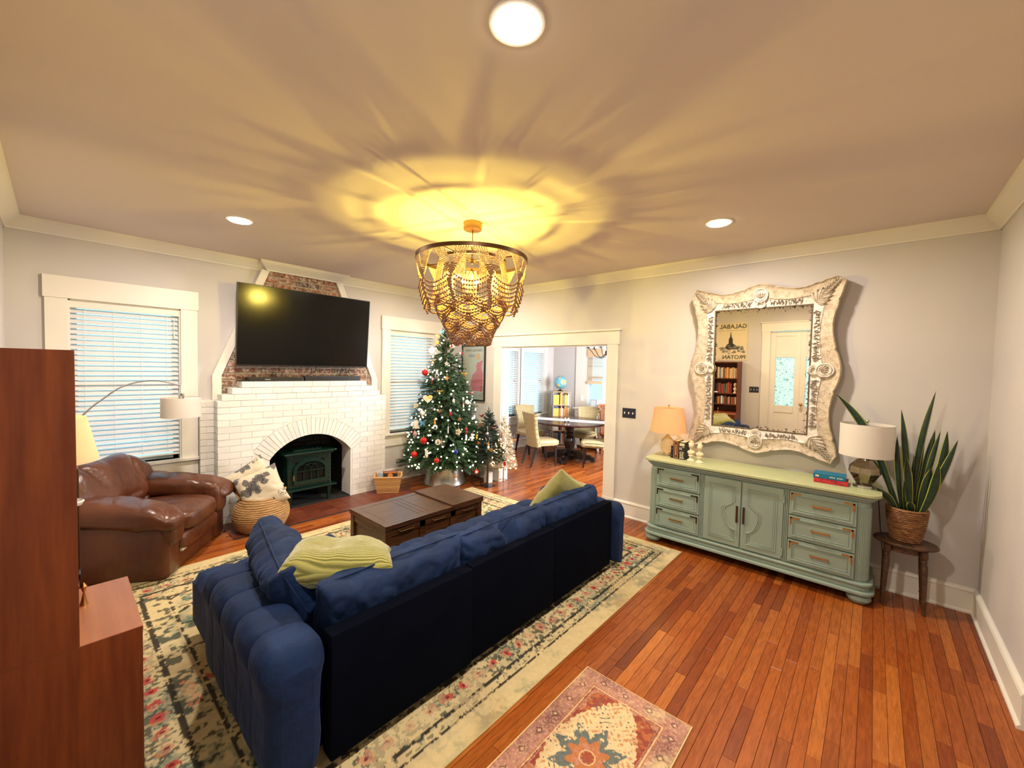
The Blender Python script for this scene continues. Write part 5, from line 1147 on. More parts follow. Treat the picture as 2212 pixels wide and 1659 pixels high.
m_ = MB(); a, b, c, d = RUG; m_.tube([(a, c, 0.004), (b, c, 0.004), (b, d, 0.004), (a, d, 0.004)], 0.004, 6, closed=True); m_.build('bound_edge', mat('rug_binding', S(190, 170, 120), 0.9), rug)
PK, MAR, BL, OR2, CRM, PUR = S(182, 134, 116), S(136, 50, 36), S(78, 96, 98), S(180, 112, 66), S(212, 190, 146), S(118, 74, 76)
def small_rug(x, y, L_, W_):
    n1 = vnoise(x, y, 8, 31); n2 = vnoise(x, y, 60, 32); n3 = vnoise(x, y, 130, 33); jit = 0.012*(n2-0.5)
    e = np.minimum(np.minimum(x, L_-x), np.minimum(y, W_-y))+jit*0.3; c = np.ones(x.shape+(3,))*np.array(PK)
    c = lerp(c, PUR, (vnoise(x, y, 5, 41)-0.48)*3.5); c = lerp(c, CRM, (vnoise(x, y, 6, 42)-0.55)*3.0); c = lerp(c, PUR, (n2 > 0.6)*0.4); c = lerp(c, CRM, (n3 > 0.62)*0.35)
    s_ = np.where(np.minimum(y, W_-y) < np.minimum(x, L_-x), x, y); dd = np.abs(((s_/0.13) % 1)-0.5)*0.13+np.abs(e-0.052); c = lerp(c, INK, (np.abs(dd-0.017) < 0.003)*0.7); c = lerp(c, CRM, (dd < 0.008)*0.8)
    for k, col in ((0.098, OR2), (0.104, CRM), (0.112, MAR)): c = lerp(c, col, (np.abs(e-k) < 0.0025)*0.8)
    inn = e > 0.118; c = lerp(c, PK, inn*0.4); ox, oy = np.abs(x-L_/2)/(L_/2-0.11), np.abs(y-W_/2)/(W_/2-0.11); rag = 0.05*np.sin(x*150)*np.sin(y*140)+0.06*(n2-0.5)
    c = lerp(c, MAR, (inn & (n1 > 0.36))*0.85); c = lerp(c, OR2, (inn & (n2 > 0.60))*0.5)
    fld = (ox**1.6+oy**1.6+rag) < 1.02; c = lerp(c, CRM, fld*0.96); q = np.abs(x-L_/2)+np.abs(y-W_/2)
    fl = np.sin(x*92+2.2*np.sin(y*57)+4*n1)*np.sin(y*96+2.2*np.sin(x*61)+4*n1); c = lerp(c, OR2, (fld & (fl > 0.55) & (n2 > 0.42))*0.75); c = lerp(c, BL, (fld & (fl < -0.86) & (n1 > 0.45))*0.8); c = lerp(c, MAR, (fld & (np.abs(fl-0.1) < 0.05) & (n2 > 0.5))*0.5); c = lerp(c, S(26, 30, 44), (fld & (fl < -0.93) & (n2 > 0.5))*0.8)
    cor = inn & (ox > 0.5) & (oy > 0.5); c = lerp(c, OR2, (cor & (n2 > 0.5))*0.5); c = lerp(c, BL, (cor & (fl < -0.7))*0.6)
    r = np.hypot(x-L_/2, (y-W_/2)*1.05); th = np.arctan2(y-W_/2, x-L_/2); pet = 0.145+0.035*np.cos(8*th)+0.01*np.cos(24*th)
    c = lerp(c, BL, ((r < pet) & (n2 > 0.3))*0.9); c = lerp(c, CRM, ((np.abs(r-pet) < 0.004))*0.5); c = lerp(c, OR2, (r < 0.088+0.018*np.cos(8*th))*0.9); c = lerp(c, PK, ((r < 0.07) & (n2 > 0.55))*0.7); c = lerp(c, MAR, (r < 0.030+0.006*np.cos(8*th))*0.7); c = lerp(c, CRM, (np.abs(r-0.036) < 0.003)*0.7)
    return c*(0.78+0.26*n3)[..., None]
r2 = rug_mesh('entry_rug', 1.36, 2.343, 1.235, 1.825, 0.0032, 0.006, small_rug, rm); tag(r2, 'small faded red and cream medallion rug on the bare boards', 'rug')
m_ = MB(); m_.tube([(1.36, 1.235, 0.004), (2.343, 1.235, 0.004), (2.343, 1.825, 0.004), (1.36, 1.825, 0.004)], 0.004, 6, closed=True); m_.build('bound_edge', mat('cream_binding', S(222, 190, 130), 0.9), r2)
# ================================================================ beaded chandelier
wood_d = pieces_mat('brown_wood_beads', [(0.22, 0.10, 0.04), (0.30, 0.155, 0.07), (0.16, 0.07, 0.035), (0.26, 0.13, 0.065)], 0.5, bump=0)
wood_l = pieces_mat('pale_wood_beads', [(0.50, 0.34, 0.17), (0.58, 0.42, 0.22), (0.42, 0.27, 0.12)], 0.5, bump=0)
CC = Vector((2.565, 3.14, 0)); RZ = 2.615; RR = 0.455
chd = thing('chandelier', 'large two tier wood bead chandelier with a bronze ring and lit bulbs', 'chandelier', (CC.x, CC.y, 2.93))
MB().lathe([(0.072, 2.872), (0.075, 2.878), (0.075, 2.928), (0.0, 2.929)], CC, 32, caps=False).lathe([(0.0, 2.871), (0.072, 2.872)], CC, 32, caps=False).build('canopy', M['brass'], chd, smooth=True, angle=40)
MB().tube([CC+Vector((0, 0, 2.872)), CC+Vector((0, 0, 2.75))], 0.0045, 8).build('rod', M['bronze'], chd, smooth=True)
m_ = MB()
for k in range(7):
    z = 2.745-k*0.022; ax = (1, 0) if k % 2 else (0, 1); s_ = 0.020 if k == 0 else 0.009; hh = 0.02 if k == 0 else 0.014
    m_.tube([CC+Vector((s_*math.cos(a)*ax[0], s_*math.cos(a)*ax[1], z+hh*math.sin(a))) for a in np.linspace(0, 2*PI, 13)[:-1]], 0.0026, 5, closed=True)
m_.build('chain', M['bronze'], chd, smooth=True)
def ring(r, z, h, t_, mb): mb.lathe([(r, z), (r, z+h), (r-t_, z+h), (r-t_, z), (r, z)], CC, 64, caps=False)
m_ = MB(); ring(RR, RZ, 0.030, 0.008, m_); ring(0.275, RZ-0.005, 0.022, 0.006, m_)
for k in range(4): a = k*PI/2+0.3; m_.tube([CC+Vector((0, 0, RZ+0.012)), CC+Vector((RR*math.cos(a), RR*math.sin(a), RZ+0.012))], 0.006, 6)
m_.tube([CC+Vector((0, 0, 2.60)), CC+Vector((0, 0, RZ+0.02))], 0.012, 8); m_.build('ring_frame', M['bronze'], chd, smooth=True, angle=40)
BEADV, BEADF = [], []
for j in range(1, 4):
    for i in range(6): a = 2*PI*i/6; BEADV.append((math.sin(PI*j/4)*math.cos(a), math.sin(PI*j/4)*math.sin(a), -math.cos(PI*j/4)))
BEADV = [(0, 0, -1)]+BEADV+[(0, 0, 1)]
BEADF = [(0, 1+(i+1) % 6, 1+i) for i in range(6)]+[(1+j*6+i, 1+j*6+(i+1) % 6, 7+j*6+(i+1) % 6, 7+j*6+i) for j in range(2) for i in range(6)]+[(13+i, 13+(i+1) % 6, 19) for i in range(6)]
BV = np.array(BEADV)
class Beads:
    def __init__(s): s.v = []; s.f = []; s.m = []; s.n = 0
    def strand(s, pts, r, ln, gap=0.0, mi=0):
        """beads threaded along a path"""
        P_ = np.array([tuple(p) for p in pts]); d = np.linalg.norm(np.diff(P_, axis=0), axis=1); cum = np.concatenate([[0], np.cumsum(d)]); L_ = cum[-1]; n = max(1, int(L_/(ln+gap)))
        for k in range(n):
            t_ = (k+0.5)/n*L_; i = min(len(d)-1, np.searchsorted(cum, t_)-1); i = max(0, i); q = P_[i]+(P_[i+1]-P_[i])*((t_-cum[i])/max(d[i], 1e-9)); ax = (P_[i+1]-P_[i])/max(d[i], 1e-9)
            e1 = np.cross(ax, [0.3, 0.2, 1.0] if abs(ax[2]) < 0.9 else [1.0, 0, 0]); e1 /= np.linalg.norm(e1); e2 = np.cross(ax, e1)
            v = q+BV[:, :1]*r*e1+BV[:, 1:2]*r*e2+BV[:, 2:]*ln/2*ax; s.v.append(v); s.f += [tuple(s.n+x for x in f) for f in BEADF]; s.m += [mi]*len(BEADF); s.n += len(BV)
    def build(s, name, mats, parent, kind='stuff'):
        v = np.concatenate(s.v)-np.array(wloc(parent)); me = pydata(name, v.tolist(), s.f, mats, True, None, s.m); return link(name, me, parent, kind)
def cyl(a, r, z): return CC+Vector((r*math.cos(a), r*math.sin(a), z))
def prof_o(z):   # outer tier radius
    t_ = (RZ-z)/(RZ-2.17); return 0.448-0.015*t_-0.075*max(0, t_)**2
ob = Beads(); NB = 9
for k in range(NB):
    th = 2*PI*k/NB+0.12; dth = 2*PI/NB; zn = 2.435
    for s_ in (-1, 1):
        for j in range(6):
            a0 = th+s_*dth*(0.16+0.058*j); z1 = zn-0.004*j; a1 = th-s_*dth*0.055*(5-j)/5*0.9+s_*0.0
            n = 6; pts = [cyl(a0+(a1-a0)*t_, prof_o(RZ+(z1-RZ)*t_)-0.004, RZ+(z1-RZ)*t_) for t_ in np.linspace(0, 1, n)]
            mid = pts[:4]; ob.strand(mid, 0.0068, 0.0125, 0.0, 1); ob.strand(pts[3:], 0.0062, 0.014, 0.0, 0)
    # garlands to the next node
    for j in range(6):
        zs = zn-0.012-0.034*j; off = dth*0.07*(1-j/8); a0, a1 = th+off, th+dth-off; sag = 0.050-0.004*j+0.01*(j == 5)
        pts = [cyl(a0+(a1-a0)*t_, prof_o(zs-sag*math.sin(PI*t_))+0.004, zs-sag*(1-(2*t_-1)**2)) for t_ in np.linspace(0, 1, 13)]; ob.strand(pts, 0.0088, 0.019, 0.0, 0)
    # column of crossing strands under the node
    for q in range(-2, 3):
        pts = [cyl(th+q*0.028*math.cos(PI*t_*2+q), prof_o(zn-0.02-0.24*t_)+0.003, zn-0.015-0.235*t_) for t_ in np.linspace(0, 1, 10)]; ob.strand(pts, 0.0092, 0.019, 0, 0)
ob.build('outer_bead_tier', [wood_d, wood_l], chd)
ib = Beads(); NI = 7
def prof_i(z): t_ = (2.60-z)/(2.60-1.945); return 0.272+0.045*math.sin(PI*min(1, t_*1.15))-0.115*max(0, t_-0.45)/0.55*1.0
for k in range(72):
    a = 2*PI*(k//8)/9+(k % 8)*0.042; pts = [cyl(a, prof_i(z), z) for z in np.linspace(2.605, 2.40, 6)]; ib.strand(pts, 0.0058, 0.0125, 0.0, 1)
for k in range(NI):
    th = 2*PI*k/NI+0.3; dth = 2*PI/NI
    for lev in range(5):
        z0 = 2.30-0.068*lev; o = dth/2 if lev % 2 else 0
        for j in range(3):
            zs = z0-0.017*j; sag = 0.045+0.006*j; pts = [cyl(th+o+dth*t_, prof_i(zs-sag*math.sin(PI*t_))+0.002*j, zs-sag*(1-(2*t_-1)**2)) for t_ in np.linspace(0, 1, 12)]; ib.strand(pts, 0.0098, 0.021, 0, 0)
        for q in (-1, 0, 1): ib.strand([cyl(th+o+q*0.05, prof_i(z0-0.07*t_), z0+0.015-0.075*t_) for t_ in (0, 0.5, 1)], 0.0100, 0.021, 0, 0)
    for q in range(4):   # straight runs from the upper curtain to the net
        a = th+dth*(q+0.5)/4; ib.strand([cyl(a, prof_i(z), z) for z in np.linspace(2.40, 2.27, 4)], 0.0052, 0.0135, 0, 0)
for j in range(2):
    for k in range(NI):
        th = 2*PI*k/NI+0.3+j*PI/NI; z0 = 1.985-j*0.0; pts = [cyl(th+2*PI/NI*t_, prof_i(z0)-0.004, z0-0.038*(1-(2*t_-1)**2)) for t_ in np.linspace(0, 1, 9)]; ib.strand(pts, 0.009, 0.021, 0, 0)
ib.build('inner_bead_tier', [wood_d, wood_l], chd)
M['filament'] = mat('lit_candle_bulb', (1, 1, 1), 0.5, emit=(1.0, 0.75, 0.12), estr=9500)
cl = MB()
for k in range(3):
    a = 2*PI*k/3+0.5; b = cyl(a, 0.075, 2.40); cl.tube([CC+Vector((0, 0, 2.56)), cyl(a, 0.05, 2.47), cyl(a, 0.072, 2.35), b+Vector((0, 0, -0.02))], 0.005, 6); cl.tube([b+Vector((0, 0, -0.03)), b+Vector((0, 0, 0.03))], 0.012, 10)
    MB().lathe([(0.003, 0.032), (0.0062, 0.040), (0.0072, 0.05), (0.005, 0.062), (0.001, 0.072)], b, 14).build('candle_bulb', M['filament'], chd, smooth=True)
cl.build('bulb_arms', M['bronze'], chd, smooth=True)
# ================================================================ Christmas trees
def foliage(name, parent, sprays, L_, nl, nw, stations, per, mats, fwd=0.6, droop=0.15, seed=0, mi_p=0):
    """sprays: list of (point, direction, scale). Each is a stem with flat needles all round"""
    rs = np.random.RandomState(seed); V = []; F = []; n0 = 0
    for (p, d, s_) in sprays:
        p = np.array(p, float); d = np.array(d, float); d /= np.linalg.norm(d); e1 = np.cross(d, [0, 0, 1.0]); e1 /= max(1e-6, np.linalg.norm(e1)); e2 = np.cross(e1, d); LL_ = L_*s_
        t_ = np.repeat(np.linspace(0.05, 1, stations), per); k = len(t_); base = p+d*(t_*LL_)[:, None]-np.array([0, 0, 1.0])*(droop*LL_*t_**2)[:, None]
        a = rs.rand(k)*2*PI; rad = np.cos(a)[:, None]*e1+np.sin(a)[:, None]*e2*0.8; dirn = rad+d*fwd*(0.6+rs.rand(k))[:, None]; dirn /= np.linalg.norm(dirn, axis=1)[:, None]
        ln = nl*s_*(1.05-0.45*t_)*(0.8+0.4*rs.rand(k)); side = np.cross(dirn, d+0.01); side /= np.maximum(1e-6, np.linalg.norm(side, axis=1))[:, None]
        tip = base+dirn*ln[:, None]; w_ = nw*(0.8+0.4*rs.rand(k))[:, None]; q = np.stack([base-side*w_*0.6, base+dirn*(ln*0.55)[:, None]-side*w_, tip, base+dirn*(ln*0.55)[:, None]+side*w_], 1).reshape(-1, 3)
        V.append(q); F.append(np.arange(n0, n0+4*k).reshape(-1, 4)); n0 += 4*k
    V = np.concatenate(V)-np.array(wloc(parent)); F = np.concatenate(F); me = bpy.data.meshes.new(name); me.vertices.add(len(V)); me.vertices.foreach_set('co', V.ravel()); me.loops.add(F.size); me.loops.foreach_set('vertex_index', F.ravel().astype(np.int32))
    me.polygons.add(len(F)); me.polygons.foreach_set('loop_start', np.arange(0, F.size, 4, dtype=np.int32)); me.update(calc_edges=True)
    for m in mats: me.materials.append(m)
    return link(name, me, parent, 'stuff')
fir = pieces_mat('fir_needles', [(0.010, 0.045, 0.016), (0.018, 0.075, 0.022), (0.006, 0.028, 0.012), (0.045, 0.12, 0.030), (0.012, 0.055, 0.022)], 0.55, bump=0)
bark = mat('brown_bark', (0.10, 0.045, 0.025), 0.9, var=0.5, scale=30, bump=0.6)
TC = Vector((4.19, 5.45, 0)); TB, TT, TR = 0.30, 2.40, 0.58
def trad(z): t_ = (z-TB)/(TT-TB); return TR*max(0, 1-t_)**0.86+0.03 if TB-0.1 < z < TT+0.03 else -1
xt = thing('christmas_tree', 'tall dark green Christmas tree with white lights and ornaments in the corner', 'Christmas tree', (TC.x, TC.y, 0))
sprays = []; r_ = random.Random(11)
for i in range(1900):
    t_ = 1-math.sqrt(r_.random()); z = TB+(TT-TB-0.03)*t_; a = r_.uniform(0, 2*PI); lob = 1+0.07*math.sin(a*5+z*9)+0.06*math.sin(a*9-z*21); sh = r_.choice([1, 1, 1, 0.8, 0.6, 0.4]); R = trad(z)*lob*sh; L_s = 0.16*(0.55+0.6*(1-t_))
    r0 = max(0.01, R-L_s*0.75); up = 0.30+0.9*t_ if t_ > 0.8 else r_.uniform(-0.25, 0.35); j = r_.uniform(-0.35, 0.35)
    sprays.append((TC+Vector((r0*math.cos(a), r0*math.sin(a), z)), (math.cos(a+j), math.sin(a+j), up), 0.55+0.6*(1-t_)))
for k in range(6): sprays.append((TC+Vector((0, 0, TT-0.16+0.02*k)), (0.3*math.cos(k*2), 0.3*math.sin(k*2), 1), 0.6))
foliage('foliage', xt, sprays, 0.17, 0.034, 0.0030, 26, 4, [fir], seed=1)
MB().tube([TC+Vector((0, 0, 0.02)), TC+Vector((0, 0, 2.3))], [0.035, 0.008], 10).build('trunk', bark, xt, smooth=True)
M['fairy'] = mat('warm_white_fairy_bulb', (1, 1, 1), 0.5, emit=(1.0, 0.82, 0.50), estr=9)
def surf(px, py, c, radf, k=1.0):
    """first point of the viewing ray inside a tree's outline"""
    r = ray(px, py); r = r/r.length; t_ = 3.0
    best = None
    while t_ < 9:
        p = CAM+r*t_; d = math.hypot(p.x-c.x, p.y-c.y)-radf(p.z)*k
        if d < 0: return p
        if best is None or d < best[0]: best = (d, p.copy())
        t_ += 0.01
    return best[1]
me_b = pydata('fairy_bulb', *(lambda m: (m.v, m.f))(MB().ball((0, 0, 0), 0.0098, 10, 8)), M['fairy'], True)
n = 0; r_ = random.Random(5)
while n < 215:
    t_ = 1-math.sqrt(r_.random()); z = TB+0.02+(TT-TB-0.05)*t_; a = r_.uniform(0, 2*PI); k = 1.02*(1+0.07*math.sin(a*5+z*9)+0.06*math.sin(a*9-z*21)); p = Vector((trad(z)*k*math.cos(a), trad(z)*k*math.sin(a), z))
    if math.cos(a-math.atan2(CAM.y-TC.y, CAM.x-TC.x)) < -0.25: continue
    o = link('fairy_bulb', me_b, xt); o.location = p; s_ = r_.uniform(0.8, 1.25); o.scale = (s_,)*3; n += 1
galv = mat('galvanised_steel', (0.55, 0.56, 0.56), 0.28, 0.95, col2=(0.35, 0.36, 0.36), scale=5, stretch=(4, 4, 0.3))
m_ = MB(); m_.lathe([(0.315, 0.012), (0.308, 0.025), (0.262, 0.255), (0.266, 0.262), (0.258, 0.262), (0.255, 0.25), (0.30, 0.02)], TC, 60, caps=False); m_.tube([TC+Vector((0.315*math.cos(a), 0.315*math.sin(a), 0.013)) for a in np.linspace(0, 2*PI, 61)[:-1]], 0.009, 8, closed=True)
tag(m_.build('tree_collar', galv, smooth=True, angle=50), 'galvanised metal collar round the foot of the tall tree', 'tree stand')
# ---- ornaments: each hangs on the tree where the photograph shows it
OM = {}
def om(name, c, rough=0.35, metal=0.0):
    if name not in OM: OM[name] = mat('ornament_'+name, c, rough, metal)
    return OM[name]
RD = om('red', (0.50, 0.012, 0.012), 0.15, 0.3); WH = om('white', (0.75, 0.72, 0.66), 0.5); GD = om('gold', (0.70, 0.42, 0.08), 0.3, 0.7); BLU = om('blue', (0.10, 0.30, 0.50), 0.4); NV = om('navy', (0.01, 0.03, 0.20), 0.2, 0.3)
PKM = om('pink', (0.60, 0.18, 0.20), 0.5); BR = om('brown', (0.20, 0.09, 0.04), 0.6); ORM = om('orange', (0.60, 0.20, 0.04), 0.5); BK = om('black', (0.01, 0.01, 0.01), 0.5); YL = om('yellow', (0.70, 0.52, 0.10), 0.5); SL = om('silver', (0.6, 0.6, 0.62), 0.2, 0.8); MR = om('maroon', (0.15, 0.01, 0.02), 0.5); GY = om('grey', (0.2, 0.2, 0.22), 0.6); CR = om('cream', (0.68, 0.60, 0.42), 0.6)
def outline_shape(kind, n=28):
    T = np.linspace(0, 2*PI, n+1)[:-1]
    if kind == 'disc': return [(math.cos(t), math.sin(t)) for t in T]
    if kind == 'oval': return [(0.42*math.cos(t), math.sin(t)) for t in T]
    if kind == 'heart': return [(1.05*math.sin(t)**3, (0.81*math.cos(t)-0.31*math.cos(2*t)-0.125*math.cos(3*t)-0.06*math.cos(4*t))) for t in T]
    if kind == 'star': return [((1 if i % 2 == 0 else 0.52)*math.sin(PI*i/5), (1 if i % 2 == 0 else 0.52)*math.cos(PI*i/5)) for i in range(10)]
    if kind == 'stocking': return [(-0.45, 1), (0.3, 1), (0.3, -0.15), (0.35, -0.6), (0.1, -0.95), (-0.7, -1.0), (-0.95, -0.75), (-0.75, -0.45), (-0.45, -0.35)]
    if kind == 'tag': return [(-0.6, 0.9), (0.35, 1.0), (0.5, 0.4), (0.6, -0.5), (0.75, -0.9), (-0.2, -1.0), (-0.55, -0.7), (-0.75, 0.1)]
    if kind == 'butterfly': return [(0, 0.25), (0.35, 0.7), (0.95, 0.95), (0.9, 0.3), (0.5, 0.0), (0.75, -0.7), (0.35, -0.8), (0, -0.2), (-0.35, -0.8), (-0.75, -0.7), (-0.5, 0), (-0.9, 0.3), (-0.95, 0.95), (-0.35, 0.7)]
    if kind == 'bird': return [(-1, 0.5), (-0.4, 0.2), (0.0, 0.15), (0.35, 0.5), (0.75, 0.5), (1.0, 0.3), (0.75, 0.2), (0.6, -0.25), (0.1, -0.55), (-0.3, -0.3)]
    if kind == 'house': return [(-0.8, -0.8), (0.8, -0.8), (0.8, 0.1), (0, 0.9), (-0.8, 0.1)]
    if kind == 'leaf': return [(math.cos(t)*(0.8+0.2*math.cos(5*t)), math.sin(t)*(0.85+0.15*math.cos(5*t))) for t in T]
    return [(math.cos(t), math.sin(t)) for t in T]
def ornament(px, py, kind, size, m1, label, m2=None, c=TC, radf=trad, group='tree ornaments', k=1.08):
    """size = half height in metres"""
    p = surf(px, py, c, radf, k); t = thing('ornament', label, 'ornament', p, 0, group); vd = CAM-p; vd.z = 0; vd.normalize(); rt = Vector((-vd.y, vd.x, 0)); R3 = Matrix(((rt.x, 0, -vd.x), (rt.y, 0, -vd.y), (0, 1, 0)))
    mx_ = R3.to_4x4()   # local x = across, y = up, z = away from the viewer
    top = size
    if kind == 'ball':
        MB().ball((0, 0, 0), size, 20, 14).build('glass_ball', m1, t, local=True, smooth=True)
        MB().lathe([(size*0.2, size*0.97), (size*0.2, size*1.15), (size*0.05, size*1.18)], (0, 0, 0), 10).build('cap', GD, t, local=True)
        if m2:
            v, f = superq(size*0.5, size*0.16, size*0.5, 1, 1, 12, 8); MB().add([mx_ @ Vector((q.x, q.z, q.y-size*0.9)) for q in v], f).build('motif', m2, t, local=True)
    elif kind == 'gnome':
        m_ = MB(); m_.lathe([(size*0.45, 0), (size*0.3, size*0.5), (0.001, size*1.0)], (0, 0, 0), 14, caps=False); m_.build('hat', m1, t, local=True, smooth=True)
        MB().lathe([(0.001, -size), (size*0.42, -size*0.95), (size*0.38, 0)], (0, 0, 0), 14, caps=False).build('coat', m2 or GY, t, local=True, smooth=True); MB().ball((0, 0, 0), size*0.22, 10, 8).build('face', CR, t, local=True, smooth=True)
    elif kind == 'figure':
        m_ = MB(); m_.ball((0, 0, size*0.62), size*0.34, 12, 8); [m_.ball((rt*(s_*size*0.24)+Vector((0, 0, size*0.95))), size*0.13, 8, 6) for s_ in (-1, 1)]; m_.build('head', m1, t, local=True, smooth=True)
        m_ = MB(); v, f = superq(size*0.38, size*0.32, size*0.55, 0.9, 0.9, 14, 10); m_.add([q+Vector((0, 0, -size*0.2)) for q in v], f); [m_.tube([rt*(s_*size*0.15)+Vector((0, 0, -size*0.5)), rt*(s_*size*0.22)+Vector((0, 0, -size*0.98))], size*0.13, 8) for s_ in (-1, 1)]; m_.build('body', m2 or m1, t, local=True, smooth=True)
    elif kind == 'cane':
        m_ = MB(); m_.tube([rt*(size*0.0)+Vector((0, 0, -size+2*size*q/8)) for q in range(9)], size*0.16, 8); m_.build('stick', m1, t, local=True, smooth=True)
        m_ = MB(); [m_.lathe([(size*0.175, -size+2*size*(q+0.3)/5), (size*0.175, -size+2*size*(q+0.7)/5)], (0, 0, 0), 10) for q in range(5)]; m_.build('stripe', m2 or RD, t, local=True)
    elif kind == 'bow':
        m_ = MB(); [m_.add([mx_ @ Vector(q) for q in ((0, 0, 0), (s_*size, size*0.5, -0.004), (s_*size*0.9, -size*0.3, -0.004), (0, 0, -0.01))], [(0, 1, 2), (3, 2, 1), (0, 2, 3), (0, 3, 1)]) for s_ in (-1, 1)]; m_.ball((0, 0, 0), size*0.25, 8, 6)
        [m_.add([mx_ @ Vector(q) for q in ((0, 0, 0), (s_*size*0.5, -size, 0.0), (s_*size*0.2, -size*1.1, 0.0), (0, 0, -0.006))], [(0, 1, 2), (0, 2, 3), (0, 3, 1), (1, 3, 2)]) for s_ in (-1, 1)]; m_.build('ribbon', m1, t, local=True)
    else:
        o2 = outline_shape(kind); m_ = MB(); m_.prism([(x*size, y*size) for x, y in o2], -0.004, 0.002, 'z', mx_); m_.build('plaque', m1, t, local=True, bevel=0.0012)
        if m2:
            if kind == 'heart': m_ = MB(); m_.prism([(x*size*0.4+size*0.42, y*size*0.4+size*0.38) for x, y in outline_shape('leaf')], -0.008, -0.003, 'z', mx_); m_.prism([(x*size*0.22-size*0.1, y*size*0.22-size*0.2) for x, y in outline_shape('star')], -0.006, -0.003, 'z', mx_); m_.build('motif', m2, t, local=True)
            elif kind == 'disc': m_ = MB(); m_.prism([(-0.35*size, -0.5*size), (0.35*size, -0.5*size), (0.12*size, -0.1*size), (0.08*size, 0.55*size), (-0.08*size, 0.55*size), (-0.12*size, -0.1*size)], -0.0065, -0.003, 'z', mx_); m_.build('motif', m2, t, local=True)
            else: m_ = MB(); m_.prism([(x*size*0.45, y*size*0.45) for x, y in outline_shape('disc')], -0.0065, -0.003, 'z', mx_); m_.build('motif', m2, t, local=True)
    MB().tube([(0, 0, top*0.95), (0.002, 0, top+0.02), (0, 0, top+0.035)], 0.0012, 4).build('hanging_loop', CR, t, local=True)
    return t
for a in [
 (933, 757, 'disc', 0.048, WH, 'big plain white disc ornament high up beside the window blind'), (976, 748, 'ball', 0.034, CR, 'cream ball ornament with a red patch just under the chandelier', RD), (918, 805, 'ball', 0.047, RD, 'dark red ball ornament, highest of the red ones'),
 (944, 811, 'ball', 0.033, SL, 'silver and black ball ornament just below the highest red ball', BK), (933, 822, 'figure', 0.040, PKM, 'pink and maroon figure ornament beside the highest red ball', MR), (998, 767, 'figure', 0.042, RD, 'red and black figure ornament next to the framed poster', BK),
 (965, 786, 'star', 0.042, SL, 'silver star shaped ornament in the upper middle of the tree'), (924, 861, 'heart', 0.068, CR, 'large cream heart ornament with yellow flowers', YL), (980, 867, 'oval', 0.042, WH, 'narrow white oval ornament in the middle of the tree'),
 (1009, 869, 'ball', 0.034, WH, 'white ball ornament below the framed poster'), (955, 717, 'butterfly', 0.036, BLU, 'small pale blue butterfly ornament near the tree top'), (947, 725, 'bow', 0.036, YL, 'yellow bow ornament near the tree top'),
 (945, 740, 'star', 0.034, GD, 'small gold star ornament above the big white disc'), (935, 783, 'oval', 0.036, BR, 'brown oval ornament between the white disc and the highest red ball', CR), (950, 845, 'bow', 0.040, GD, 'gold ribbon ornament near the cream heart'),
 (1017, 848, 'bow', 0.042, PKM, 'pink bow ornament overlapping the poster edge'), (965, 817, 'leaf', 0.038, BR, 'brown and gold cone ornament in the upper middle', GD), (1003, 807, 'bow', 0.045, GD, 'gold tinsel ornament at the upper edge by the poster'),
 (913, 892, 'ball', 0.038, WH, 'white ball ornament at the edge under the cream heart'), (899, 877, 'leaf', 0.045, CR, 'cream wing shaped ornament at the outermost edge by the blind'), (948, 888, 'bird', 0.045, BR, 'brown bird ornament in the middle of the tree'),
 (973, 892, 'figure', 0.046, WH, 'white animal ornament with a red bow in the very middle', RD), (913, 914, 'butterfly', 0.055, BLU, 'large blue butterfly ornament against the blind'), (900, 917, 'tag', 0.062, WH, 'white scroll shaped tag ornament beside the blue butterfly'),
 (939, 912, 'figure', 0.040, ORM, 'small orange fox ornament above the black and white ball'), (940, 923, 'ball', 0.033, WH, 'black and white football ornament', BK), (896, 938, 'gnome', 0.058, PKM, 'gnome ornament with a pink hat at the outer edge', GY),
 (915, 952, 'ball', 0.048, RD, 'bright red ball ornament, middle one by height'), (895, 982, 'ball', 0.046, RD, 'red ball ornament low at the outer edge'), (922, 981, 'stocking', 0.052, WH, 'white stocking ornament with a hanging loop'), (943, 995, 'ball', 0.036, RD, 'small red ball ornament lowest on the tree'),
 (946, 955, 'disc', 0.040, WH, 'round white ornament with a small black tower', BK), (954, 958, 'cane', 0.050, WH, 'striped red and white stick ornament', RD), (990, 933, 'leaf', 0.048, CR, 'cream leaf shaped ornament in the lower middle'), (1007, 932, 'figure', 0.050, RD, 'glittering red reindeer ornament', MR),
 (1020, 945, 'figure', 0.052, WH, 'white snowman ornament at the edge near the smaller dark tree'), (1030, 944, 'oval', 0.036, YL, 'yellow oval ornament next to the white snowman'), (984, 976, 'ball', 0.038, NV, 'dark blue ball ornament low in the middle'), (993, 905, 'house', 0.034, BR, 'tiny brown house ornament', GD),
 (1034, 957, 'ball', 0.028, ORM, 'small orange gourd ornament beside the dark little tree'), (1001, 876, 'figure', 0.034, PKM, 'small pink angel ornament under the poster', WH), (1029, 1019, 'ball', 0.034, RD, 'red and white ball ornament hanging at the lowest tip', WH), (968, 929, 'cane', 0.045, WH, 'thin white icicle ornament in the lower middle', WH),
 (985, 1034, 'figure', 0.045, ORM, 'small figure ornament hanging in front of the metal collar', WH)]: ornament(*a)
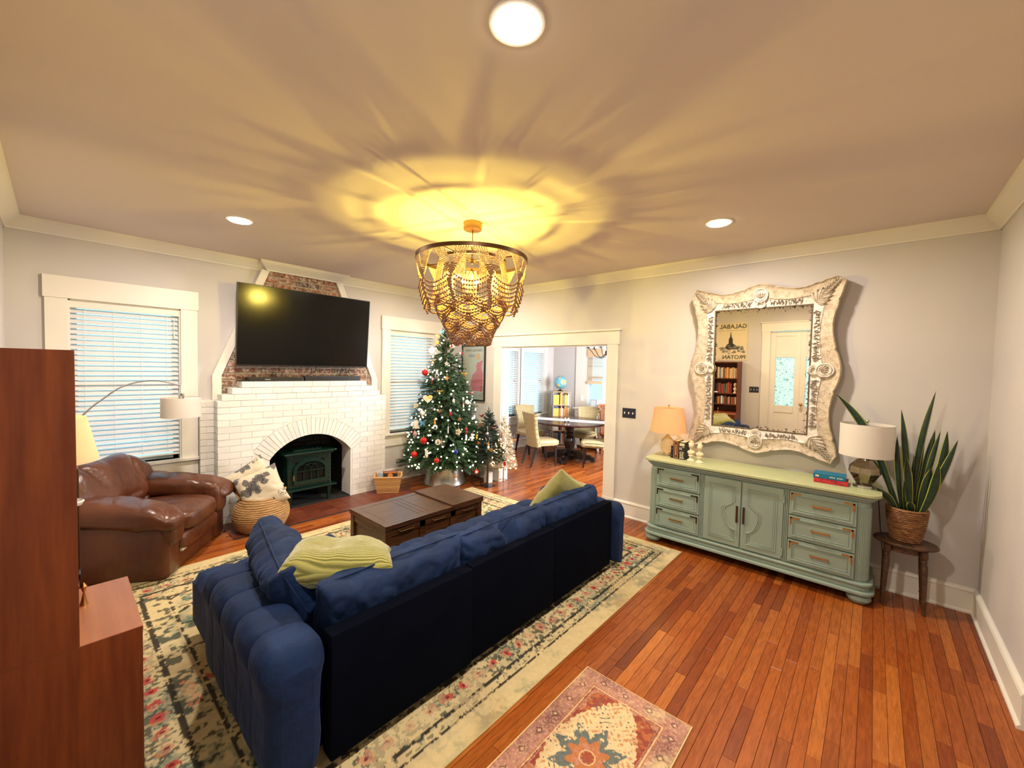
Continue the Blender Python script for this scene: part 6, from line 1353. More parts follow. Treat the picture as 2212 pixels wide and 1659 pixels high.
# ---- the two small trees
T2 = Vector((4.52, 4.86, 0))
t2 = thing('small_tree', 'small dark unlit tree on a brown pole with a square metal foot', 'Christmas tree', (T2.x, T2.y, 0))
pine = pieces_mat('dusty_pine_needles', [(0.018, 0.045, 0.030), (0.030, 0.065, 0.045), (0.010, 0.028, 0.018)], 0.7, bump=0)
def trad2(z): return 0.27*max(0.02, (1.17-z)/0.80)**0.8 if 0.37 < z < 1.2 else -1
sp_ = []; r_ = random.Random(21)
for i in range(900):
    t_ = 1-math.sqrt(r_.random()); z = 0.38+0.74*t_; a = r_.uniform(0, 2*PI); R = trad2(z); r0 = max(0.0, abs(R)-0.07)*r_.choice([1, 1, 0.5]); sp_.append((T2+Vector((r0*math.cos(a), r0*math.sin(a), z)), (math.cos(a), math.sin(a), 0.15+0.7*t_), 0.8))
sp_.append((T2+Vector((0, 0, 1.06)), (0, 0.05, 1), 1.1)); foliage('foliage', t2, sp_, 0.11, 0.026, 0.0026, 16, 4, [pine], fwd=1.2, seed=3)
MB().tube([T2+Vector((0, 0, 0.01)), T2+Vector((0, 0, 1.0))], [0.016, 0.006], 8).build('pole', bark, t2, smooth=True); MB().bbox(T2.x-0.09, T2.y-0.09, 0.001, T2.x+0.09, T2.y+0.09, 0.009, 0.002).build('foot_plate', M['black'], t2)
for a in [(1053, 941, 'figure', 0.045, WH, 'white and black cat ornament on the small dark tree', BK), (1055, 965, 'figure', 0.045, ORM, 'orange fox ornament with a white chest on the small dark tree', WH), (1040, 898, 'bird', 0.045, MR, 'maroon bird ornament high on the small dark tree'), (1038, 918, 'disc', 0.032, BR, 'brown disc ornament at the side of the small dark tree'), (1061, 972, 'disc', 0.024, GD, 'tiny gold disc ornament next to the orange fox'), (1068, 924, 'bow', 0.03, PKM, 'pink bow ornament on the doorway side of the small dark tree')]: ornament(*a, c=T2, radf=trad2, group='ornaments on the small dark tree', k=1.1)
T3 = Vector((4.70, 4.71, 0))
t3 = thing('small_tree', 'small white frosted tree glowing with warm lights in front of the doorway casing', 'Christmas tree', (T3.x, T3.y, 0))
frostn = pieces_mat('frosted_needles', [(0.55, 0.47, 0.34), (0.65, 0.58, 0.45), (0.40, 0.31, 0.2)], 0.7, bump=0)
def trad3(z): return 0.195*max(0.02, (1.13-z)/0.85)**0.85 if 0.24 < z < 1.16 else -1
sp_ = []
for i in range(620):
    t_ = 1-math.sqrt(r_.random()); z = 0.27+0.80*t_; a = r_.uniform(0, 2*PI); R = trad3(z); r0 = max(0.0, abs(R)-0.05)*r_.choice([1, 1, 0.5]); sp_.append((T3+Vector((r0*math.cos(a), r0*math.sin(a), z)), (math.cos(a), math.sin(a), 0.2+0.6*t_), 0.8))
sp_.append((T3+Vector((0, 0, 1.02)), (0, 0.02, 1), 1.0)); foliage('foliage', t3, sp_, 0.085, 0.020, 0.0026, 12, 4, [frostn], seed=4)
M['fairy2'] = mat('warm_glow_bulb', (1, 1, 1), 0.5, emit=(1.0, 0.70, 0.32), estr=20); me_b2 = pydata('fairy_bulb', *(lambda m: (m.v, m.f))(MB().ball((0, 0, 0), 0.008, 8, 6)), M['fairy2'], True)
for i in range(60):
    t_ = 1-math.sqrt(r_.random()); z = 0.27+0.84*t_; a = r_.uniform(0, 2*PI); o = link('fairy_bulb', me_b2, t3); o.location = (trad3(z)*0.98*math.cos(a), trad3(z)*0.98*math.sin(a), z)
MB().tube([T3+Vector((0, 0, 0.05)), T3+Vector((0, 0, 0.95))], [0.010, 0.004], 8).build('pole', M['chrome'], t3, smooth=True)
m_ = MB()
for k in range(3): a = k*2*PI/3+0.7; m_.tube([T3+Vector((0, 0, 0.10)), T3+Vector((0.06*math.cos(a), 0.06*math.sin(a), 0.095)), T3+Vector((0.095*math.cos(a), 0.095*math.sin(a), 0.07)), T3+Vector((0.10*math.cos(a), 0.10*math.sin(a), 0.005))], 0.005, 6)
m_.build('tripod_foot', M['chrome'], t3, smooth=True)
for a in [(1090, 1003, 'oval', 0.042, RD, 'bright red drop ornament low on the glowing white tree'), (1104, 945, 'disc', 0.030, GY, 'grey disc ornament on the glowing white tree'), (1111, 950, 'bow', 0.034, ORM, 'copper ribbon ornament at the dining side of the glowing tree'), (1084, 941, 'figure', 0.040, BR, 'brown bear ornament on the glowing white tree'), (1082, 962, 'figure', 0.036, CR, 'cream angel ornament on the glowing white tree'), (1108, 996, 'bow', 0.034, PKM, 'pink ribbon ornament low on the glowing tree')]: ornament(*a, c=T3, radf=trad3, group='ornaments on the glowing white tree', k=1.1)
tag(MB().bbox(4.60, 4.93, 0.001, 4.70, 5.02, 0.16, 0.004).build('gift_bag', WH), 'small white gift bag on the floor behind the glowing tree', 'bag')
cb = MB(); pts = [(4.45, 5.12, 0.006), (4.40, 4.98, 0.006), (4.46, 4.93, 0.006), (4.55, 5.05, 0.006), (4.66, 5.1, 0.006), (4.63, 5.28, 0.03), (4.76, 5.30, 0.04), (4.60, 5.16, 0.006), (4.5, 5.2, 0.01), (4.42, 5.07, 0.006)]
sm_ = []
for i in range(len(pts)-1):
    for q in range(6):
        t_ = q/6; a, b = Vector(pts[i]), Vector(pts[i+1]); pa, pb = Vector(pts[max(0, i-1)]), Vector(pts[min(len(pts)-1, i+2)]); sm_.append(0.5*((2*a)+(b-pa)*t_+(2*pa-5*a+4*b-pb)*t_*t_+(3*a-pa-3*b+pb)*t_**3))
tag(cb.tube(sm_, 0.004, 6).build('extension_cord', M['black'], smooth=True), 'dark extension cord looping on the boards behind the trees', 'cord')
# ================================================================ teak cabinet in the foreground, its end panel towards the door
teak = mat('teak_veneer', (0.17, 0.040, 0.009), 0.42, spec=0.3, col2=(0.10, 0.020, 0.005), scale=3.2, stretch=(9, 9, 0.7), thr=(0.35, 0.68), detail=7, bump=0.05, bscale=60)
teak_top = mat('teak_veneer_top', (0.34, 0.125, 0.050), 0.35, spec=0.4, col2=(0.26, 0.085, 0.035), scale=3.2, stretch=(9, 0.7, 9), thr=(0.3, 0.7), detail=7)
CY0, CY1 = 2.64, 3.155
bc = thing('teak_cabinet', 'tall reddish teak bookcase cabinet standing on a deeper base cabinet', 'cabinet', (0.24, 2.9, 0))
b_ = MB(); b_.bbox(0.012, CY0, 0.05, 0.486, CY0+0.018, 0.7565, 0.0008); b_.bbox(0.012, CY1-0.018, 0.05, 0.478, CY1, 0.737, 0.001); b_.box(0.012, CY0+0.018, 0.05, 0.02, CY1-0.018, 0.737); b_.box(0.02, CY0+0.018, 0.05, 0.47, CY1-0.018, 0.068)
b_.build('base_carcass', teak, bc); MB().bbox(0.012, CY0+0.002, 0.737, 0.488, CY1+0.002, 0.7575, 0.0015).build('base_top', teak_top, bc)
MB().box(0.05, CY0+0.03, 0.009, 0.43, CY1-0.03, 0.052).build('recessed_plinth', M['black'], bc)
for k in range(3): z0 = 0.07+k*0.222; d = MB().bbox(0.462, CY0+0.02, z0, 0.480, CY1-0.02, z0+0.216, 0.002).build('drawer', teak, bc); MB().bbox(0.478, 2.86, z0+0.10, 0.492, 2.94, z0+0.115, 0.003).build('pull', teak, d)
u = MB(); u.bbox(0.012, CY0, 0.758, 0.325, CY0+0.018, 1.778, 0.001); u.bbox(0.012, CY1-0.018, 0.757, 0.325, CY1, 1.778, 0.001); u.bbox(0.012, CY0+0.018, 1.758, 0.325, CY1-0.018, 1.777, 0.001); u.box(0.012, CY0+0.018, 0.757, 0.02, CY1-0.018, 1.758); u.build('upper_carcass', teak, bc)
SH = [0.758, 0.915, 1.135, 1.435]
for z in SH: MB().box(0.02, CY0+0.018, z, 0.318, CY1-0.018, z+0.016).build('shelf', teak, bc)
pal = [('tan', (0.45, 0.25, 0.10)), ('white', (0.7, 0.66, 0.58)), ('orange', (0.6, 0.22, 0.04)), ('brown', (0.16, 0.07, 0.03)), ('black', (0.02, 0.02, 0.02)), ('red', (0.35, 0.03, 0.03)), ('green', (0.05, 0.14, 0.06)), ('blue', (0.03, 0.07, 0.2)), ('maroon', (0.14, 0.02, 0.02)), ('cream', (0.6, 0.5, 0.33)), ('grey', (0.2, 0.2, 0.2)), ('yellow', (0.6, 0.45, 0.08))]
bmats = {n_: mat('book_cloth_'+n_, c_, 0.6) for n_, c_ in pal}; ORD = 'first second third fourth fifth sixth seventh eighth ninth tenth eleventh twelfth thirteenth'.split()
def shelf_book(label, group, cname, x_spine, y0, y1, z0, h, depth, face=1, lean=0):
    """a book on a shelf, spine at x_spine; face +1: spine looks to +x"""
    t = thing('book', label, 'book', (x_spine, y0, z0), 0, group); a, b = (x_spine-depth, x_spine) if face > 0 else (x_spine, x_spine+depth); xs = x_spine-0.003 if face > 0 else x_spine+0.003
    mt = Matrix.Translation((0, y0, z0)) @ Euler((lean, 0, 0)).to_matrix().to_4x4() @ Matrix.Translation((0, -y0, -z0))
    c_ = MB(); c_.box(min(xs, x_spine), y0, z0, max(xs, x_spine), y1, z0+h, mt); c_.box(a, y0, z0, b, y0+0.0015, z0+h, mt); c_.box(a, y1-0.0015, z0, b, y1, z0+h, mt); c_.build('cover', bmats[cname], t)
    MB().box(a+0.003, y0+0.0015, z0+0.003, b-0.003, y1-0.0015, z0+h-0.003, mt).build('pages', paper, t); return t
rb = random.Random(4); rows_ = [('top', 1.451, 0.22, ['tan', 'white', 'tan', 'cream', 'tan', 'orange', 'tan', 'brown', 'white', 'grey', 'cream']), ('middle', 1.151, 0.215, ['maroon', 'red', 'brown', 'green', 'red', 'maroon', 'red', 'black']), ('lower', 0.931, 0.165, ['cream', 'brown', 'red', 'black', 'tan', 'brown', 'maroon', 'grey', 'white', 'brown', 'orange', 'black'])]
for rname, z, hmax, cs in rows_:
    y = CY0+0.03+(0.09 if rname == 'middle' else 0); cnt_ = {}
    for i, cn in enumerate(cs):
        w_ = rb.uniform(0.026, 0.038); cnt_[cn] = cnt_.get(cn, 0)+1; ln = 0.10 if rname == 'middle' and i in (3, 4, 5) else 0
        if y+w_ > CY1-0.03: break
        shelf_book('%s %s book from the entrance side, %s shelf of the teak bookcase' % (ORD[cnt_[cn]-1], cn, rname), 'books on the %s shelf of the teak bookcase' % rname, cn, rb.uniform(0.27, 0.295), y, y+w_-0.002, z+0.0005, hmax*rb.uniform(0.82, 1.0), 0.17, lean=-ln if ln else 0); y += w_+(0.003 if ln else 0.0)
bust('cream bust at the entrance end of the middle shelf, seen in the mirror', 0.25, CY0+0.062, 1.1515, 1.1, True, 'plaster busts', PI)
tag(MB().lathe([(0.02, 0), (0.035, 0.004), (0.042, 0.018), (0.038, 0.022), (0.03, 0.008), (0.0, 0.006)], (0.312, 3.04, 1.1515), 24, sx=1.0, caps=False).build('ceramic_dish', M['white'], smooth=True), 'glossy white dish at the edge of the bookcase middle shelf', 'dish')
m_ = MB(); m_.lathe([(0.014, 0), (0.008, 0.02), (0.003, 0.05), (0.010, 0.075), (0.002, 0.09)], (0.345, 2.98, 0.7575), 12); tag(m_.build('brass_figurine', M['brass'], smooth=True), 'tiny brass figurine on the teak base cabinet top', 'figurine')
m_ = MB(); m_.add([(0.33, 2.75, 0.7578), (0.47, 2.73, 0.7578), (0.475, 2.95, 0.7578), (0.335, 2.96, 0.7578), (0.34, 2.76, 0.7605), (0.465, 2.74, 0.7600), (0.47, 2.945, 0.7620), (0.345, 2.95, 0.7610)], [(3, 2, 1, 0), (4, 5, 6, 7), (0, 1, 5, 4), (1, 2, 6, 5), (2, 3, 7, 6), (3, 0, 4, 7)])
# concert poster on the entrance wall over the bookcase
pp = mat('aged_poster_paper', (0.62, 0.53, 0.36), 0.7); ink = mat('poster_ink', (0.012, 0.012, 0.012), 0.7); grink = mat('poster_grey_ink', (0.16, 0.14, 0.11), 0.7)
po = thing('poster', 'cream poster of a pointed church tower above the teak bookcase, reflected in the mirror', 'poster', (0.01, 2.86, 1.80)); PY0, PY1, PZ0, PZ1 = 2.565, 3.135, 1.80, 2.56
MB().box(0.002, PY0, PZ0, 0.012, PY1, PZ1).build('sheet', pp, po)
fx = lambda y, z: frame((0.0128, y, z), (0, 1, 0), (0, 0, 1), (1, 0, 0))
text('GALABAL', 0.118, fx((PY0+PY1)/2-0.02, PZ1-0.075), ink, po, bold=0.002); text('PROTAN', 0.108, fx((PY0+PY1)/2-0.05, PZ0+0.062), ink, po, bold=0.002)
m_ = MB(); m_.box(0.012, PY0+0.03, PZ1-0.155, 0.0126, PY1-0.18, PZ1-0.150); m_.box(0.012, PY1-0.15, PZ1-0.155, 0.0126, PY1-0.04, PZ1-0.150); m_.box(0.012, PY1-0.14, PZ0+0.03, 0.0126, PY1-0.03, PZ0+0.033); m_.build('rule', ink, po)
yc = PY0+0.30; m_ = MB(); m_.prism([(yc-0.042, PZ0+0.32), (yc+0.042, PZ0+0.32), (yc+0.036, PZ0+0.44), (yc+0.016, PZ0+0.47), (yc+0.002, PZ0+0.585), (yc-0.002, PZ0+0.585), (yc-0.016, PZ0+0.47), (yc-0.036, PZ0+0.44)], 0.012, 0.0127, 'x')
m_.prism([(yc-0.15, PZ0+0.26), (yc-0.05, PZ0+0.34), (yc+0.06, PZ0+0.335), (yc+0.10, PZ0+0.27), (yc+0.10, PZ0+0.23), (yc-0.15, PZ0+0.22)], 0.012, 0.0126, 'x'); m_.build('tower_print', ink, po)
m_ = MB(); rp_ = random.Random(8)
for k in range(46):
    y = PY0+0.05+rp_.random()*0.45; z = PZ0+0.13+rp_.random()*0.17*(1-abs(y-yc)); w_ = rp_.uniform(0.012, 0.04); h_ = rp_.uniform(0.008, 0.02); m_.prism([(y-w_, z), (y+w_, z), (y+w_, z+h_), (y, z+h_*2), (y-w_, z+h_)], 0.012, 0.01262+0.00001*k, 'x')
m_.build('rooftop_print', grink, po, kind='stuff')
# ---- end table with the tapered lamp, behind the cabinet
et = thing('end_table', 'small dark end table standing behind the teak cabinet', 'side table', (0.22, 3.72, 0.008)); MB().bbox(0.05, 3.52, 0.60, 0.345, 3.90, 0.625, 0.003).build('tabletop', dwood, et)
for x in (0.075, 0.32):
    for y in (3.545, 3.875): MB().box(x-0.015, y-0.015, 0.009, x+0.015, y+0.015, 0.60).build('leg', dwood, et)
l3 = thing('table_lamp', 'lit table lamp with tapered white shade behind the teak cabinet', 'lamp', (0.235, 3.70, 0.626)); c = (0.235, 3.70, 0)
warm = cloth_shade('warm_white_shade', (0.82, 0.74, 0.60), 0.45); m_ = MB(); shade(m_, c, 0.196, 0.150, 1.225, 1.450); m_.build('lamp_shade', warm, l3, smooth=True)
MB().bbox(0.135, 3.60, 0.627, 0.352, 3.80, 0.66, 0.006).build('foot', M['black'], l3); MB().bbox(0.16, 3.65, 0.66, 0.352, 3.75, 1.19, 0.01).build('body', M['bronze'], l3); MB().tube([(c[0], c[1], 1.19), (c[0], c[1], 1.27)], 0.01, 8).build('socket', M['brass'], l3)
MB().ball((c[0], c[1], 1.315), 0.032).build('bulb', M['bulb_white'], l3, smooth=True)
# ---- arc lamp
al = thing('arc_lamp', 'steel arc floor lamp whose white drum shade hangs in front of the blinds', 'floor lamp', (0.16, 5.80, 0))
pts = [Vector((0.15, 5.84, 0.03)), Vector((0.17, 5.83, 0.6)), Vector((0.28, 5.76, 1.05)), Vector((0.45, 5.68, 1.30))]+[at(px, py, y=yy) for px, py, yy in ((222, 862, 5.64), (258, 838, 5.59), (300, 825, 5.55), (345, 823, 5.52), (391, 833, 5.50))]
sm_ = []
for i in range(len(pts)-1):
    for q in range(6):
        t_ = q/6; a, b = pts[i], pts[i+1]; pa, pb = pts[max(0, i-1)], pts[min(len(pts)-1, i+2)]; sm_.append(0.5*((2*a)+(b-pa)*t_+(2*pa-5*a+4*b-pb)*t_*t_+(3*a-pa-3*b+pb)*t_**3))
sm_.append(pts[-1]); MB().tube(sm_, 0.0065, 10).build('arched_pole', M['chrome'], al, smooth=True); e = pts[-1]
MB().lathe([(0.13, 0.0), (0.13, 0.02), (0.03, 0.035)], (0.15, 5.84, 0), 32).build('weighted_base', M['chrome'], al, smooth=True, angle=40)
m_ = MB(); m_.tube([e, e+Vector((0, 0, -0.10))], 0.005, 8); m_.bbox(e.x-0.02, e.y-0.014, e.z-0.125, e.x-0.006, e.y+0.014, e.z-0.072, 0.002).bbox(e.x+0.004, e.y-0.014, e.z-0.125, e.x+0.022, e.y+0.014, e.z-0.072, 0.002); m_.build('swivel_joint', M['chrome'], al, smooth=True, angle=40)
m_ = MB(); shade(m_, (e.x, e.y, 0), 0.152, 0.150, e.z-0.295, e.z-0.112); m_.build('lamp_shade', linen, al, smooth=True)
m_ = MB(); [m_.tube([Vector((e.x, e.y, e.z-0.12)), Vector((e.x+0.15*math.cos(k*2.094), e.y+0.15*math.sin(k*2.094), e.z-0.118))], 0.002, 5) for k in range(3)]; m_.build('spider', M['chrome'], al)
# ---- coiled basket with two leaf print cushions
rope = mat('coiled_straw_rope', (0.52, 0.33, 0.14), 0.7, col2=(0.26, 0.13, 0.045), scale=18, stretch=(1, 1, 6), bump=0.6, bscale=90)
bk = thing('coiled_basket', 'round bellied basket of coiled straw beside the armchair', 'basket', (1.71, 5.44, 0)); c = Vector((1.71, 5.44, 0)); m_ = MB(); nco = 17
for k in range(nco):
    t_ = (k+0.5)/nco; R = 0.165+0.105*math.sin(PI*(0.10+0.80*t_))**0.9-0.03*t_; z = 0.012+t_*0.335; m_.tube([c+Vector((R*math.cos(a), R*math.sin(a), z+0.002*math.sin(3*a+k))) for a in np.linspace(0, 2*PI, 49)[:-1]], 0.0115, 6, closed=True)
m_.build('coils', rope, bk, smooth=True, kind='stuff'); MB().lathe([(0.16, 0.004), (0.24, 0.10), (0.245, 0.2), (0.19, 0.33), (0.18, 0.33), (0.23, 0.2), (0.15, 0.02)], c, 32).build('inner_wall', mat('basket_inside', (0.16, 0.08, 0.03), 0.9), bk, smooth=True)
m_ = MB()
for s_, aa in ((1, -0.4), (-1, 2.7)): m_.tube([c+Vector(((0.195+0.03*math.sin(PI*q/10))*math.cos(aa+(q-5)*0.09), (0.195+0.03*math.sin(PI*q/10))*math.sin(aa+(q-5)*0.09), 0.345+0.055*math.sin(PI*q/10))) for q in range(11)], 0.011, 8)
m_.build('handle_loops', rope, bk, smooth=True)
floral = col_mat('leaf_print_linen', 0.9, 0.3, 300)
def leaf_print(u, v, seed):
    """dark leaves and seed sprays on cream linen; u,v in metres"""
    c = np.ones(u.shape+(3,))*np.array((0.60, 0.53, 0.40)); rs = np.random.RandomState(seed); n3 = vnoise(u+3, v+3, 120, 50+seed)
    for k in range(10):
        cx, cy, base = rs.uniform(-0.24, 0.24), rs.uniform(-0.24, 0.24), rs.uniform(0, 2*PI)
        if k % 3 != 2:
            for q in range(rs.randint(3, 6)):
                a = base+q*1.05; L_ = rs.uniform(0.08, 0.105); x = (u-cx)*math.cos(a)+(v-cy)*math.sin(a); y = -(u-cx)*math.sin(a)+(v-cy)*math.cos(a); t_ = x/L_
                w_ = 0.30*L_*np.clip(np.sin(np.clip(t_-0.12, 0, 0.88)/0.88*PI), 0, 1); ins = (np.abs(y) < w_) & (t_ > 0.12) & (t_ < 1); c = lerp(c, (0.045, 0.045, 0.06), ins*0.85); c = lerp(c, (0.5, 0.45, 0.36), (ins & (np.abs(np.sin((x-np.abs(y)*0.6)*420)) < 0.25))*0.5); c = lerp(c, (0.05, 0.05, 0.06), ((np.abs(y) < 0.0014) & (t_ > 0) & (t_ < 1))*0.8)
        else:
            r = np.hypot(u-cx, (v-cy)*1.3); c = lerp(c, (0.09, 0.08, 0.09), ((r < 0.055) & (n3 > 0.56))*0.8)
    return c
def floral_pillow(label, w, seed, mtx):
    n = 110; v, f = pillow(w, w, 0.17, n, 0.16, 0.010, 6, seed, 0.42); o = MB().add(v, f).build('leaf_print_pillow', floral, smooth=True, angle=180)
    P_ = np.array([tuple(p) for p in v]); set_pattern(o.data, leaf_print(P_[:, 0]+(P_[:, 2] < 0)*0.3, P_[:, 1], seed)); weld(o); o.matrix_world = mtx; return tag(o, label, 'pillow', 'leaf print pillows')
q = at(558, 1050, y=5.40); floral_pillow('leaf print pillow at the front of the coiled basket', 0.42, 5, frame((1.70, 5.40, 0.415), (0.80, -0.35, 0.42), (-0.30, 0.25, 0.80), (-0.3, -0.85, 0.45)))
floral_pillow('leaf print pillow tucked at the back of the coiled basket', 0.42, 8, frame((1.67, 5.56, 0.47), (0.78, -0.20, 0.55), (-0.50, 0.10, 0.80), (-0.25, -0.9, 0.25)))
# ---- magazine basket
wk = pieces_mat('honey_willow', [(0.50, 0.26, 0.09), (0.62, 0.36, 0.14), (0.42, 0.20, 0.07), (0.68, 0.44, 0.20)], 0.55, bump=0.2)
mbk = thing('magazine_basket', 'square honey coloured wicker basket full of magazines by the white brick', 'basket', (3.34, 5.63, 0.003)); c = Vector((3.34, 5.63, 0.004)); yw = math.radians(-38); MR_ = Matrix.Translation(c) @ Euler((0, 0, yw)).to_matrix().to_4x4(); m_ = MB()
def sq_loop(h, z, wob, n=10):
    out = []
    for (a, b) in (((-1, -1), (1, -1)), ((1, -1), (1, 1)), ((1, 1), (-1, 1)), ((-1, 1), (-1, -1))):
        for q in range(n):
            t_ = q/n; x, y = a[0]+(b[0]-a[0])*t_, a[1]+(b[1]-a[1])*t_; k = 1+0.03*math.sin(PI*q+wob)*(1 if 0 < q else 0); out.append(MR_ @ Vector((x*h*1.0*k, y*h*0.78*k, z)))
    return out
for r in range(13): t_ = r/12; m_.tube(sq_loop(0.135+0.038*t_, 0.008+0.20*t_, PI*(r % 2)), 0.0085, 5, closed=True)
m_.build('willow_weave', wk, mbk, smooth=True, kind='stuff'); m_ = MB(); m_.tube(sq_loop(0.178, 0.222, 0), 0.011, 6, closed=True)
for s_ in (-1, 1): m_.tube([MR_ @ Vector((s_*0.178, (-0.07+0.14*q/8), 0.222+0.035*math.sin(PI*q/8))) for q in range(9)], 0.009, 6)
m_.build('rim_and_handles', wk, mbk, smooth=True); m_ = MB(); m_.box(-0.125, -0.095, 0.003, 0.125, 0.095, 0.01, MR_); m_.build('bottom', wk, mbk)
mags = [('dark magazine with an orange round cover picture, frontmost in the basket', (0.03, 0.03, 0.035), (0.65, 0.22, 0.05)), ('pale blue magazine right behind the dark one', (0.35, 0.45, 0.55), (0.7, 0.7, 0.65)), ('red and white magazine in the middle of the basket', (0.5, 0.05, 0.04), (0.75, 0.72, 0.68)), ('cream paged magazine at the back of the basket', (0.62, 0.55, 0.40), (0.3, 0.2, 0.1)), ('brown covered magazine leaning at the hearth side of the basket', (0.25, 0.11, 0.05), (0.6, 0.5, 0.3))]
for k, (lb, c1, c2) in enumerate(mags):
    t = thing('magazine', lb, 'magazine', c, 0, 'magazines in the willow basket'); yy = -0.075+0.034*k; xx = (0.03, -0.02, 0.02, -0.03, -0.07)[k]; w2 = 0.095 if k < 4 else 0.05; zt = 0.285-0.008*k+(0.01 if k == 2 else 0)
    mt = MR_ @ Matrix.Translation((xx, yy, 0.012)) @ Euler((math.radians(-4), 0, 0)).to_matrix().to_4x4(); MB().box(-w2, -0.004, 0, w2, 0.004, zt-0.012, mt).build('cover', mat('magazine_cover', c1, 0.35), t)
    m_ = MB(); m_.box(-w2*0.5, -0.0046, zt-0.09, w2*0.55, -0.0040, zt-0.045, mt) if k else m_.prism([(0.035*math.cos(a), zt-0.065+0.03*math.sin(a)) for a in np.linspace(0, 2*PI, 17)[:-1]], -0.0048, -0.004, 'y', mt); m_.box(-w2*0.9, -0.0046, zt-0.032, w2*0.9, -0.0040, zt-0.018, mt); m_.build('cover_print', mat('magazine_print', c2, 0.35), t)
# ---- framed print between corner and doorway
FY0, FY1, FZ0, FZ1 = 5.245, 5.80, 1.215, 2.115; X_ = XR
fpz = thing('framed_print', 'black framed print of a figure in a pink dress beside the doorway', 'picture', (X_-0.01, 5.5, 1.215)); m_ = MB()
for (a, b, c_, d) in ((FY0, FZ0, FY1, FZ0+0.02), (FY0, FZ1-0.02, FY1, FZ1), (FY0, FZ0+0.02, FY0+0.02, FZ1-0.02), (FY1-0.02, FZ0+0.02, FY1, FZ1-0.02)): m_.bbox(X_-0.028, a, b, X_-0.001, c_, d, 0.002)
m_.build('frame', M['black'], fpz); MB().box(X_-0.012, FY0+0.018, FZ0+0.018, X_-0.002, FY1-0.018, FZ1-0.018).build('paper', mat('print_paper', (0.52, 0.46, 0.33), 0.6), fpz)
pk = mat('print_pink', (0.62, 0.10, 0.10), 0.6); og = mat('print_orange', (0.70, 0.33, 0.08), 0.6)
def yy_(u): return FY1-u*(FY1-FY0)      # u: 0 = corner side, 1 = doorway side (viewer's right)
def zz_(w_): return FZ0+w_*(FZ1-FZ0)
def flat(pl, m__, nm, k=0): return MB().prism([(yy_(u), zz_(w_)) for u, w_ in pl], X_-0.0132-0.0004*k, X_-0.012, 'x').build(nm, m__, fpz)
flat([(0.36, 0.17), (0.90, 0.17), (0.90, 0.52), (0.84, 0.56), (0.86, 0.66), (0.90, 0.72), (0.82, 0.72), (0.76, 0.69), (0.66, 0.69), (0.62, 0.62), (0.64, 0.55), (0.48, 0.46), (0.40, 0.34)], pk, 'dress_print')
flat([(0.70+0.09*math.cos(a), 0.79+0.055*math.sin(a)) for a in np.linspace(0, 2*PI, 21)[:-1]], og, 'head_print')
m_ = MB(); [m_.box(X_-0.0128, yy_(0.92), zz_(0.05+0.022*k), X_-0.012, yy_(0.40-0.02*k), zz_(0.054+0.022*k)) for k in range(5)]; [m_.box(X_-0.0140, yy_(0.89), zz_(0.22+0.045*k), X_-0.0133, yy_(0.44), zz_(0.222+0.045*k)) for k in range(6)]; m_.build('ruled_lines', ink, fpz)
mt = lambda u, w_: frame((X_-0.0128, yy_(u), zz_(w_)), (0, -1, 0), (0, 0, 1), (-1, 0, 0))
text('petit parisien', 0.075, mt(0.52, 0.91), ink, fpz); text('valise', 0.07, mt(0.42, 0.81), ink, fpz)
MB().box(X_-0.02, FY0+0.02, FZ0+0.02, X_-0.019, FY1-0.02, FZ1-0.02).build('picture_glass', M['glass'], fpz)
# ================================================================ dining room
key, nt, b = base_mat('greek_key_fabric', (0.5, 0.4, 0.2), 0.85, 0, 0.2)
tc = N(nt, 'ShaderNodeTexCoord'); L = nt.links.new
def keypat(axu, axv, cell):
    sp = N(nt, 'ShaderNodeSeparateXYZ'); L(tc.outputs['Object'], sp.inputs[0]); o = []
    for ax in (axu, axv):
        m1 = N(nt, 'ShaderNodeMath', operation='MULTIPLY'); m1.inputs[1].default_value = 1/cell; L(sp.outputs[ax], m1.inputs[0]); f1 = N(nt, 'ShaderNodeMath', operation='FRACT'); L(m1.outputs[0], f1.inputs[0])
        s1 = N(nt, 'ShaderNodeMath', operation='SUBTRACT'); L(f1.outputs[0], s1.inputs[0]); s1.inputs[1].default_value = 0.5; a1 = N(nt, 'ShaderNodeMath', operation='ABSOLUTE'); L(s1.outputs[0], a1.inputs[0]); o.append((s1, a1))
    mxm = N(nt, 'ShaderNodeMath', operation='MAXIMUM'); L(o[0][1].outputs[0], mxm.inputs[0]); L(o[1][1].outputs[0], mxm.inputs[1])
    k = N(nt, 'ShaderNodeMath', operation='MULTIPLY'); k.inputs[1].default_value = 5.0; L(mxm.outputs[0], k.inputs[0])
    gap = N(nt, 'ShaderNodeMath', operation='GREATER_THAN'); L(o[0][0].outputs[0], gap.inputs[0]); L(o[1][0].outputs[0], gap.inputs[1]); g2 = N(nt, 'ShaderNodeMath', operation='MULTIPLY'); g2.inputs[1].default_value = 0.5; L(gap.outputs[0], g2.inputs[0])
    ad = N(nt, 'ShaderNodeMath', operation='ADD'); L(k.outputs[0], ad.inputs[0]); L(g2.outputs[0], ad.inputs[1]); fr = N(nt, 'ShaderNodeMath', operation='FRACT'); L(ad.outputs[0], fr.inputs[0]); gt = N(nt, 'ShaderNodeMath', operation='GREATER_THAN'); gt.inputs[1].default_value = 0.62; L(fr.outputs[0], gt.inputs[0]); return gt
ge = N(nt, 'ShaderNodeNewGeometry'); gz = keypat('Y', 'Z', 0.085); gt2 = keypat('X', 'Y', 0.085)
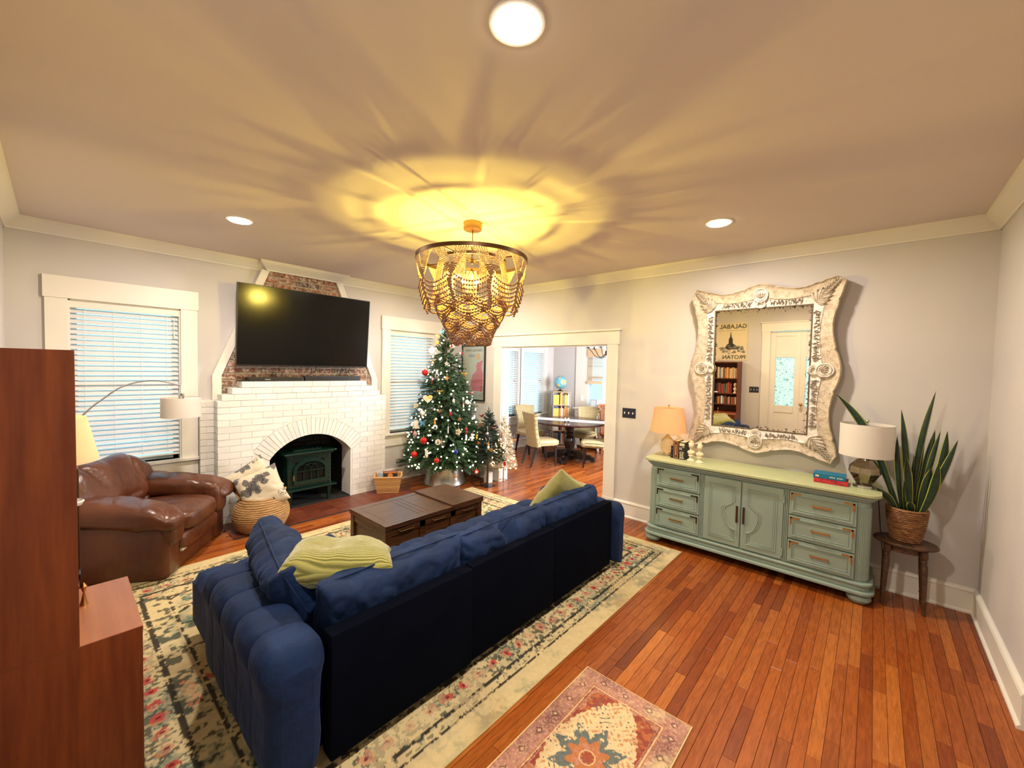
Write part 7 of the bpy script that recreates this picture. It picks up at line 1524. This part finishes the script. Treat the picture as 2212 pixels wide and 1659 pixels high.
sn_ = N(nt, 'ShaderNodeSeparateXYZ'); L(tc.outputs['Normal'], sn_.inputs[0]); ab = N(nt, 'ShaderNodeMath', operation='ABSOLUTE'); L(sn_.outputs['Z'], ab.inputs[0]); sel = N(nt, 'ShaderNodeMath', operation='GREATER_THAN'); sel.inputs[1].default_value = 0.6; L(ab.outputs[0], sel.inputs[0])
mxf = N(nt, 'ShaderNodeMix', data_type='FLOAT'); L(sel.outputs[0], mxf.inputs[0]); L(gz.outputs[0], mxf.inputs[2]); L(gt2.outputs[0], mxf.inputs[3])
mc = N(nt, 'ShaderNodeMix', data_type='RGBA'); L(mxf.outputs[0], mc.inputs[0]); mc.inputs[6].default_value = (0.60, 0.50, 0.28, 1); mc.inputs[7].default_value = (0.13, 0.085, 0.03, 1); L(mc.outputs[2], b.inputs['Base Color'])
espresso = mat('espresso_wood', (0.012, 0.007, 0.006), 0.3)
def make_chair():
    """faces +x; seat 0.48 high, wrapped hourglass back"""
    t = thing('dining_chair', 'x', 'chair', (0, 0, 0), 0, 'dining chairs round the pedestal table')
    v, f = superq(0.25, 0.24, 0.065, 0.5, 0.35, 36, 14); MB().add(place(v, (0.02, 0, 0.425)), f).build('seat', key, t, local=True, smooth=True)
    v = []; nu, nz = 20, 16
    for s_ in (0, 1):
        for j in range(nz+1):
            z = 0.36+0.60*j/nz; q = (z-0.36)/0.60; hw = 0.215+0.02*math.sin(PI*q*1.0)*-1+0.045*max(0, q-0.55)/0.45*math.sin(PI*min(1, (q-0.3)/0.9))+(0.03*max(0, (0.35-q))/0.35)
            for i in range(nu+1):
                u = -1+2*i/nu; th = 0.028 if s_ else -0.022; x = -0.235-0.10*q**1.3+0.07*abs(u)**2.5+th; v.append((x, u*hw, z+(0.012*(1-u*u) if j == nz else 0)))
    n1 = (nu+1)*(nz+1); f = []
    for j in range(nz):
        for i in range(nu): a = j*(nu+1)+i; f.append((a, a+nu+1, a+nu+2, a+1)); f.append((n1+a, n1+a+1, n1+a+nu+2, n1+a+nu+1))
    for i in range(nu): a = nz*(nu+1)+i; f.append((a, n1+a, n1+a+1, a+1)); f.append((i, i+1, n1+i+1, n1+i))
    for j in range(nz): a = j*(nu+1); f.append((a, n1+a, n1+a+nu+1, a+nu+1)); a += nu; f.append((a, a+nu+1, n1+a+nu+1, n1+a))
    MB().add(v, f).build('backrest', key, t, local=True, smooth=True, angle=60)
    for (x, y, dx) in ((0.19, 0.18, 0.015), (0.19, -0.18, 0.015), (-0.20, 0.17, -0.10), (-0.20, -0.17, -0.10)):
        a, b = 0.020, 0.013; MB().add([(x-a, y-a, .38), (x+a, y-a, .38), (x+a, y+a, .38), (x-a, y+a, .38), (x+dx-b, y-b, 0.002), (x+dx+b, y-b, 0.002), (x+dx+b, y+b, 0.002), (x+dx-b, y+b, 0.002)],
             [(0, 1, 2, 3), (7, 6, 5, 4), (0, 4, 5, 1), (1, 5, 6, 2), (2, 6, 7, 3), (3, 7, 4, 0)]).build('leg', espresso, t, local=True)
    return t
ch0 = make_chair()
for i, (x, y, rz, lb) in enumerate([(6.18, 5.14, -24, 'greek key patterned dining chair with its back to the living room'), (6.90, 5.98, -105, 'greek key patterned dining chair in front of the dining windows'),
                                    (6.78, 4.36, 118, 'greek key patterned dining chair half hidden by the doorway casing'), (7.52, 5.10, 183, 'greek key patterned dining chair at the far side of the pedestal table')]):
    o = ch0 if i == 0 else copy_tree(ch0); o.location = (x, y, 0); o.rotation_euler.z = math.radians(rz); o['label'] = lb
tb = thing('dining_table', 'round dark pedestal dining table with a white runner', 'table', (6.92, 5.02, 0)); c = (6.92, 5.02, 0); tw = mat('dark_table_wood', (0.055, 0.022, 0.016), 0.22, col2=(0.025, 0.010, 0.008), scale=5, stretch=(1, 9, 1))
MB().lathe([(0.0, 0.722), (0.69, 0.722), (0.715, 0.735), (0.72, 0.75), (0.71, 0.762), (0.0, 0.762)], c, 56, caps=False).build('tabletop', tw, tb, smooth=True, angle=40)
MB().lathe([(0.15, 0.10), (0.15, 0.14), (0.09, 0.17), (0.075, 0.22), (0.10, 0.28), (0.115, 0.36), (0.10, 0.43), (0.06, 0.47), (0.085, 0.50), (0.085, 0.52), (0.06, 0.54), (0.075, 0.62), (0.11, 0.67), (0.16, 0.70), (0.16, 0.722)], c, 28).build('turned_column', espresso, tb, smooth=True, angle=50)
for k in range(4):
    mt = Matrix.Translation(c) @ Euler((0, 0, k*PI/2+0.35)).to_matrix().to_4x4(); m_ = MB(); m_.prism([(0.05, 0.03), (0.42, 0.03), (0.45, 0.02), (0.50, 0.02), (0.50, 0.07), (0.44, 0.09), (0.40, 0.12), (0.30, 0.13), (0.22, 0.18), (0.05, 0.20)], -0.05, 0.05, 'y', mt); m_.box(0.42, -0.06, 0.002, 0.50, 0.06, 0.025, mt); m_.build('scrolled_foot', espresso, tb, bevel=0.006)
mt = Matrix.Translation((6.92, 5.02, 0.7628)) @ Euler((0, 0, math.radians(20))).to_matrix().to_4x4(); m_ = MB(); m_.box(-0.17, -0.70, 0, 0.17, 0.70, 0.003, mt)
for s_ in (-1, 1): m_.box(-0.17, min(s_*0.70, s_*0.722), -0.20 if s_ > 0 else -0.2, 0.17, max(s_*0.70, s_*0.722)+0.006*s_*0, 0.003, mt)
tag(m_.build('table_runner', mat('white_linen', (0.75, 0.75, 0.76), 0.9)), 'white table runner laid across the dark pedestal table', 'table runner')
for k, (x, y, lb) in enumerate(((6.62, 4.93, 'white salt shaker on the table runner, the one nearer the windows'), (6.66, 4.885, 'white pepper shaker on the table runner, the one nearer the switch'))):
    t = thing('shaker', lb, 'shaker', (x, y, 0.766), 0, 'salt and pepper shakers'); MB().lathe([(0.02, 0.0), (0.02, 0.022)], (x, y, 0.766), 16).build('base', M['black'], t); MB().lathe([(0.02, 0.022), (0.016, 0.06), (0.008, 0.078), (0.001, 0.08)], (x, y, 0.766), 16).build('body', M['white'], t, smooth=True)
# revolving bookcase, globe
rv = thing('revolving_bookcase', 'small square revolving bookcase under the globe in the dining room corner', 'bookcase', (7.96, 6.0, 0), math.radians(-42)); lw = mat('pale_birch', (0.55, 0.38, 0.24), 0.5, col2=(0.45, 0.28, 0.16), scale=4, stretch=(1, 6, 6)); HB = 0.20
TZS = [0.06, 0.36, 0.65, 0.94, 1.235]
MB().box(-0.05, -0.05, 0.002, 0.05, 0.05, 0.06).box(-0.17, -0.17, 0.002, 0.17, 0.17, 0.03).build('swivel_base', lw, rv, local=True)
for z in TZS: MB().bbox(-HB, -HB, z, HB, HB, z+0.018, 0.002).build('shelf', lw, rv, local=True)
MB().box(-0.012, -0.17, 0.07, 0.012, 0.17, 1.235).box(-0.17, -0.012, 0.07, 0.17, 0.012, 1.235).build('cross_divider', lw, rv, local=True)
for (x, y) in ((-1, -1), (1, -1), (-1, 1), (1, 1)): MB().box(x*HB*0.97-0.006, y*HB*0.97-0.006, 0.07, x*HB*0.97+0.006, y*HB*0.97+0.006, 1.235).build('corner_slat', lw, rv, local=True)
RM = Matrix.Translation((7.96, 6.0, 0)) @ Euler((0, 0, math.radians(-42))).to_matrix().to_4x4(); rb = random.Random(12)
side_n = {0: 'window', 1: 'doorway'}; tier_n = ['lowest', 'second', 'third', 'top']
for tier in range(4):
    for sd in (0, 1):
        u = -HB+0.03; seen = {}
        while u < HB-0.05:
            w_ = rb.uniform(0.028, 0.046); h_ = 0.275*rb.uniform(0.72, 0.95); cn = rb.choice(['blue', 'white', 'black', 'cream', 'tan', 'yellow', 'white', 'blue', 'brown', 'orange', 'grey']); seen[cn] = seen.get(cn, 0)+1
            # side 0: spines look to local -x ; side 1: spines look to local -y
            if sd == 0: bx = (-HB+0.012, u, -HB+0.012+0.13, u+w_-0.003)
            else: bx = (u, -HB+0.012, u+w_-0.003, -HB+0.012+0.13)
            if sd == 1 and u < -HB+0.15: u += w_; continue
            z0 = TZS[tier]+0.0185; t = thing('book', '%s %s book on the %s side of the %s tier under the globe' % (ORD[seen[cn]-1], cn, side_n[sd], tier_n[tier]), 'book', RM @ Vector((bx[0], bx[1], z0)), 0, 'books in the revolving bookcase')
            MB().box(bx[0], bx[1], z0, bx[2], bx[3], z0+h_, RM).build('cover', bmats[cn], t)
            m_ = MB(); (m_.box(bx[0]+0.003, bx[1]+0.003, z0+h_, bx[2]-0.002, bx[3]-0.003, z0+h_+0.001, RM)); m_.build('pages', paper, t)
            u += w_
gl = thing('globe', 'blue and yellow terrestrial globe on top of the small bookcase', 'globe', (7.96, 6.0, 1.254)); gm = mat('globe_map', (0.62, 0.45, 0.16), 0.25, col2=(0.10, 0.42, 0.58), scale=9, detail=5, thr=(0.50, 0.54)); gc = Vector((7.96, 6.0, 1.455))
MB().ball(gc, 0.138, 32, 22).build('sphere', gm, gl, smooth=True); vd = (CAM-gc); vd.z = 0; vd.normalize(); rt_ = Vector((-vd.y, vd.x, 0))
MB().tube([gc+rt_*(0.150*math.cos(a))+Vector((0, 0, 0.150*math.sin(a))) for a in np.linspace(0, 2*PI, 49)[:-1]], 0.005, 6, closed=True).build('meridian_ring', M['chrome'], gl, smooth=True); MB().lathe([(0.075, 1.254), (0.07, 1.262), (0.02, 1.285), (0.012, 1.31)], (7.96, 6.0, 0), 24).build('foot', M['bronze'], gl, smooth=True)
# white buffet with frames, wicker chair, candle chandelier
bf = thing('white_buffet', 'low white buffet under the bamboo shade window', 'buffet', (8.15, 5.3, 0)); MB().bbox(8.0, 5.0, 0.08, DX-0.035, 5.62, 0.88, 0.004).build('carcass', M['trim'], bf); MB().bbox(7.97, 4.97, 0.88, DX-0.03, 5.65, 0.91, 0.004).build('top', M['trim'], bf)
for k in range(2): MB().bbox(7.99, 5.03+k*0.29, 0.12, 8.002, 5.30+k*0.29, 0.84, 0.003).build('door', M['trim'], bf)
for (x, y) in ((8.03, 5.03), (8.03, 5.59), (8.30, 5.03), (8.30, 5.59)): MB().box(x-0.02, y-0.02, 0.002, x+0.02, y+0.02, 0.08).build('foot', M['trim'], bf)
for k, (yy, lb) in enumerate(((5.22, 'small silver framed photo on the white buffet, the one nearer the outlet'), (5.05, 'small white framed photo on the white buffet, the one nearer the doorway casing'))):
    mt = Matrix.Translation((8.10, yy, 0.911)) @ Euler((0, math.radians(12), 0)).to_matrix().to_4x4(); t = thing('photo_frame', lb, 'picture frame', (8.10, yy, 0.911), 0, 'frames on the white buffet'); MB().bbox(-0.008, -0.075, 0.002, 0.008, 0.075, 0.20, 0.002, mt).build('frame', M['chrome'] if k == 0 else M['white'], t); MB().box(-0.0095, -0.055, 0.025, -0.0082, 0.055, 0.178, mt).build('photo', mat('pale_photo', (0.35, 0.42, 0.5), 0.4, col2=(0.6, 0.6, 0.6), scale=20), t)
wc = thing('wicker_chair', 'reddish brown wicker armchair with a rolled back against the buffet', 'chair', (7.98, 4.66, 0)); rw = pieces_mat('red_brown_wicker', [(0.24, 0.065, 0.02), (0.30, 0.10, 0.03), (0.16, 0.04, 0.012)], 0.55, bump=0); m_ = MB(); c = Vector((7.97, 4.66, 0))
for r in range(19):
    z = 0.44+r*0.030; R = 0.25+0.05*max(0, (r-12)/6)**1.5; z2 = z
    for k in range(26):
        a0 = -1.9+3.8*(k+(r % 2)*0.5)/26; a1 = a0+3.8/26; m_.tube([c+Vector((R*math.cos(a0+(a1-a0)*q/3+0.5)+0.006*math.sin(PI*q/3)*math.cos(a0+0.5), R*math.sin(a0+(a1-a0)*q/3+0.5)+0.006*math.sin(PI*q/3)*math.sin(a0+0.5), z)) for q in range(4)], 0.012, 5)
m_.build('woven_back', rw, wc, smooth=True, kind='stuff'); m_ = MB(); m_.tube([c+Vector((0.31*math.cos(a+0.5), 0.31*math.sin(a+0.5), 1.0)) for a in np.linspace(-1.9, 1.9, 25)], 0.028, 10); m_.build('rolled_rim', rw, wc, smooth=True)
MB().lathe([(0.24, 0.38), (0.26, 0.40), (0.26, 0.44), (0.0, 0.46)], c, 30, caps=False).build('seat', rw, wc, smooth=True)
for k in range(4): a = k*PI/2+0.8; MB().tube([c+Vector((0.22*math.cos(a), 0.22*math.sin(a), 0.003)), c+Vector((0.2*math.cos(a), 0.2*math.sin(a), 0.40))], 0.018, 10).build('leg', rw, wc, smooth=True)
dc = at(1311, 752, z=2.13); dch = thing('candle_chandelier', 'thin black six arm candle chandelier hanging in the dining room', 'chandelier', (dc.x, dc.y, CEIL)); iron = mat('black_iron', (0.02, 0.022, 0.02), 0.5, 0.6)
MB().tube([(dc.x, dc.y, 2.0), (dc.x, dc.y, CEIL-0.02)], 0.008, 8).ball((dc.x, dc.y, 2.06), 0.03).lathe([(0.06, CEIL-0.02), (0.06, CEIL-0.002)], (dc.x, dc.y, 0), 20).build('stem', iron, dch, smooth=True)
for k in range(6):
    a = k*PI/3+0.2; d_ = Vector((math.cos(a), math.sin(a), 0)); a_ = Vector((dc.x, dc.y, 0)); pts = [a_+d_*(0.32*t_)+Vector((0, 0, 2.06-0.10*math.sin(PI*min(1, t_*1.15))+0.06*t_**3)) for t_ in np.linspace(0, 1, 11)]; MB().tube(pts, 0.006, 6).build('arm', iron, dch, smooth=True); e = pts[-1]; MB().lathe([(0.008, 0), (0.042, 0.008), (0.042, 0.012), (0.010, 0.014), (0.010, 0.05)], e, 14).build('candle_cup', iron, dch)
